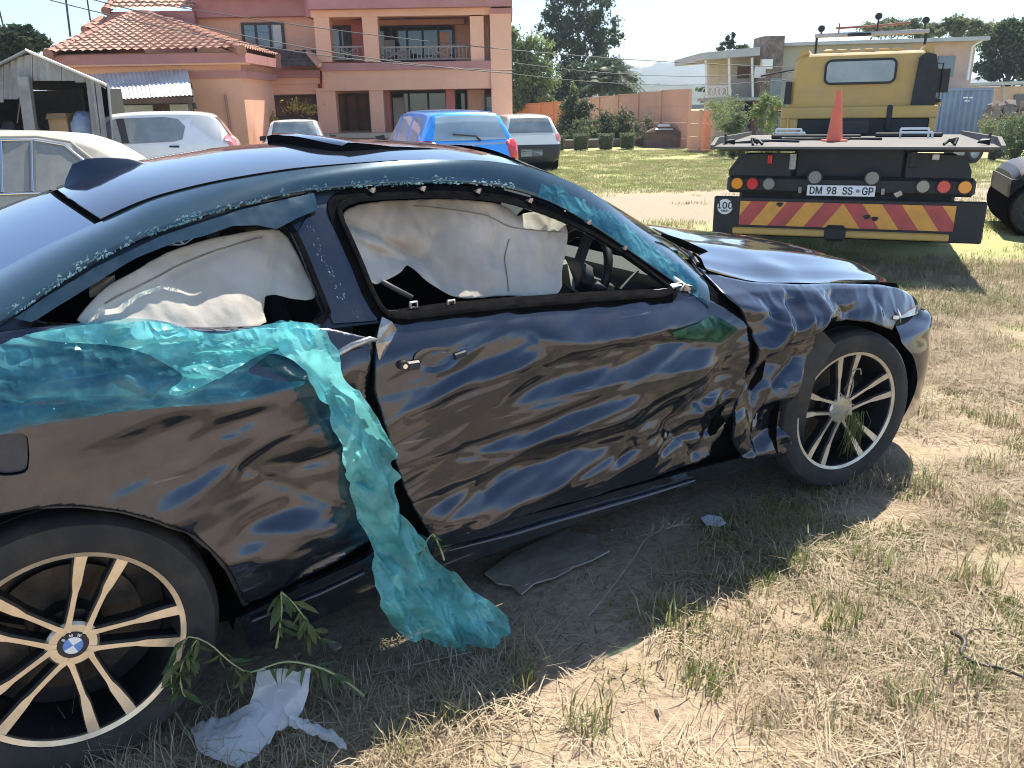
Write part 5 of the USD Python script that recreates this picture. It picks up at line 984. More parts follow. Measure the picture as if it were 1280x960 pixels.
# white hatchback by the house
L_ = vloc(186, 170, 17.0); L_[2] = .06
wh = build_car('white_hatchback', 'white hatchback with black door handles parked by the pink house corner', None, L_+[-.15, 0, -.02], math.radians(180+14), hatch, 'white_car',
    [[(.93, .93), (.42, 1.36), (.30, 1.38), (.22, .93)], [(.10, .93), (.16, 1.39), (-.55, 1.40), (-.80, 1.36), (-.92, 1.22), (-.85, .99), (-.70, .95)]], [(-.52, 1.02), (-.46, 1.38), (.46, 1.38), (.52, 1.02)], [[(-.62, .98), (-.52, 1.40), (.52, 1.40), (.62, .98)], .4], [(-1.22, .29), (1.22, .29)],
    [('tail_light', 'side', [(-1.86, 1.10), (-1.66, 1.06), (-1.60, 1.0), (-1.72, .80), (-1.86, .84)], .45, 1.3, 'tail_pink'), ('tail_light', 'side', [(-1.86, 1.10), (-1.66, 1.06), (-1.60, 1.0), (-1.72, .80), (-1.86, .84)], -1.3, -.45, 'tail_pink'), ('door_handle', 'side', [(.30, .82), (.48, .83), (.48, .86), (.30, .86)], .6, 1.3, 'black_plastic'), ('door_handle', 'side', [(-.78, .84), (-.60, .85), (-.60, .88), (-.78, .88)], .6, 1.3, 'black_plastic'), ('door_handle', 'side', [(.30, .82), (.48, .83), (.48, .86), (.30, .86)], -.6, -1.3, 'black_plastic'),
     ('pillar_trim', 'side', [(.22, .94), (.30, 1.38), (.16, 1.39), (.10, .94)], .4, 1.3, 'black_plastic'), ('pillar_trim', 'side', [(.22, .94), (.30, 1.38), (.16, 1.39), (.10, .94)], -.4, -1.3, 'black_plastic'), ('rear_bumper', 'side', [(-1.95, .26), (-1.95, .56), (-1.66, .60), (-1.62, .26)], -1.3, 1.3, 'white_car')], glass='car_glass_pale')
mirror_pod(wh, .95, .80, .98, 'white_car')
# white pickup behind
pick = [(-2.2, .45, .70, .74, .70, .72, .62), (-2.1, .38, .92, .95, .74, .77, .70), (-.62, .34, .93, .96, .76, .78, .70), (-.58, .34, .93, 1.10, .76, .78, .64), (-.42, .32, .93, 1.40, .76, .79, .56), (-.2, .30, .93, 1.46, .77, .79, .56), (.35, .28, .92, 1.46, .77, .79, .56), (.65, .28, .91, 1.30, .77, .79, .58), (1.05, .28, .91, .98, .77, .78, .64), (1.75, .30, .84, .90, .75, .76, .62), (1.95, .36, .60, .68, .66, .66, .54)]
L_ = vloc(372, 190, 21.5)
pk = build_car('white_pickup', 'small white pickup seen from behind in front of the house doors', None, L_+[-.25, 1.0, -.02], math.radians(90+10), pick, 'white_car',
    [[(.95, .94), (.55, 1.30), (.40, 1.38), (-.18, 1.38), (-.22, .96)]], [(-.58, 1.02), (-.49, 1.425), (.49, 1.425), (.58, 1.02)], None, [(-1.35, .30), (1.25, .30)], [('tail_light', 'end', [(.58, .66), (.58, .88), (.72, .88), (.72, .66)], -2.4, -1.9, 'tail_red'), ('tail_light', 'end', [(-.58, .66), (-.58, .88), (-.72, .88), (-.72, .66)], -2.4, -1.9, 'tail_red')], glass='car_glass_pale')
mirror_pod(pk, .80, .80, .98, 'black_plastic')
# blue hatchback
L_ = vloc(545, 205, 14.3); L_[2] = .02
wag = [(-2.02, .38, .62, .68, .62, .66, .52), (-1.96, .28, .90, .96, .72, .78, .66), (-1.90, .26, .97, 1.06, .76, .82, .66), (-1.78, .24, .98, 1.30, .80, .84, .61), (-1.62, .24, .98, 1.46, .82, .845, .58)]+[(x, a, b+.01, c+.01, d, e, f) for x, a, b, c, d, e, f in hatch[5:]]
bl_ = build_car('blue_hatchback', 'bright blue hatchback with red tail lamps and rear wiper parked behind the wreck', None, L_+[-.05, 1.6, -.04], math.radians(90+20), wag, 'blue_car',
    [[(.93, .94), (.42, 1.37), (.30, 1.39), (.22, .94)], [(.10, .94), (.16, 1.40), (-.60, 1.41), (-.66, .97)], [(-.76, .98), (-.72, 1.40), (-1.2, 1.38), (-1.42, 1.20), (-1.38, 1.02)]], [(-.63, 1.03), (-.52, 1.41), (.52, 1.41), (.63, 1.03)], [[(-.62, .98), (-.52, 1.40), (.52, 1.40), (.62, .98)], .4], [(-1.30, .29), (1.22, .29)],
    [('tail_light', 'end', [(.60, 1.0), (.68, .66), (.86, .68), (.86, 1.02), (.70, 1.04)], -2.2, -1.45, 'tail_red'), ('tail_light', 'end', [(-.60, 1.0), (-.68, .66), (-.86, .68), (-.86, 1.02), (-.70, 1.04)], -2.2, -1.45, 'tail_red'), ('boot_strip', 'end', [(-.60, .955), (-.60, .99), (.60, .99), (.60, .955)], -2.3, -1.8, 'chrome'), ('rear_bumper', 'end', [(-.86, .28), (-.86, .58), (.86, .58), (.86, .28)], -2.3, -1.7, 'blue_car'), ('number_plate', 'end', [(-.26, .66), (-.26, .77), (.26, .77), (.26, .66)], -2.3, -1.85, 'plate_white')], glass='glass_skyblue')
mirror_pod(bl_, .95, .80, .99, 'dark_car')
part(bl_, 'rear_wiper', cat([tube([(-1.93, -.10, 1.09), (-1.90, .30, 1.13)], .014, 6), tube([(-1.93, -.1, 1.08), (-1.96, -.16, 1.02)], .022, 8)]), 'black_plastic', smooth=40)
def ellipse_ring(a, b, t_, n=28, cx=0, cz=0): th = np.linspace(0, 2*np.pi, n+1); return np.stack([0*th, cx+a*np.cos(th), cz+b*np.sin(th)], -1), t_
em = [tube(ellipse_ring(.085, .058, 0)[0], .008, 6, False), tube(ellipse_ring(.028, .055, 0)[0], .007, 6, False), tube(ellipse_ring(.055, .022, 0, cz=.03)[0], .007, 6, False)]
part(bl_, 'emblem', mv(cat(em), -1.985, 0, .885), 'chrome', smooth=True)
# white hatchback with dark bumper
L_ = vloc(650, 200, 23.5)
sv_ = build_car('white_crossover', 'white car with dark rear bumper standing right of the blue hatchback', None, L_+[0, 1.7, -.02], math.radians(90+9), wag, 'white_car',
    [[(.93, .94), (.42, 1.37), (.30, 1.39), (.22, .94)], [(.10, .94), (.16, 1.40), (-.60, 1.41), (-.66, .97)]], [(-.63, 1.03), (-.52, 1.41), (.52, 1.41), (.63, 1.03)], None, [(-1.30, .30), (1.22, .30)],
    [('tail_light', 'end', [(.66, .98), (.70, .80), (.86, .80), (.86, 1.0)], -2.2, -1.5, 'tail_pink'), ('tail_light', 'end', [(-.66, .98), (-.70, .80), (-.86, .80), (-.86, 1.0)], -2.2, -1.5, 'tail_pink'), ('rear_bumper', 'end', [(-.9, .24), (-.9, .72), (.9, .72), (.9, .24)], -2.3, -1.5, 'black_plastic'), ('number_plate', 'end', [(-.30, .42), (-.30, .60), (.30, .60), (.30, .42)], -2.32, -1.90, 'plate_white')], glass='car_glass_pale')
# old cream saloon on the left
L_ = vloc(20, 245, 6.9)
sal = [(-2.3, .38, .62, .70, .72, .74, .62), (-2.22, .30, .82, .88, .80, .84, .70), (-1.4, .28, .92, .97, .82, .87, .70), (-1.30, .27, .92, 1.02, .82, .875, .66), (-.95, .26, .92, 1.28, .82, .88, .57), (-.72, .26, .92, 1.36, .82, .88, .55), (-.1, .26, .91, 1.40, .82, .88, .56), (.55, .26, .90, 1.39, .82, .88, .56), (.80, .26, .90, 1.28, .82, .88, .58), (1.25, .28, .90, .95, .82, .87, .66), (2.1, .32, .80, .86, .78, .82, .68), (2.32, .40, .62, .68, .70, .74, .6)]
old = build_car('old_saloon', 'dusty old cream saloon with chrome window trim at the left edge', None, (L_[0]-.55, L_[1]+.75, -.01), math.radians(180+14), sal, 'cream_car',
    [[(1.05, .94), (.62, 1.30), (.12, 1.32), (.10, .94)], [(0, .94), (.02, 1.32), (-.45, 1.32), (-.45, .94)], [(-.50, .94), (-.50, 1.31), (-.70, 1.27), (-.98, 1.02), (-.98, .95)]], [(-.56, 1.0), (-.46, 1.28), (.46, 1.28), (.56, 1.0)], [[(-.60, .96), (-.5, 1.32), (.5, 1.32), (.6, .96)], .5], [(-1.45, .31), (1.40, .31)], glass='dusty_glass')
S_ = Shell(sal)
def on_shell(S, x, z, e=.012):
    h = section(x, S.f(x), 0); i = np.argsort(h[5:, 1]); return np.interp(z, h[4:, 1], h[4:, 0])+e
for L2 in ([(1.10, .945), (.63, 1.325), (.10, 1.342), (-.48, 1.338), (-.72, 1.29), (-1.03, 1.02), (-1.04, .94), (-.5, .925), (.5, .925), (1.10, .935)], [(.05, .94), (.06, 1.33)], [(-.475, .94), (-.475, 1.33)], [(-.25, .94), (-.25, 1.33)]):
    for s in (1, -1): part(old, 'chrome_trim', tube([(x, s*on_shell(S_, x, z), z) for x, z in dens(L2, .08, False)], .011, 6), 'chrome', smooth=True)
for s in (1, -1): part(old, 'drip_rail', tube([(x, s*(on_shell(S_, x, z, .0)), z) for x, z in dens([(1.2, .96), (.70, 1.345), (.1, 1.365), (-.5, 1.358), (-.76, 1.31), (-1.12, 1.0)], .08, False)], .014, 6), 'cream_car', smooth=True)
# dark vehicle at the right edge
L_ = vloc(1262, 275, 10.3)
suv = [(-2.2, .45, .9, 1.0, .7, .8, .66), (-2.1, .36, 1.0, 1.2, .8, .86, .66), (-1.8, .34, 1.02, 1.62, .82, .88, .62), (0, .32, 1.0, 1.68, .82, .88, .62), (.6, .32, 1.0, 1.5, .82, .88, .62), (1.1, .32, 1.0, 1.06, .82, .88, .72), (1.8, .34, .88, .95, .82, .86, .70), (1.95, .38, .82, .88, .78, .83, .68), (2.02, .42, .74, .80, .74, .78, .64)]
suv = [(a, b*.8, c*.86, d*.88, e, f, g) for a, b, c, d, e, f, g in suv]
dk = build_car('dark_vehicle', 'dark vehicle with black bumper and wheel cut off by the right edge', None, np.array([8.14, 9.95, -.04]), math.radians(158), suv, 'dark_car', [[(1.0, 1.02), (.6, 1.45), (-.1, 1.55), (-.1, 1.04)], [(-.2, 1.04), (-.2, 1.55), (-1.5, 1.55), (-1.6, 1.06)]], [(-.6, 1.1), (-.5, 1.5), (.5, 1.5), (.6, 1.1)], None, [(1.70, .31), (-1.3, .31)],
    [('front_bumper', 'side', [(1.90, .66), (2.4, .62), (2.4, .30), (1.95, .30)], -1.3, 1.3, 'black_plastic'), ('wheel_flare', 'side', [(1.22, .28), (1.30, .56), (1.48, .74), (1.90, .74), (2.06, .56), (2.11, .28)], -1.3, -.6, 'black_plastic'), ('wheel_flare', 'side', [(1.22, .28), (1.30, .56), (1.48, .74), (1.90, .74), (2.06, .56), (2.11, .28)], .6, 1.3, 'black_plastic')], rim='rim_dark')

# ================================================================== tow truck
TW = math.radians(-22); TP = vloc(1049, 300, 7.9); TP = np.array([TP[0], TP[1], 0.]); HB = 1.0
tk = thing('tow_truck', 'yellow flatbed tow truck seen from behind with striped tail board', 'truck', (TP[0], TP[1], float(slope(7.5))), TW)
# local frame: x to the right, y forward from the tail board, z up
def tb(name, x0, x1, y0, y1, z0, z1, m, c=.012, par=None, smooth=False, label=None): return part(par or tk, name, box(x0, x1, y0, y1, z0, z1, c), m, label=label)
# tail board with chevrons
tb('tail_board', -1.20, 1.20, 0, .05, .29, .665, 'truck_black')
def stripe(pts, m): 
    q = extrude(Polygon(pts), .004); q = TM(np.stack([q.vertices[:, 0], -.002-q.vertices[:, 2], q.vertices[:, 1]], -1), q.faces, process=False); part(tk, 'reflector_stripe', q, m)
X0, X1, Z0, Z1 = -.945, .955, .395, .625; full = Polygon([(X0, Z0), (X1, Z0), (X1, Z1), (X0, Z1)]); pw = .168
for k in range(-2, 8):
    for s in (-1, 1):
        a = k*pw; b = a+pw; sk = pw
        pg = Polygon([(s*a, Z0), (s*b, Z0), (s*(b-sk), Z1), (s*(a-sk), Z1)]); half = Polygon([(0, Z0), (s*1.2, Z0), (s*1.2, Z1), (0, Z1)]); pg = pg.intersection(half).intersection(full)
        if pg.area > 1e-4 and pg.geom_type == 'Polygon': stripe(list(pg.exterior.coords)[:-1], 'reflect_orange' if k % 2 == 0 else 'reflect_red')
for cx, cz in ((-.57, .60), (.22, .505), (.29, .49)): stripe2 = part(tk, 'torn_patch', hull([(cx+.045*math.cos(a)*(.6+.5*math.sin(3*a)), -.012, cz+.022*math.sin(a)) for a in np.linspace(0, 6, 9)]+[(cx, -.004, cz)]), 'truck_black')
tb('under_bar', -1.0, .93, -.03, .03, .305, .372, 'truck_yellow'); tb('hitch', -.14, .05, -.07, .10, .27, .42, 'truck_black', .03)
# speed roundel 100 KM/H
def disc(cx, cz, r_, y, th, m, name, n=28): return part(tk, name, mv(revolve_y([(0, -th), (r_*.96, -th), (r_, -th*.6), (r_, 0)], n), cx, y, cz), m, smooth=30)
def words(txt, h, cx, cz, y, m, bold=True, name='lettering', sx=1.):
    q = meshkit.text_mesh(txt, h, .002, bold); q.vertices[:, 0] *= sx; q.apply_translation((-q.bounds.mean(0)[0], 0, 0)); q = TM(np.stack([q.vertices[:, 0]+cx, y-q.vertices[:, 2], q.vertices[:, 1]+cz-h/2], -1), q.faces, process=False); return part(tk, name, q, m)
disc(-1.09, .565, .075, 0, .006, 'plate_white', 'speed_disc'); words('100', .062, -1.09, .578, -.007, 'print_black'); words('KM/H', .020, -1.09, .525, -.007, 'print_black')
# light bar, lamps, plate
tb('light_bar', -1.09, 1.09, .02, .12, .70, .865, 'truck_black', .03)
for x, m in ((-.99, 'lamp_amber'), (-.845, 'tail_red'), (-.69, 'lamp_clear'), (.66, 'lamp_clear'), (.83, 'tail_red'), (1.0, 'lamp_amber')): disc(x, .79, .055, .02, .02, m, 'tail_lamp'); part(tk, 'lamp_ring', mv(revolve_y([(.055, -.005), (.058, -.016), (.064, -.016), (.066, 0)], 28), x, .02, .79), 'black_plastic', smooth=30)
for x in (-.275, .225): disc(x, .86, .06, .015, .03, 'lamp_clear', 'work_lamp'); part(tk, 'lamp_ring', mv(revolve_y([(.06, -.01), (.064, -.03), (.07, -.03), (.072, .02)], 28), x, .015, .86), 'black_plastic', smooth=30)
tb('number_plate', -.335, .265, .0, .012, .69, .79, 'plate_white', .004)
for tx_, cx_ in (('DM', -.255), ('98', -.115), ('SS', .025), ('GP', .20)): words(tx_, .066, cx_, .74, -.001, 'print_black', True, 'plate_lettering', .82)
disc(.115, .74, .017, 0, .003, 'container_blue', 'plate_crest')
for x in (-.40, .33): tb('plate_lamp', x-.015, x+.015, -.01, .02, .71, .77, 'lamp_clear', .004)
part(tk, 'plate_bracket', hull([(.42+a, -.02, .725+b) for a, b in ((0, 0), (.06, .03), (.08, -.01), (.03, -.035))]+[(.45, .02, .72)]), 'bare_metal')
# under structure
tb('rear_panel', -.46, .48, .10, .16, .60, 1.12, 'truck_grey'); tb('chassis_box', -.98, .95, .15, .5, .62, 1.06, 'truck_black', .03)
part(tk, 'side_plate', hull([(x, y, z) for x, z in ((-1.08, .86), (-1.08, .92), (-.98, 1.06), (-.5, 1.08), (-.5, .84)) for y in (.05, .09)]), 'truck_black'); part(tk, 'side_plate', hull([(x, y, z) for x, z in ((1.04, .86), (1.04, .92), (.98, 1.06), (.5, 1.08), (.5, .84)) for y in (.05, .09)]), 'truck_black')
tb('chassis_rail', -.45, -.33, .2, 7.2, .62, .86, 'truck_black'); tb('chassis_rail', .33, .45, .2, 7.2, .62, .86, 'truck_black')
tb('hanging_tab', -.72, -.68, .02, .04, .98, 1.06, 'tail_red', .004); tb('hydraulic_ram', -.52, -.46, .02, .14, .92, 1.08, 'bare_metal', .01); tb('bracket', .70, .76, .0, .05, 1.02, 1.08, 'bare_metal', .008); tb('bracket', .52, .58, .04, .09, .95, 1.10, 'truck_grey', .008)
# flat bed, sloping tail and side rails
bed = tb('flat_bed', -1.22, 1.22, .25, 3.0, 1.08, 1.14, 'bed_steel', .01)
part(tk, 'bed_tail', hull([(x, y, z) for x in (-1.22, 1.22) for y, z in ((.26, 1.155), (.26, 1.10), (-.16, 1.125), (-.16, 1.145))]), 'bed_steel')
for s in (-1, 1):
    part(tk, 'bed_side_rail', hull([(s*x, y, z) for x in (1.205, 1.24) for y, z in ((3.0, 1.12), (3.0, 1.18), (.35, 1.20), (.12, 1.22), (-.18, 1.16), (-.18, 1.12))]), 'bed_steel', smooth=False)
    part(tk, 'tail_hook', cat([tube([(s*.86, -.05, 1.16), (s*.88, 0, 1.21), (s*.82, .06, 1.19), (s*.78, .02, 1.16)], .014, 7), hull([(s*.84+a, b, 1.19+c) for a, b, c in np.random.default_rng(3).uniform(-.035, .035, (8, 3))])]), 'truck_black', smooth=40)
    part(tk, 'tail_hook', cat([hull([(s*1.10+a*2, b+.1, 1.175+c) for a, b, c in np.random.default_rng(4).uniform(-.03, .03, (8, 3))]), tube([(s*1.13, .1, 1.16), (s*1.15, .15, 1.24), (s*1.16, .3, 1.22)], .012, 6)]), 'truck_black', smooth=40)
    # wheels of the truck and mudguards, in the shade under the bed
    w_ = part(tk, 'wheel', mv(xform(revolve_y([(.25, -.25), (.44, -.25), (.475, -.20), (.475, .20), (.44, .25), (.25, .25)], 32), rot((0, 0, 1), 90)), s*.82, 2.2, .475), 'tyre_rubber', smooth=35)
for z, w in ((1.20, .32), (1.24, .28)):
    for s, x0 in ((-1, -.82), (1, .50)): part(tk, 'wheel_lift_frame', cat([tube([(x0, 1.9, z), (x0+w, 1.9, z)], .014, 6), tube([(x0, 1.9, 1.13), (x0, 1.9, z)], .012, 6), tube([(x0+w, 1.9, 1.13), (x0+w, 1.9, z)], .012, 6)]), 'white_paint', smooth=40)
tb('winch_box', -.28, .18, 2.6, 2.85, 1.14, 1.34, 'truck_grey', .03); tb('bed_bar', -.85, .1, 1.7, 1.78, 1.14, 1.19, 'truck_black'); tb('bed_bar', .25, .95, 2.2, 2.28, 1.14, 1.19, 'truck_black')
part(tk, 'strap', tube(spline([(-.7, 1.2, 1.16), (-.4, 1.35, 1.15), (-.1, 1.15, 1.16), (.0, 1.5, 1.15), (.3, 1.4, 1.15)], 30), .02, 6), 'truck_black', smooth=True); part(tk, 'strap', tube(spline([(-1.1, .5, 1.15), (-.9, .7, 1.16), (-.8, 1.0, 1.15), (-.5, .8, 1.15)], 24), .018, 6), 'truck_black', smooth=True)
# headboard and cab
CY = 3.1; KS = .80
def cabfit(m): m = m.copy(); v = m.vertices; m.vertices = np.stack([.03+v[:, 0]*KS, 3.1+(v[:, 1]-6.2)*KS, 1.405+(v[:, 2]-1.53)*KS], -1); return m
_part = part
def part(parent, name, mesh, m, *a, **k): return _part(parent, name, cabfit(mesh) if parent.startswith(tk) else mesh, m, *a, **k)
CY0 = CY; CY = 6.2
tb('headboard', -1.12, 1.12, CY-.14, CY-.06, 1.44, 1.62, 'truck_yellow', .015); tb('headboard_post', -1.12, -1.02, CY-.15, CY-.05, 1.16, 1.44, 'truck_yellow', .01); tb('headboard_post', 1.02, 1.12, CY-.15, CY-.05, 1.16, 1.44, 'truck_yellow', .01); tb('headboard_post', -.98, -.86, CY-.13, CY-.07, 1.16, 1.44, 'truck_yellow', .01)
tb('headboard_grille', -.86, 1.02, CY-.10, CY-.04, 1.16, 1.44, 'truck_black', .01); tb('exhaust_stack', .42, .50, CY-.16, CY-.10, 1.25, 1.63, 'truck_grey', .02)
cab_o = [(-1.02, .95), (-1.04, 1.4), (-1.03, 1.9), (-.97, 2.33), (-.86, 2.40), (.86, 2.40), (.97, 2.33), (1.03, 1.9), (1.04, 1.4), (1.02, .95)]
def slab_y(pts, y0, y1): return extr_y(pts, y0, y1)
def extr_y(pts, y0, y1):
    q = extrude(Polygon(pts), y1-y0); return TM(np.stack([q.vertices[:, 0], y1-q.vertices[:, 2], q.vertices[:, 1]], -1), q.faces, process=False)
co = np.array(cab_o); cc = co.mean(0); secs = []
for y, s, zc in ((0, .93, 0), (.03, .975, 0), (.10, 1, 0), (1.1, 1.0, .0), (1.45, .97, -.0), (1.7, .93, -.1)): secs.append(np.stack([cc[0]+(co[:, 0]-cc[0])*s, np.full(len(co), CY+y), cc[1]+(co[:, 1]-cc[1])*s+zc*(co[:, 1] > 1.8)], -1))
ring_ = np.array([np.vstack([s, s[:1]]) for s in secs]); caps = [TM(np.vstack([secs[0], secs[0].mean(0)]), np.array([(j, (j+1) % 10, 10) for j in range(10)]), process=False), TM(np.vstack([secs[-1], secs[-1].mean(0)]), np.array([(j, 10, (j+1) % 10) for j in range(10)]), process=False)]
cabm = cat([grid_mesh(ring_)]+caps); part(tk, 'cab', cabm, 'truck_yellow', smooth=28)
def rrect(x0, x1, z0, z1, r_): return Polygon([(x0+r_, z0+r_), (x1-r_, z0+r_), (x1-r_, z1-r_), (x0+r_, z1-r_)]).buffer(r_)
wn = rrect(-.50, .46, 1.97, 2.27, .07); fr = extr_y(list(wn.buffer(.035).exterior.coords)[:-1], CY-.035, CY+.02); wp = part(tk, 'rear_window_seal', fr, 'truck_black'); part(wp, 'rear_window', extr_y(list(wn.exterior.coords)[:-1], CY-.042, CY-.02), 'car_glass_pale')
part(tk, 'cab_corner_panel', hull([(x, y, z) for x, z in ((.74, 1.60), (.78, 2.30), (.86, 2.36), (1.0, 2.33), (1.06, 2.1), (1.07, 1.60)) for y in (CY-.07, CY+.25)]), 'truck_black', smooth=25)
part(tk, 'cab_corner_panel', hull([(x, y, z) for x, z in ((-1.0, 1.66), (-1.02, 2.0), (-1.09, 2.0), (-1.10, 1.66)) for y in (CY-.05, CY+.2)]), 'truck_black', smooth=25)
part(tk, 'cab_roof_corner', hull([(x, y, z) for x, z in ((-.98, 2.30), (-.92, 2.44), (-.80, 2.46), (-.76, 2.38)) for y in (CY+.05, CY+1.0)]), 'truck_yellow', smooth=25); part(tk, 'cab_roof_corner', hull([(x, y, z) for x, z in ((1.0, 2.30), (.97, 2.46), (.84, 2.48), (.80, 2.36)) for y in (CY+.1, CY+1.0)]), 'truck_yellow', smooth=25)
r = np.random.default_rng(9)
for k in range(6): x = -.52+k*.20; part(tk, 'roof_lamp', hull([(x+a*.075, CY+.35+b*.06, 2.40+c) for a in (-1, 1) for b in (-1, 1) for c in (0, .055)]+[(x, CY+.35, 2.475)]), 'truck_yellow', smooth=25)
tb('light_beam', -.75, .90, CY+.5, CY+.62, 2.66, 2.72, 'grey_slab', .01); tb('beam_gap', -.26, .08, CY+.47, CY+.5, 2.655, 2.70, 'truck_black', .01)
for x in (-.72, .86): part(tk, 'beam_post', tube([(x, CY+.55, 2.38), (x, CY+.55, 2.72)], .02, 7), 'truck_black', smooth=True)
part(tk, 'rack_rod', tube([(-.45, CY+.55, 2.79), (.20, CY+.55, 2.80), (.62, CY+.55, 2.82)], .018, 7), 'ridge_tile', smooth=True); part(tk, 'rack_post', tube([(-.40, CY+.55, 2.70), (-.40, CY+.55, 2.86)], .012, 6), 'ridge_tile', smooth=True); part(tk, 'rack_post', tube([(.2, CY+.55, 2.70), (.2, CY+.55, 2.80)], .012, 6), 'ridge_tile', smooth=True)
for x, z in ((-.66, 2.79), (.16, 2.93), (.83, 2.84)): part(tk, 'spot_lamp', cat([mv(revolve_y([(0, -.05), (.045, -.05), (.055, .0), (.03, .06), (0, .06)], 16), x, CY+.5, z), tube([(x, CY+.52, z-.05), (x, CY+.55, 2.70)], .014, 6)]), 'truck_black', smooth=35)
part(tk, 'side_mirror', cat([hull([(1.22+a, CY+1.1+b, z) for a, b in ((-.10, 0), (.10, .03), (.10, .08), (-.10, .06)) for z in (1.80, 2.16)])]), 'truck_black', smooth=30); part(tk, 'mirror_arm', cat([tube([(.98, CY+1.1, 2.25), (1.2, CY+1.1, 2.24), (1.2, CY+1.1, 1.72), (1.0, CY+1.1, 1.70)], .014, 6)]), 'truck_black', smooth=True)
part(tk, 'mirror_bracket', cat([hull(np.array([1.14, CY+.9, 1.68])+np.random.default_rng(k).uniform(-1, 1, (7, 3))*[.10, .03, .05]) for k in range(2)]), 'truck_grey'); part(tk, 'work_lamp', hull(np.array([1.22, CY+.85, 1.62])+np.random.default_rng(7).uniform(-.05, .05, (8, 3))), 'truck_yellow')
part(tk, 'side_mirror', hull([(-1.62+a, CY+1.1+b, z) for a, b in ((-.09, 0), (.09, .03), (.09, .06), (-.09, .04)) for z in (2.10, 2.28)]), 'white_paint', smooth=30); part(tk, 'mirror_arm', tube([(-.98, CY+1.1, 2.22), (-1.4, CY+1.1, 2.16), (-1.6, CY+1.1, 2.12)], .014, 6), 'truck_black', smooth=True)
part(tk, 'work_lamp', hull(np.array([-1.24, CY+.3, 1.60])+np.random.default_rng(8).uniform(-.05, .05, (8, 3))), 'truck_yellow'); part(tk, 'mirror_arm', tube([(-1.02, CY+.3, 1.52), (-1.2, CY+.3, 1.56)], .014, 6), 'truck_black', smooth=True)
tb('front_wheels', -.95, .95, CY+.7, CY+1.5, .2, .95, 'truck_black', .1)
part = _part; CYR = 3.1
# cone on the bed
cx, cy_ = -.16, 1.1
Pc = np.array([math.cos(TW)*cx-math.sin(TW)*cy_+TP[0], math.sin(TW)*cx+math.cos(TW)*cy_+TP[1], 1.14+float(slope(7.5))])
cn = thing('traffic_cone', 'faded orange traffic cone standing on the tow truck bed', 'traffic cone', Pc)
part(cn, 'cone', mv(xform(revolve_y([(0, .50), (.020, .50), (.028, .487), (.080, .02), (.080, .0)], 28), rot((1, 0, 0), 90)), 0, 0, 0), 'cone_orange', smooth=30); part(cn, 'base', box(-.105, .105, -.105, .105, 0, .02, .008), 'cone_orange')

# ================================================================== the pink house
def fx(u, v, D): return float(DD(u, v, D)[0])
def fz(u, v, D): return float(DD(u, v, D)[2])
HD = 27.0
house = thing('pink_house', 'large two storey pink house with terracotta tiled roofs, mauve bands and a balcony', 'house')
def hb(name, u0, v0, u1, v1, D, depth, m, par=None, c=.0, label=None, D2=None):   # a block whose front face, at distance D, covers that part of the view
    um, vm = (u0+u1)/2, (v0+v1)/2; x0, x1, z1, z0 = fx(u0, vm, D), fx(u1, vm, D), fz(um, v0, D), fz(um, v1, D)
    return part(par or house, name, box(x0, x1, D, D+depth, z0, z1, c), m, label=label)
GZ = -1.2
def wall_to_ground(name, u0, v0, u1, D, depth, m, vm=None, lab=None):
    um = (u0+u1)/2; vm = vm or (v0+150)/2; return part(house, name, box(fx(u0, vm, D), fx(u1, vm, D), D, D+depth, GZ, fz(um, v0, D)), m, label=lab)
# main block: back walls, balcony, columns, beams
wall_to_ground('back_wall', 395, 10, 640, HD+2.6, .3, 'wall_pink', 90)
hb('floor_slab', 404, 87, 618, 112, HD, 2.6, 'wall_pink'); hb('band', 402, 77.5, 619, 87, HD-.08, 2.5, 'wall_mauve')
hb('roof_fascia', 383, -30, 640, 9.5, HD-.30, 3.2, 'wall_mauve'); hb('beam', 388, 9.5, 614, 20, HD, .35, 'wall_pink'); hb('soffit', 388, 12, 614, 15, HD+.36, 2.2, 'wall_pink')
for u0, u1 in ((394, 413), (454, 473), (588, 605)): hb('balcony_column', u0, 20, u1, 77.5, HD+.02, .42, 'wall_pink')
wall_to_ground('end_wall', 613.5, 16, 639.5, HD-.1, 2.8, 'wall_pink', 80); hb('band', 613, 10, 640.5, 16.5, HD-.16, 2.9, 'wall_mauve')
hb('balcony_column', 596, 18, 612, 77, HD+1.9, .3, 'wall_pink')
def window(u0, v0, u1, v1, D, cols, rows, glass='window_glass_dark', frame='window_frame_dark', t=.07, cl=False):
    um, vm = (u0+u1)/2, (v0+v1)/2; x0, x1, z1, z0 = fx(u0, vm, D), fx(u1, vm, D), fz(um, v0, D), fz(um, v1, D)
    w = part(house, 'window', cat([box(x0, x1, D-.05, D+.03, z0, z0+t), box(x0, x1, D-.05, D+.03, z1-t, z1), box(x0, x0+t, D-.05, D+.03, z0+t, z1-t), box(x1-t, x1, D-.05, D+.03, z0+t, z1-t)]), frame)
    for k in range(1, cols): xx = x0+(x1-x0)*k/cols; part(w, 'mullion', box(xx-t/2, xx+t/2, D-.04, D+.02, z0+t, z1-t), frame)
    for k in range(1, rows): zz = z0+(z1-z0)*k/rows; part(w, 'transom', box(x0+t, x1-t, D-.035, D+.015, zz-t*.4, zz+t*.4), frame)
    for k in range(cols): part(w, 'pane', box(x0+(x1-x0)*k/cols+.01, x0+(x1-x0)*(k+1)/cols-.01, D-.008, D+.006, z0+.02, z1-.02), glass)
    return w
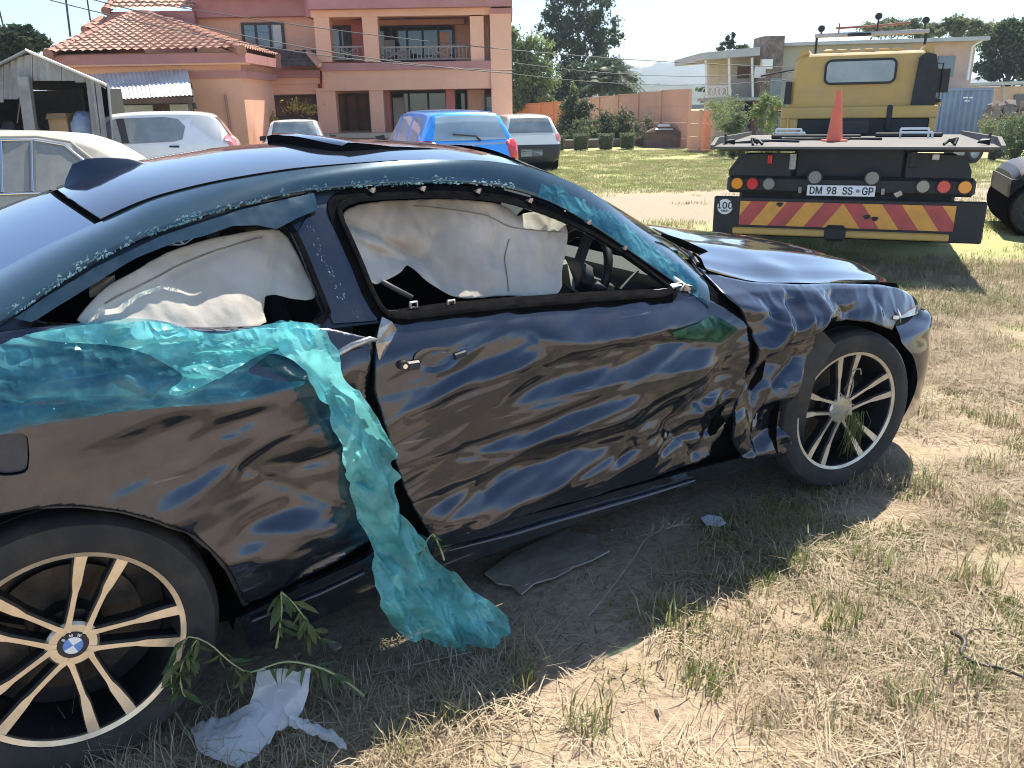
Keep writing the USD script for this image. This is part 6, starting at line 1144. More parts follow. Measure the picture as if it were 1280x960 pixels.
# balcony openings and rail
window(411, 32, 441, 77, HD+2.55, 2, 1, 'window_glass_sky'); w_ = window(470, 31, 568, 77, HD+2.55, 5, 1); hb('inner_pillar', 440, 26, 454, 77, HD+2.2, .4, 'column_red'); hb('beam', 468, 24, 580, 31, HD+2.3, .3, 'wall_pink')
hb('curtain', 550, 40, 562, 76, HD+2.5, .03, 'wall_pink'); hb('chair_back', 480, 50, 494, 72, HD+1.9, .06, 'railing')
def rail(u0, u1, D, n, cross=()):
    x0, x1, z0, z1 = fx(u0, 66, D), fx(u1, 66, D), fz((u0+u1)/2, 77, D), fz((u0+u1)/2, 57.5, D)
    q = part(house, 'balustrade', cat([box(x0, x1, D-.02, D+.02, z1-.05, z1), box(x0, x1, D-.02, D+.02, z0+.05, z0+.09)]), 'railing')
    for k in range(n+1):
        xx = x0+(x1-x0)*k/n; part(q, 'baluster', box(xx-.011, xx+.011, D-.010, D+.010, z0+.09, z1-.05), 'railing')
    for a, b in cross:
        xa, xb = x0+(x1-x0)*a, x0+(x1-x0)*b
        part(q, 'cross_bar', cat([tube([(xa, D-.025, z0+.09), (xb, D-.025, z1-.05)], .016, 5), tube([(xb, D-.03, z0+.09), (xa, D-.03, z1-.05)], .016, 5), tube([(xa, D-.02, (z0+z1)/2), (xb, D-.02, (z0+z1)/2)], .012, 5)]), 'railing')
rail(414, 454, HD+.2, 6, [(.15, .85)]); rail(474, 588, HD+.2, 24, [(.06, .30), (.55, .78)]); rail(605, 613, HD+.2, 2)
hb('balcony_table', 496, 62, 512, 74, HD+1.2, .5, 'railing')
# ground floor
window(418, 117, 462, 168, HD+2.55, 3, 1, 'interior_brown'); window(488, 114, 560, 168, HD+2.55, 3, 2); window(569, 114, 584, 168, HD+2.55, 1, 1); window(606, 118, 620, 168, HD+1.0, 1, 1)
for u0, u1, m in ((397, 421, 'wall_pink'), (463, 480, 'wall_pink'), (558, 569, 'column_red'), (475, 488, 'column_red')):
    D = HD+(.05 if m == 'wall_pink' else .6); part(house, 'porch_column', box(fx(u0, 140, D), fx(u1, 140, D), D, D+.4, GZ, fz((u0+u1)/2, 110, D)), m)
wall_to_ground('porch_wall', 585, 112, 606, HD+1.2, .25, 'wall_pink', 140)
hb('porch_floor', 340, 166, 640, 172, HD-.8, 3.3, 'floor_tile'); part(house, 'porch_base', box(fx(340, 170, HD), fx(640, 170, HD), HD-.75, HD+2.5, GZ, fz(480, 172, HD-.8)), 'wall_mauve')
hb('curtain', 492, 122, 506, 166, HD+2.51, .02, 'curtain'); 
# flower on the porch
# upper left block with its window and gables
wall_to_ground('upper_wall', 243, 20, 396, HD+1.2, .3, 'wall_pink', 60); hb('roof_fascia', 238, -28, 384, 21, HD+.9, .7, 'wall_mauve'); hb('roof_fascia', 380, -28, 402, 21, HD+.2, 1.4, 'wall_mauve')
window(303, 28, 356, 63, HD+1.18, 3, 1, 'window_glass_sky'); hb('curtain', 342, 31, 352, 60, HD+1.14, .02, 'curtain'); hb('window_sill', 300, 63, 359, 66, HD+1.05, .2, 'wall_mauve')
# lower left wing
WD = 22.5
def wing(name, u0, u1, D, dep): part(house, name, box(fx(u0, 130, D), fx(u1, 130, D), D, D+dep, GZ, fz((u0+u1)/2, 66, D)), 'wall_pink')
wing('wing_wall', 62, 306, WD, 2.9)
hb('fascia_board', 60, 67.5, 307, 80, WD-.40, 3.4, 'wall_mauve')
hb('moulding', 200, 89, 307.3, 98, WD-.07, 3.0, 'wall_mauve')
hb('lintel', 336, 105, 398, 118, HD+.3, .3, 'wall_pink'); hb('band', 338, 88, 400, 97, HD+.12, .3, 'wall_mauve'); hb('beam', 338, 97, 400, 105, HD+.25, .3, 'wall_pink')
window(341, 119, 397, 172, HD+1.0, 3, 2, 'interior_brown'); part(house, 'drain_pipe', tube([(fx(282, 118, WD), WD-.05, fz(282, 118, WD)), (fx(287, 150, WD), WD-.05, fz(287, 150, WD)), (fx(291, 190, WD), WD-.05, fz(291, 190, WD))], .03, 7), 'wall_mauve', smooth=True)
hb('roof_soffit', 62, 80, 307, 82, WD-.38, .4, 'wall_pink')
# tiled roofs: every tile a wave, every course a step
def tiled(name, e0, e1, r0, r1, tw=.22, course=.32, m='roof_tile'):
    e0, e1, r0, r1 = map(lambda a: np.asarray(a, float), (e0, e1, r0, r1)); L = np.linalg.norm((r0+r1)/2-(e0+e1)/2); nrow = max(2, int(L/course)); ax = (e1-e0)/np.linalg.norm(e1-e0)
    nrm = np.cross(e1-e0, (r0+r1)/2-(e0+e1)/2); nrm /= np.linalg.norm(nrm); nrm = nrm if nrm[2] > 0 else -nrm; V = []; r_ = np.random.default_rng(int(L*100))
    n = int(np.linalg.norm(e1-e0)/tw*6)
    for k in range(nrow):
        for f, h in ((0, .055), (.97, .012)):
            t = min(1, (k+f)/nrow); a, b = e0+(r0-e0)*t, e1+(r1-e1)*t; s = np.linspace(0, 1, n)[:, None]; P = a+(b-a)*s; w = (P-e0) @ ax
            V.append(P+nrm*(h+.045*np.abs(np.sin(np.pi*w/tw))[:, None]**.8+.008*meshkit.noise(np.stack([np.floor(w/tw), np.full(n, k*1.0), w*0], -1), 4)[:, None]))
    part(house, name, grid_mesh(np.array(V)), m, smooth=35, kind='stuff')
def ridge(P0, P1, rr=.12, step=.38):
    P0, P1 = np.asarray(P0, float), np.asarray(P1, float); n = max(1, int(np.linalg.norm(P1-P0)/step)); d = (P1-P0)/n
    for k in range(n): a = P0+d*k; part(house, 'ridge_tile', tube([a, a+d*1.08], [rr*1.12, rr*.9], 9), 'ridge_tile', smooth=40)
eL, eR = DD(60, 68, WD-.6), DD(302, 63, WD-.6); apx = DD(180, 17, WD+4.2); apl = DD(166, 18.5, WD+4.2)
tiled('roof_tiles', eL, eR, apl, apx); ridge(eL, apl); ridge(apl, apx); ridge(eR, apx)
bR = eR+[.0, 3.4, 0]; tiled('roof_tiles', eR, bR, apx, apx+[0, .9, 0]); ridge(bR, apx+[0, .9, 0])
tiled('roof_tiles', eL+[0, 6, 0], eL, DD(180, 17, WD+4.2), apl)
a, b = DD(106, 38, WD+5.0), DD(140, 37, WD+5.0); tiled('roof_tiles', a, b, DD(128, 24, WD+6), DD(142, 22, WD+6)); ridge(a, DD(128, 24, WD+6))
ua, ub = DD(132, 14, HD+.5), DD(246, 13, HD+.5); tiled('roof_tiles', ua, ub, DD(165, -30, HD+4), DD(240, -34, HD+4)); ridge(ua, DD(165, -30, HD+4)); hb('fascia_board', 134, 14, 243, 31, HD+.7, .3, 'wall_mauve'); wall_to_ground('upper_wall', 138, 30, 246, HD+1.2, .3, 'wall_mauve', 60)
tiled('roof_tiles', DD(238, 0, HD+.6), DD(384, 0, HD+.6), DD(238, -40, HD+4), DD(384, -40, HD+4)); tiled('roof_tiles', DD(380, -29, HD-.5), DD(644, -31, HD-.5), DD(420, -70, HD+4), DD(600, -70, HD+4))
da, db_ = DD(337, 87, HD-.4), DD(400, 85.5, HD-.4); tiled('roof_tiles', da, db_, DD(339, 65, HD+1.1), DD(398, 64, HD+1.1), m='roof_tile_dark'); part(house, 'roof_valley', tube([DD(386, 66, HD+.3), DD(400, 82, HD-.5)], .10, 8), 'wall_pink', smooth=True)
part(house, 'chimney_mast', tube([DD(88, 46, HD), DD(80, -20, HD)], .03, 6), 'wire_dark', smooth=True)
part(house, 'antenna_mast', tube([DD(113, 26, HD+2), DD(106, -20, HD+2)], .025, 6), 'wire_dark', smooth=True)
# small yellow shrub by the porch
def bush(name, lab, c, rad, n, size, m, seed, group=None, cat_='shrub', trunk=True, blobs=None, droop=0.):
    t = thing(name, lab, cat_, (c[0], c[1], c[2]), 0, group); rad = np.asarray(rad, float)
    if trunk: part(t, 'trunk', cat([tube([(0, 0, -.3), (rad[0]*.05, 0, rad[2]*.5), (rad[0]*.12, 0, rad[2]*1.1)], [rad[0]*.10+.02, rad[0]*.07+.01, .01], 7)]+[tube([(0, 0, rad[2]*.35), (rad[0]*.4*math.cos(a), rad[1]*.4*math.sin(a), rad[2]*1.0)], [rad[0]*.05+.01, .008], 5) for a in (0.5, 2.2, 3.9, 5.4)]), 'bark', smooth=True)
    pts = cloud(blobs or [((0, 0, rad[2]*1.05), rad, n)], seed); pts = pts[pts[:, 2] > -.05]; part(t, 'crown', leaves(pts, size, seed+1, droop=droop), m); return t
P = DD(350, 172, HD-2); bush('small_tree', 'small yellow leaved tree in front of the porch door', (P[0], P[1], float(slope(P[1]))), (.9, .6, .7), 700, .11, 'leaf_yellow', 3, cat_='tree', blobs=[((0, 0, 1.75), (.95, .6, .55), 500), ((-.4, 0, 1.5), (.5, .4, .4), 160)])

# corrugated awning with its wall, clutter under it
def corr(P00, P10, P01, P11, pitch=.09, amp=.022, rows=6):
    P00, P10, P01, P11 = map(lambda a: np.asarray(a, float), (P00, P10, P01, P11)); n = int(np.linalg.norm(P10-P00)/pitch*6); s = np.linspace(0, 1, n)[:, None]; nr = np.cross(P10-P00, P01-P00); nr /= np.linalg.norm(nr); w = amp*np.sin(np.linspace(0, 1, n)*np.linalg.norm(P10-P00)/pitch*2*np.pi)[:, None]*nr
    return grid_mesh(np.array([(P00+(P10-P00)*s)*(1-t)+(P01+(P11-P01)*s)*t+w for t in np.linspace(0, 1, rows)]))
aw = thing('awning', 'white corrugated awning on the house wall above the white hatchback', 'awning')
fr0, fr1, bk0, bk1 = DD(112, 126, 20.6), DD(240, 119.5, 20.6), DD(104, 93, 22.3), DD(234, 87.5, 22.3)
for k in range(5):
    s0, s1 = k/5, (k+1)/5+.006; part(aw, 'roof_sheet', mv(thicken(corr(fr0+(fr1-fr0)*s0, fr0+(fr1-fr0)*s1, bk0+(bk1-bk0)*s0, bk0+(bk1-bk0)*s1, .10, .012), (0, 0, -.006)), 0, 0, .004*k), 'sheet_metal_white', smooth=40)
part(aw, 'beam', box(fr0[0], fr1[0], 20.65, 20.75, fr1[2]-.16, fr1[2]-.03), 'interior_brown'); part(aw, 'end_panel', hull([DD(236, 103, 21.6), DD(243, 122, 20.8), DD(243, 136, 20.8), DD(237, 136, 21.6), DD(236, 103, 21.7)+[.05, .05, 0], DD(243, 136, 20.8)+[.05, .05, 0]]), 'shed_dark')
part(aw, 'back_board', box(fx(120, 130, 22), fx(240, 130, 22), 22.0, 22.1, GZ, fz(180, 120, 22)), 'interior_brown')
for u0, u1 in ((138, 190), (212, 236)): part(aw, 'pale_board', box(fx(u0, 133, 21.8), fx(u1, 133, 21.8), 21.8, 21.86, fz(170, 150, 21.8), fz(170, 131.5, 21.8)), 'curtain')
for u in (126, 238): part(aw, 'post', box(fx(u, 140, 20.7)-.04, fx(u, 140, 20.7)+.04, 20.7, 20.78, GZ, fr1[2]-.1), 'bark')

# ------------------------------------------------------------------ corrugated iron shed on the left
SD = 15.5
shed = thing('iron_shed', 'grey corrugated iron shed with open dark front', 'shed')
def spx(u, v, D=SD): return DD(u, v, D)
for k, (u0, u1, vt0, vt1, vb) in enumerate(((-30, 4, 98, 82, 128), (4, 22, 82, 72, 124), (22, 40, 72, 67, 122), (40, 58, 67, 75, 101), (58, 76, 75, 83, 101), (76, 94, 83, 91, 101), (94, 110, 91, 98, 103))):
    part(shed, 'gable_sheet', mv(thicken(corr(spx(u0, vb), spx(u1+.6, vb), spx(u0, vt0), spx(u1+.6, vt1), .11, .016, 3), (0, .006, 0)), 0, (k % 2)*.012, 0), 'sheet_metal_grey', smooth=40)
def post(u0, v0, u1, v1, w, D=SD): return hull([P+[dx, dy, 0] for P in (spx(u0, v0, D), spx(u1, v1, D)) for dx in (-w, w) for dy in (-.05, .05)])
part(shed, 'door_post', post(30, 96, 41, 178, .10, SD-.08), 'sheet_metal_grey'); 
for k, (u0, u1) in enumerate(((108, 118), (118, 126))):
    a0, a1 = spx(u0, 97+k*5), spx(u1, 102+k*4); b0, b1 = spx(u0+8, 200), spx(u1+9, 200); b0[2] = b1[2] = -.3; part(shed, 'front_sheet', mv(thicken(corr(b0, b1, a0, a1, .10, .014, 3), (0, .006, 0)), 0, -.03+.035*k, 0), 'sheet_metal_grey', smooth=40)
DV = np.array([-1.35, 3, 0]); c0 = spx(127, 104); c1 = spx(137, 200); part(shed, 'corner_sheet', thicken(corr((c1[0], SD, -.3), (c1[0]+DV[0], SD+3, -.3), (c0[0]+.1, SD, c0[2]), (c0[0]+.1+DV[0], SD+3, c0[2]), .11, .016, 3), (.006, 0, 0)), 'sheet_metal_grey', smooth=40)
rg = spx(38, 66); e1_, e0_ = spx(136, 106), spx(-40, 104)
part(shed, 'roof_sheet', thicken(corr(e1_+[0, -.15, 0], e1_+DV, rg+[0, -.15, .03], rg+DV+[0, 0, .03], .12, .016, 3), (0, 0, .02)), 'sheet_metal_white', smooth=40); part(shed, 'roof_sheet', thicken(corr(e0_+[0, -.15, 0], e0_+DV, rg+[0, -.15, .02], rg+DV+[0, 0, .02], .12, .016, 3), (0, 0, .02)), 'sheet_metal_grey', smooth=40)
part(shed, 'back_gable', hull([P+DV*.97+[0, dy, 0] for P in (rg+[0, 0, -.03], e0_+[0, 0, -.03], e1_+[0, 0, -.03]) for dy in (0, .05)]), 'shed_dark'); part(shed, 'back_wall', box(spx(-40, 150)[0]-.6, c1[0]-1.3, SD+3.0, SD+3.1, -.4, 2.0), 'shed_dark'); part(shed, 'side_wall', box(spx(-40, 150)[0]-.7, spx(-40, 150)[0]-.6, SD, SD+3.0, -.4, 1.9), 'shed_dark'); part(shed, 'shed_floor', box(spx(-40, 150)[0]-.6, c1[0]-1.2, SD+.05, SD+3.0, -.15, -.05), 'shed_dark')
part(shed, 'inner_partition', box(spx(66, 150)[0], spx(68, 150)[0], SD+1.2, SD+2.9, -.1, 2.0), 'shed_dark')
P = spx(80, 168, SD+.35); b = thing('cardboard_box', 'brown cardboard box standing in the shed opening', 'box', (P[0], P[1], P[2]-.25)); part(b, 'carton', box(-.17, .17, -.15, .15, 0, .62, .008), 'cardboard'); part(b, 'flap', hull([(-.17, -.155, .60), (.17, -.155, .60), (-.17, -.22, .52), (.17, -.22, .52), (-.17, -.15, .605), (.17, -.15, .605)]), 'cardboard')
P = spx(106, 162, SD+.3); s_ = trimesh.creation.icosphere(3, .26); s_.vertices *= [.85, .7, 1.3]; s_.vertices += s_.vertices*(meshkit.fbm(s_.vertices*5, 3, 3)[:, None]-.5)*.5; s_.apply_translation(P); solo('blue_bag', s_, 'blue_bag', 'blue and grey bundle beside the cardboard box in the shed', 'bag', smooth=True)
r = np.random.default_rng(12)
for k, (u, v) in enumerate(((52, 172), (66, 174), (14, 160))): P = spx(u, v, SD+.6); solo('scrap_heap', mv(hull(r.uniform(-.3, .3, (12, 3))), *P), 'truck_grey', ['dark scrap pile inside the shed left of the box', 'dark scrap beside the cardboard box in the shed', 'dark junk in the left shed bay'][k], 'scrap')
P = spx(6, 168, SD+.3); solo('pale_heap', mv(hull(r.uniform(-.35, .35, (14, 3))*[1.4, .6, .5]), *P), 'concrete', 'grey pale heap in the left bay of the shed', 'scrap')

# ------------------------------------------------------------------ boundary walls
fence = thing('boundary_wall', 'long precast boundary wall of orange and dusty pink panels beside the garden', 'wall')
def gw(u, vb, vt):                                    # foot and head of the wall seen at that place
    P = G(u, vb); return P, fz(u, vt, P[1])
ends = [(643, 172, 131), (660, 172.5, 130.5), (676, 173, 129.5), (692, 173.5, 128.5), (706, 174, 127.5), (722, 174.5, 125.5), (735, 175, 123.5), (749, 176.5, 122), (772, 178, 120), (797, 180, 117.3), (825, 182, 114.8), (859, 184.5, 112)]
for k in range(len(ends)-1):
    (P0, z0), (P1, z1) = gw(*ends[k]), gw(*ends[k+1]); d = (P1-P0)[:2]; L = np.linalg.norm(d); d /= L; n = np.array([-d[1], d[0]])
    def q(s, off, z): p = P0[:2]+d*s+n*off; return (p[0], p[1], z)
    hm = (z0+z1)/2; nn_ = 4; 
    for j in range(nn_): a, b = -.5+(hm+.5)*j/nn_, -.5+(hm+.5)*(j+1)/nn_-.008; part(fence, 'panel', hull([q(s, o, z) for s in (.04, L-.04) for o in (-.03, .03) for z in (a, b)]), 'wall_orange' if k < 4 else 'wall_precast')
    part(fence, 'post', hull([q(s, o, z) for s in (L-.07, L+.07) for o in (-.07, .06) for z in (-.5, z1+.02)]), 'wall_orange' if k < 4 else 'wall_precast')
    part(fence, 'coping', hull([q(s, o, z) for s in (-.02, L-.08) for o in (-.05, .05) for z in (hm+.0, hm+.05)]), 'wall_orange' if k < 4 else 'wall_precast')
low = thing('low_wall', 'short lower section of pink panel wall at the end of the boundary wall', 'wall')
for k, (u0, u1) in enumerate(((859, 874), (874.5, 889))):
    P0, P1 = G(u0, 189), G(u1, 190); z = fz(u0, 138, P0[1])
    for j in range(4): a, b = -.6+(z+.6)*j/4, -.6+(z+.6)*(j+1)/4-.012; part(low, 'panel', hull([P0*[1, 1, 0]+[.01, 0, a], P0*[1, 1, 0]+[.01, .07, a], P1*[1, 1, 0]+[-.02, 0, a], P1*[1, 1, 0]+[-.02, .07, a], P0*[1, 1, 0]+[.01, 0, b], P0*[1, 1, 0]+[.01, .07, b], P1*[1, 1, 0]+[-.02, 0, b], P1*[1, 1, 0]+[-.02, .07, b]]), 'wall_precast')
    part(low, 'post', box(P1[0]-.06, P1[0]+.06, P1[1]-.05, P1[1]+.12, -.6, z+.03), 'wall_precast')
# garden: clipped shrubs on a brick edge, tall clipped shrub, bushes, kiosk
kerb = thing('planter_edge', 'low brick planter edge with pale cap under the clipped shrubs', 'planter')
for k, (u0, u1) in enumerate(((690, 707), (707, 724), (724, 741), (741, 758), (758, 775), (775, 805))):
    P0, P1 = G(u0, 186.5-k*.7), G(u1, 185.8-k*.7); zt = fz(u0, 177-k*.5, P0[1]); part(kerb, 'brick_course', hull([(P[0], P[1]+dy, z) for P in (P0, P1) for dy in (0, .25) for z in (-.6, zt)]), 'brick_brown'); part(kerb, 'cap', hull([(P[0], P[1]+dy, z) for P in (P0, P1) for dy in (-.03, .29) for z in (zt+.003, zt+.05)]), 'concrete')
def clipped(u, v0, v1, w, D, lab, seed):
    P = G(u, v1); D = P[1]; P = P+[0, 0, .02]; h = fz(u, v0, D)-P[2]; wd = w/FPX*D; rr = np.random.default_rng(seed); n = 1500; pts = rr.uniform(-1, 1, (n, 3)); ax_ = rr.integers(0, 3, n); pts[np.arange(n), ax_] = np.sign(pts[np.arange(n), ax_])*rr.uniform(.84, 1, n)
    tp_ = .80+.2*(pts[:, 2:3]+1)/2; pts = pts*np.array([wd/2, wd/2, h/2])*np.hstack([tp_, tp_, tp_*0+1]); pts *= .94+.1*meshkit.noise(pts*4, seed)[:, None]; t = thing('clipped_shrub', lab, 'shrub', (P[0], P[1], P[2]+h/2), 0, 'clipped shrubs on the planter edge'); part(t, 'foliage', leaves(pts, .06, seed), 'leaf_mid'); part(t, 'core', box(-wd*.36, wd*.36, -wd*.36, wd*.36, -h*.5, h*.42, .05), 'leaf_dark'); part(t, 'stem', tube([(0, 0, -h/2-.4), (0, 0, 0)], .03, 6), 'bark')
for k, (u, lab) in enumerate(((696, 'clipped cube shrub partly behind the white car with dark bumper'), (726, 'clipped cube shrub second from the white car'), (757, 'clipped cube shrub in front of the middle of the pink wall'), (784, 'clipped cube shrub nearest the dark kiosk'))): clipped(u, 167-k*.3+(2 if k == 0 else 0), 188.5-k*.8, 20-k*.6, 26.8, lab, 60+k)
P = G(717, 181); bush('tall_shrub', 'tall dark shrub with pale sprouting top in front of the boundary wall', (P[0], P[1], P[2]), (.5, .45, .7), 100, .13, 'leaf_dark', 21, blobs=[((0, 0, .8), (.85, .6, .8), 3600), ((.1, 0, 1.55), (.72, .55, .55), 2600)]); bush('sprouting_shrub', 'pale green leafy top shoots above the tall dark shrub', (P[0]-.05, P[1]+.1, P[2]+1.6), (.4, .4, .7), 100, .2, 'leaf_bamboo', 22, blobs=[((0, 0, .5), (.36, .3, .5), 300), ((.1, 0, 1.05), (.24, .2, .5), 160)])
P = G(745, 182); bush('garden_bush', 'light green bush between the tall shrub and the pink wall', (P[0], P[1], P[2]), (1.3, .7, .65), 3200, .13, 'leaf_mid', 23); P = G(771, 182); bush('garden_bush', 'rounded dark bush against the pink wall', (P[0], P[1], P[2]), (.8, .6, .8), 2600, .13, 'leaf_dark', 24); P = G(805, 183); bush('garden_bush', 'thin bush left of the dark kiosk', (P[0], P[1], P[2]), (.45, .4, .6), 900, .11, 'leaf_olive', 25)
P = G(830, 184); ks = thing('brick_kiosk', 'dark brown boxy kiosk with stepped pale cap in front of the pink wall', 'kiosk', (P[0], P[1], P[2]-.1)); w_ = 21/FPX*P[1]
part(ks, 'body', hull([(x, y, z) for x, y in ((-w_, .1), (w_*.9, -.2), (w_*.9, .7), (-w_, .9)) for z in (0, .70)]), 'brick_brown'); part(ks, 'sloping_roof', hull([(-w_*1.05, .05, .70), (w_*.95, -.25, .66), (w_*.95, .75, .70), (-w_*1.05, .95, .70), (-.15, .2, .98), (.22, .1, .98), (.22, .5, .98), (-.15, .6, .98)]), 'brick_brown'); part(ks, 'cap', hull([(-.40, .0, .80), (.32, -.15, .80), (.34, .0, .86), (-.36, .1, .86), (-.25, .4, .86), (.25, .4, .86)]), 'white_paint'); part(ks, 'cap', hull([(-.26, .08, .93), (.24, 0, .93), (.22, .4, .93), (-.24, .45, .93), (-.2, .15, 1.03), (.18, .1, 1.03), (.18, .4, 1.03), (-.2, .42, 1.03)]), 'white_paint')

# ------------------------------------------------------------------ second house, container, low house on the right
BD = 38.
h2 = thing('flat_roof_house', 'cream two storey house with flat white roofs, stone chimney and small balcony', 'house')
def pb(t, name, u0, v0, u1, v1, D, dep, m, c=0.):
    um, vm = (u0+u1)/2, (v0+v1)/2; return part(t, name, box(fx(u0, vm, D), fx(u1, vm, D), D, D+dep, fz(um, v1, D), fz(um, v0, D), c), m)
def pg_(t, name, u0, v0, u1, D, dep, m): return part(t, name, box(fx(u0, 110, D), fx(u1, 110, D), D, D+dep, -2.5, fz((u0+u1)/2, v0, D)), m)
part(h2, 'roof_slab', hull([DD(877, v, BD-.5) for v in (66, 75)]+[DD(950, v, BD-.5) for v in (58.5, 69)]+[DD(877, v, BD-.5)+[0, 6, 0] for v in (66, 75)]+[DD(950, v, BD-.5)+[0, 6, 0] for v in (58.5, 69)]), 'grey_slab')
pg_(h2, 'wall', 913, 68, 952, BD+1, 5, 'cream_wall'); pb(h2, 'balcony_slab', 882, 122, 950, 126, BD-.3, 1.6, 'concrete'); pb(h2, 'window', 922, 83, 937, 98, BD+.95, .1, 'interior_brown'); pb(h2, 'ground_opening', 912, 128, 948, 160, BD+.9, .15, 'window_glass_dark')
for u in (882, 911, 940): part(h2, 'post', tube([DD(u, 72, BD-.2), DD(u+1, 122, BD-.2)], .05, 6), 'white_paint')
rl = part(h2, 'balcony_rail', cat([tube([DD(882, v, BD-.2), DD(911, v-1, BD-.2)], .025, 5) for v in (108, 121)]), 'white_paint')
for k in range(5): part(rl, 'rail_pattern', mv(xform(tube(np.c_[.24*np.cos(np.linspace(0, 6.29, 13)), np.zeros(13), .20*np.sin(np.linspace(0, 6.29, 13))], .02, 4, False), rot((0, 1, 0), 0)), *DD(885+k*5.6, 114.5, BD-.2)), 'white_paint')
cp = DD(950, 45, BD-.2); pg_(h2, 'chimney', 950, 45, 976, BD-.2, 1.5, 'stone_dark')
r = np.random.default_rng(33)
for k in range(46): u, v = r.uniform(951, 975), r.uniform(46, 150); P = DD(u, v, BD-.21); part(h2, 'stone', hull(P+r.uniform(-1, 1, (9, 3))*[.16, .05, .13]), 'stone_dark')
pg_(h2, 'wall', 976, 56, 1130, BD+.6, 6, 'cream_wall'); pg_(h2, 'wall', 1130, 52, 1212, BD+.6, 6, 'peach_wall')
part(h2, 'roof_slab', hull([DD(974, v, BD-.1) for v in (53.5, 57.5)]+[DD(1238, v, BD-.1) for v in (45, 50)]+[DD(974, v, BD-.1)+[0, 7, 0] for v in (53.5, 57.5)]+[DD(1238, v, BD-.1)+[0, 7, 0] for v in (45, 50)]), 'grey_slab')
pb(h2, 'window', 962, 98, 976, 128, BD-.25, .1, 'window_glass_sky'); pb(h2, 'window', 1172, 70, 1193, 96, BD+.5, .1, 'window_glass_sky'); pb(h2, 'window', 1000, 80, 1030, 105, BD+.5, .1, 'window_glass_sky'); part(h2, 'down_pipe', tube([DD(1228, 50, BD+.2), DD(1215, 58, BD+.3), DD(1209, 100, BD+.4)], .06, 6), 'white_paint', smooth=True)
pb(h2, 'wall_lamp', 953, 74, 966, 86, BD-.6, .3, 'white_paint')
cn_ = thing('shipping_container', 'blue corrugated shipping container behind the tow truck', 'container'); CD = 36.
Pa, Pb = DD(1176, 168, CD), DD(1232, 168, CD); zt = fz(1210, 110, CD); xa, xb = fx(1172, 140, CD), fx(1236, 140, CD)
w8 = np.linspace(xa, xb, 110); prof = np.clip(np.sin((w8-xa)/(xb-xa)*2*np.pi*9)*1.6, -1, 1)*.03
part(cn_, 'corrugated_wall', grid_mesh(np.array([np.stack([w8, CD+prof, np.full(110, z)], -1) for z in (-1, zt-.08)])), 'container_blue', smooth=35); part(cn_, 'box', hull([(x+k*1.3, CD+.05+k*2.3, z) for x in (xa+.02, xb-.02) for k in (0, 1) for z in (-1, zt-.04)]), 'container_blue'); part(cn_, 'top_rail', box(xa-.03, xb+.03, CD-.05, CD+.06, zt-.10, zt), 'container_blue')
for x in (xa, xb): part(cn_, 'corner_post', box(x-.05, x+.05, CD-.05, CD+.05, -1, zt-.10), 'container_blue')
for u, v, w, h in ((1207, 122, 6, 1.6), (1214, 122, 4, 1.6), (1209, 126, 6, 1.4)): P = DD(u, v, CD-.05); part(cn_, 'white_marking', box(P[0]-w/FPX*CD/2, P[0]+w/FPX*CD/2, CD-.045, CD-.034, P[2]-h/FPX*CD/2, P[2]+h/FPX*CD/2), 'white_paint')
lh = thing('low_house', 'low peach house with thin roof behind the container at the right', 'house'); pg_(lh, 'wall', 1190, 108, 1330, 46, 6, 'peach_wall'); part(lh, 'roof_slab', hull([DD(1184, v, 45.6) for v in (105, 108.5)]+[DD(1330, v, 45.6) for v in (99, 104)]+[DD(1184, v, 45.6)+[0, 6, 0] for v in (105, 108.5)]+[DD(1330, v, 45.6)+[0, 6, 0] for v in (99, 104)]), 'grey_slab'); pb(lh, 'window', 1268, 118, 1282, 132, 45.9, .15, 'window_glass_dark'); part(lh, 'drain_pipe', tube([DD(1254, 106, 45.8), DD(1255, 128, 45.8)], .05, 5), 'grey_slab')
rk = thing('stone_wall', 'dark rubble stone wall with ragged top at the right edge', 'wall'); r = np.random.default_rng(14)
for k in range(70): u = r.uniform(1232, 1330); P = DD(u, r.uniform(128, 178), 33+r.uniform(0, .8)); part(rk, 'stone', hull(P+r.uniform(-1, 1, (9, 3))*[.34, .25, .26]), 'rubble')
# row of old wheels
r = np.random.default_rng(4)
for k, (u, v, lab) in enumerate(((1193, 200, 'old tyre with pale rim half hidden by the truck bed, leftmost of the row'), (1213, 198, 'old tyre with pale rim, second in the row behind the truck'), (1240, 194, 'old dark tyre lying behind the dark vehicle'))):
    P = G(u, v+6); t = thing('old_tyre', lab, 'tyre', (P[0], P[1], float(slope(P[1]))), math.radians([18, 24, 60][k]), None); part(t, 'tyre', mv(revolve_y([(.20, -.10), (.30, -.12), (.34, -.07), (.34, .07), (.30, .12), (.20, .10)], 30), 0, 0, .33), 'tyre_rubber', smooth=35); part(t, 'rim', mv(revolve_y([(0, -.06), (.12, -.05), (.19, -.09), (.205, -.10)], 24), 0, 0, .33), 'lamp_clear' if k < 2 else 'rim_dark', smooth=35)

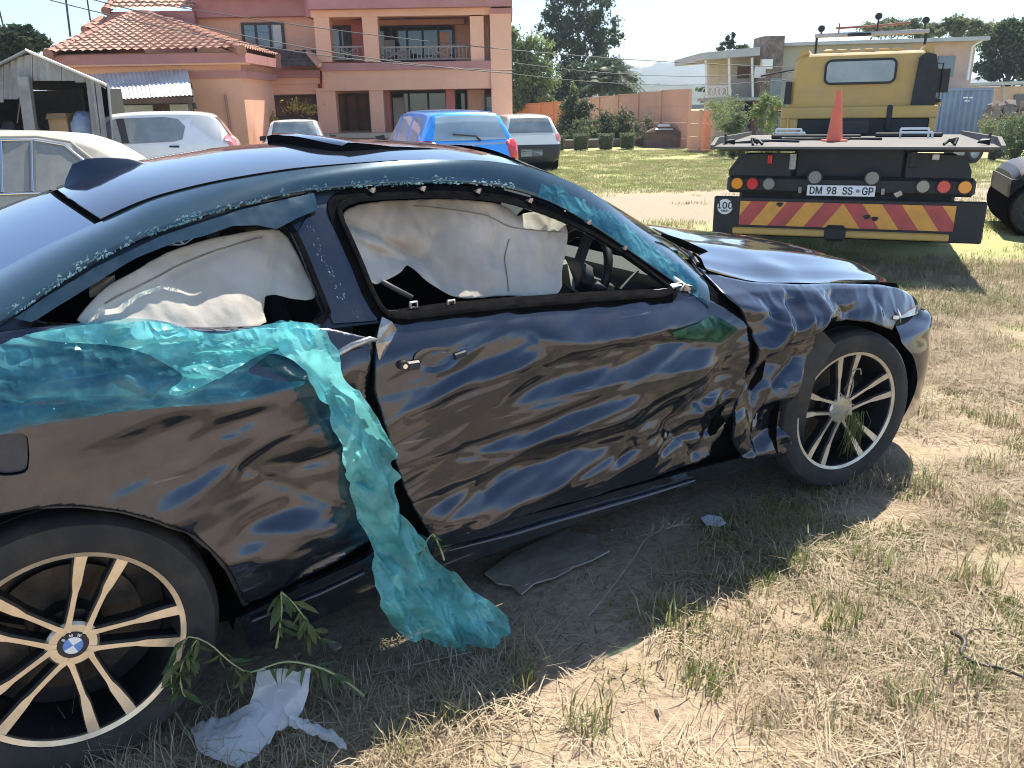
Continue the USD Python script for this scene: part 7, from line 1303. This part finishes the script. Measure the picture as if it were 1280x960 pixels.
# ------------------------------------------------------------------ trees, bushes, hills
def tree(name, lab, u, D, vtop, vbot, half_px, m, seed, n, leaf, blobs_px, trunk_px=3., lean=0., droop=0., group=None, base=None):
    x = fx(u, vbot, D); zb_ = float(slope(D))-.3 if base is None else base; zt_ = fz(u, vtop, D); sc = D/FPX; t = thing(name, lab, 'tree', (x, D, zb_), 0, group); H_ = zt_-zb_; r = np.random.default_rng(seed)
    path = [(0, 0, 0), (lean*.3, 0, H_*.35), (lean*.7, .1, H_*.62), (lean, 0, H_*.9)]; rr = trunk_px*sc
    limbs = [tube(spline(path, 12), np.linspace(rr, rr*.18, 12), 8)]; B = []
    for (du, v, ru, rv, k) in blobs_px:
        c = np.array([du*sc, r.uniform(-.25, .25)*ru*sc, fz(u+du, v, D)-zb_]); B.append((c, (ru*sc, ru*sc*.8, rv*sc), int(n*k))); h0 = max(.2*H_, c[2]*.55); p0 = np.array([lean*.5, 0, h0]); limbs.append(tube(spline([p0, p0*.45+c*.55+[0, 0, .1*H_*.3], c], 8), np.linspace(rr*.5, rr*.1, 8), 6))
        for q in range(3): e = c+r.normal(size=3)*np.array([ru, ru, rv])*sc*.6; limbs.append(tube([p0*.4+c*.6, e], [rr*.16, rr*.05], 5))
    part(t, 'trunk', cat(limbs), 'bark', smooth=True); part(t, 'crown', leaves(cloud(B, seed), leaf, seed+1, droop=droop), m); return t
tree('bamboo_tree', 'light green feathery tree beside the right corner of the pink house', 662, 50, 38, 170, 30, 'leaf_bamboo', 5, 9000, .26, [(-14, 62, 20, 20, .2), (4, 70, 22, 22, .22), (10, 100, 24, 24, .24), (-14, 108, 22, 24, .24), (16, 124, 16, 14, .14), (-16, 134, 18, 14, .12), (6, 132, 20, 12, .12), (-22, 45, 8, 8, .05)], 2.5, droop=.6)
tree('tall_tree', 'tall dark airy tree against the sky right of the pink house', 722, 62, -30, 170, 50, 'leaf_dark', 6, 9000, .30, [(-14, 14, 28, 20, .16), (18, 8, 26, 18, .13), (0, -14, 30, 16, .12), (-6, 44, 32, 20, .2), (24, 38, 26, 16, .13), (-22, 66, 22, 18, .12), (6, 74, 30, 22, .2), (34, 58, 16, 12, .06), (-34, 28, 14, 14, .05), (44, 44, 9, 7, .02), (0, 104, 34, 18, .2), (30, 92, 22, 16, .1)], 3.4)
tree('dark_tree', 'dense dark tree standing low behind the boundary wall', 735, 56, 82, 170, 40, 'leaf_dark', 16, 7000, .30, [(-20, 104, 24, 20, .25), (10, 100, 28, 20, .3), (34, 106, 24, 16, .2), (-34, 112, 16, 14, .12), (20, 84, 20, 14, .12)], 2.4)
def palm(name, lab, u, v, D, n, L, seed):
    c = DD(u, v, D); zb_ = float(slope(D)); t = thing(name, lab, 'palm tree', (c[0], c[1], zb_)); r = np.random.default_rng(seed); h = c[2]-zb_; part(t, 'trunk', tube([(0, 0, -.3), (.05, 0, h*.5), (0, 0, h)], [.2, .17, .14], 9), 'bark', smooth=True)
    for k in range(n):
        a = r.uniform(0, 2*math.pi); up = r.uniform(-.2, 1.1); d = np.array([math.cos(a)*math.cos(up), math.sin(a)*math.cos(up), math.sin(up)]); ll = L*r.uniform(.75, 1.1); s = np.linspace(0, 1, 22); P = np.array([0, 0, h])+d*ll*s[:, None]+np.array([0, 0, -1])*(ll*.55*s**2)[:, None]; V, F = [], []
        tt = np.gradient(P, axis=0); tt /= np.linalg.norm(tt, axis=1, keepdims=True); sd = np.cross(tt, [0, 0, 1.]); sd /= np.linalg.norm(sd, axis=1, keepdims=True)
        for i in range(3, 22):
            for sg in (1, -1):
                l = ll*.26*math.sin(math.pi*min(1, .12+s[i]*.86)); e = P[i]+sd[i]*sg*l+tt[i]*l*.7+np.array([0, 0, -l*.45]); q = len(V); V += [P[i], P[i]+tt[i]*.06, e]; F.append((q, q+1, q+2))
        fm = cat([TM(np.array(V), np.array(F), process=False), tube(P[::3], .018, 4)]); part(t, 'frond', fm, 'leaf_dark')
palm('palm_tree', 'palm with arching fronds rising above the boundary wall', 772, 96, 54, 30, 2.0, 31); palm('palm_tree', 'lower palm left of the arching palm behind the wall', 754, 106, 53, 24, 1.7, 32)
tree('conifer', 'dark layered conifer behind the flat roofed house', 908, 48, 44, 150, 25, 'leaf_dark', 41, 3600, .22, [(0, 48, 5, 6, .07), (-4, 58, 12, 4, .1), (8, 62, 12, 4, .1), (-2, 78, 14, 5, .14), (-14, 92, 16, 5, .14), (2, 98, 16, 6, .14), (-12, 112, 20, 6, .16), (-6, 126, 22, 8, .2)], 1.6)
tree('round_tree', 'leafy grey green tree at the right edge behind the low house', 1252, 50, 28, 150, 45, 'leaf_mid', 42, 9000, .30, [(-14, 56, 22, 20, .18), (16, 50, 28, 22, .25), (40, 58, 24, 24, .2), (-22, 82, 18, 16, .14), (10, 84, 28, 18, .22), (44, 90, 24, 18, .14), (-30, 62, 10, 10, .04), (-6, 36, 16, 10, .07)], 3.)
for k, (u, lab, bl) in enumerate(((1102, 'thin crowned olive tree behind the light beam of the truck', [(-14, 36, 18, 9, .3), (12, 32, 20, 10, .35), (30, 40, 16, 8, .2)]), (1168, 'olive tree top above the cream house roof right of the truck', [(-16, 38, 16, 8, .25), (6, 32, 18, 9, .3), (26, 40, 20, 12, .35), (50, 46, 20, 14, .3)]))): tree('olive_tree', lab, u, 56, 24, 150, 30, 'leaf_olive', 50+k, 5200, .24, bl, 2.)
for k, (u, v, D, rx, rz_, m, lab) in enumerate(((905, 152, 30, .75, .55, 'leaf_bamboo', 'bright green bush behind the low pink wall'), (918, 158, 28, .4, .35, 'leaf_olive', 'small olive bush beside the low wall end'), (958, 152, 24, .42, .45, 'leaf_bamboo', 'light green bush left of the tow truck cab'), (1250, 172, 26, .6, .5, 'leaf_olive', 'grey green bush right of the blue container'), (1272, 168, 24, .6, .4, 'leaf_mid', 'green bush at the right edge above the dark vehicle'))):
    P = DD(u, v+12, D); bush('bush', lab, (P[0], P[1], float(slope(D))), (rx, rx*.8, rz_), 1100, .075, m, 80+k, blobs=[((0, 0, max(rz_, P[2]-slope(D)+rz_)), (rx, rx*.8, rz_), 2600), ((rx*.3, 0, rz_*.6), (rx*.8, rx*.6, rz_*.7), 1400)])
tree('left_tree', 'dark broad leaved tree behind the iron shed at the left edge', 26, 30, 22, 150, 40, 'leaf_dark', 61, 4000, .34, [(-8, 52, 22, 14, .3), (16, 46, 20, 10, .25), (34, 50, 14, 8, .12), (-30, 56, 20, 18, .25), (6, 64, 24, 10, .2)], 3.)
# hills far behind
def hill(name, D0, pts, lab, m, seed, dep):
    us = np.array([p[0] for p in pts], float); vs = np.array([p[1] for p in pts], float); uu = np.linspace(us[0], us[-1], 260); f = PchipInterpolator(us, vs)(uu); V = []
    for t in np.linspace(0, 1, 26):
        D = D0+dep*t; row_ = []
        for u, v in zip(uu, f):
            P = DD(u, v, D0+dep*.75); zt_ = P[2]*math.sin(min(t/.75, 1)*math.pi/2); row_.append((P[0]*(D/(D0+dep*.75)), D, zt_ if t < .75 else P[2]*(1-(t-.75)*2)))
        V.append(row_)
    V = np.array(V); V[..., 2] += (meshkit.fbm(V/[dep*.02, dep*.04, 50], 5, seed)-.5)*dep*.06*np.clip(V[..., 2]/10, 0, 1); V[0, :, 2] = -30; solo(name, grid_mesh(V), m, kind='structure', smooth=True)
hill('hills', 700, [(-1500, 112), (-600, 118), (0, 124), (500, 118), (700, 104), (760, 93), (800, 90), (850, 86), (880, 88), (930, 92), (1000, 100), (1300, 106), (2200, 108), (3200, 110)], '', 'hill_green', 3, 900)
hill('near_hills', 260, [(-1500, 132), (-600, 134), (0, 134), (600, 124), (760, 106), (830, 112), (900, 110), (1000, 118), (1300, 118), (2200, 118), (3200, 118)], '', 'hill_green', 4, 240)
r = np.random.default_rng(70); wood = []
for k in range(420):
    u = r.uniform(650, 960); D = r.choice([420., 520, 1250, 1330]); vt = (PchipInterpolator([600, 760, 830, 900, 1000], [124, 106, 112, 110, 118]) if D < 600 else PchipInterpolator([600, 700, 760, 850, 930, 1000], [112, 104, 93, 86, 92, 100]))(u)+r.uniform(-1, 10); wood.append((DD(u, vt, D), (D*.004*r.uniform(.6, 1.5),)*2+(D*.0032,), 26, D))
solo('far_trees', cat([leaves(cloud([(c, rd, n)], 900+i), D*.0022, 500+i) for i, (c, rd, n, D) in enumerate(wood)]), 'leaf_dark', 'far wooded slopes of small trees on the hazy hills', 'trees', None, 'stuff')
# power lines
for k, (a, b, D, lab) in enumerate((((40, -6), (645, 88), 20, 'upper power cable crossing in front of the house balcony'), ((120, -8), (1000, 84), 24, 'thin cable from the top left across the balcony to the far house'), ((-20, -40), (645, 92), 19, 'lowest cable crossing the house upper floor'), ((640, 78), (1010, 88), 34, 'cable above the boundary wall toward the cream house'), ((640, 92), (1010, 97), 34, 'lower cable above the boundary wall'))):
    p0, p1 = DD(*a, D), DD(*b, D+3); s = np.linspace(0, 1, 30)[:, None]; P = p0+(p1-p0)*s; P[:, 2] -= (.35*4*s*(1-s))[:, 0]; solo('power_cable', tube(P, .012, 5), 'wire_dark', lab, 'cable', smooth=True)
P = DD(12, 40, 34); solo('antenna_pole', tube([P+[0, 0, -3], P+[-.3, 0, 2.0]], .03, 6), 'wire_dark', 'thin leaning pole against the sky at the top left', 'pole', smooth=True)
# the air: thin haze that pales the far hills
hz = box(-1700, 1700, -400, 2700, -60, 130)
MATS['haze'] = usdkit.material(stage, '/World/Looks/haze', {'v': ('principled_volume', {'color': (.72, .84, 1.0), 'density': .0005, 'anisotropy': .3})}, volume='v.volume')
solo('haze', hz, 'haze', kind='stuff')
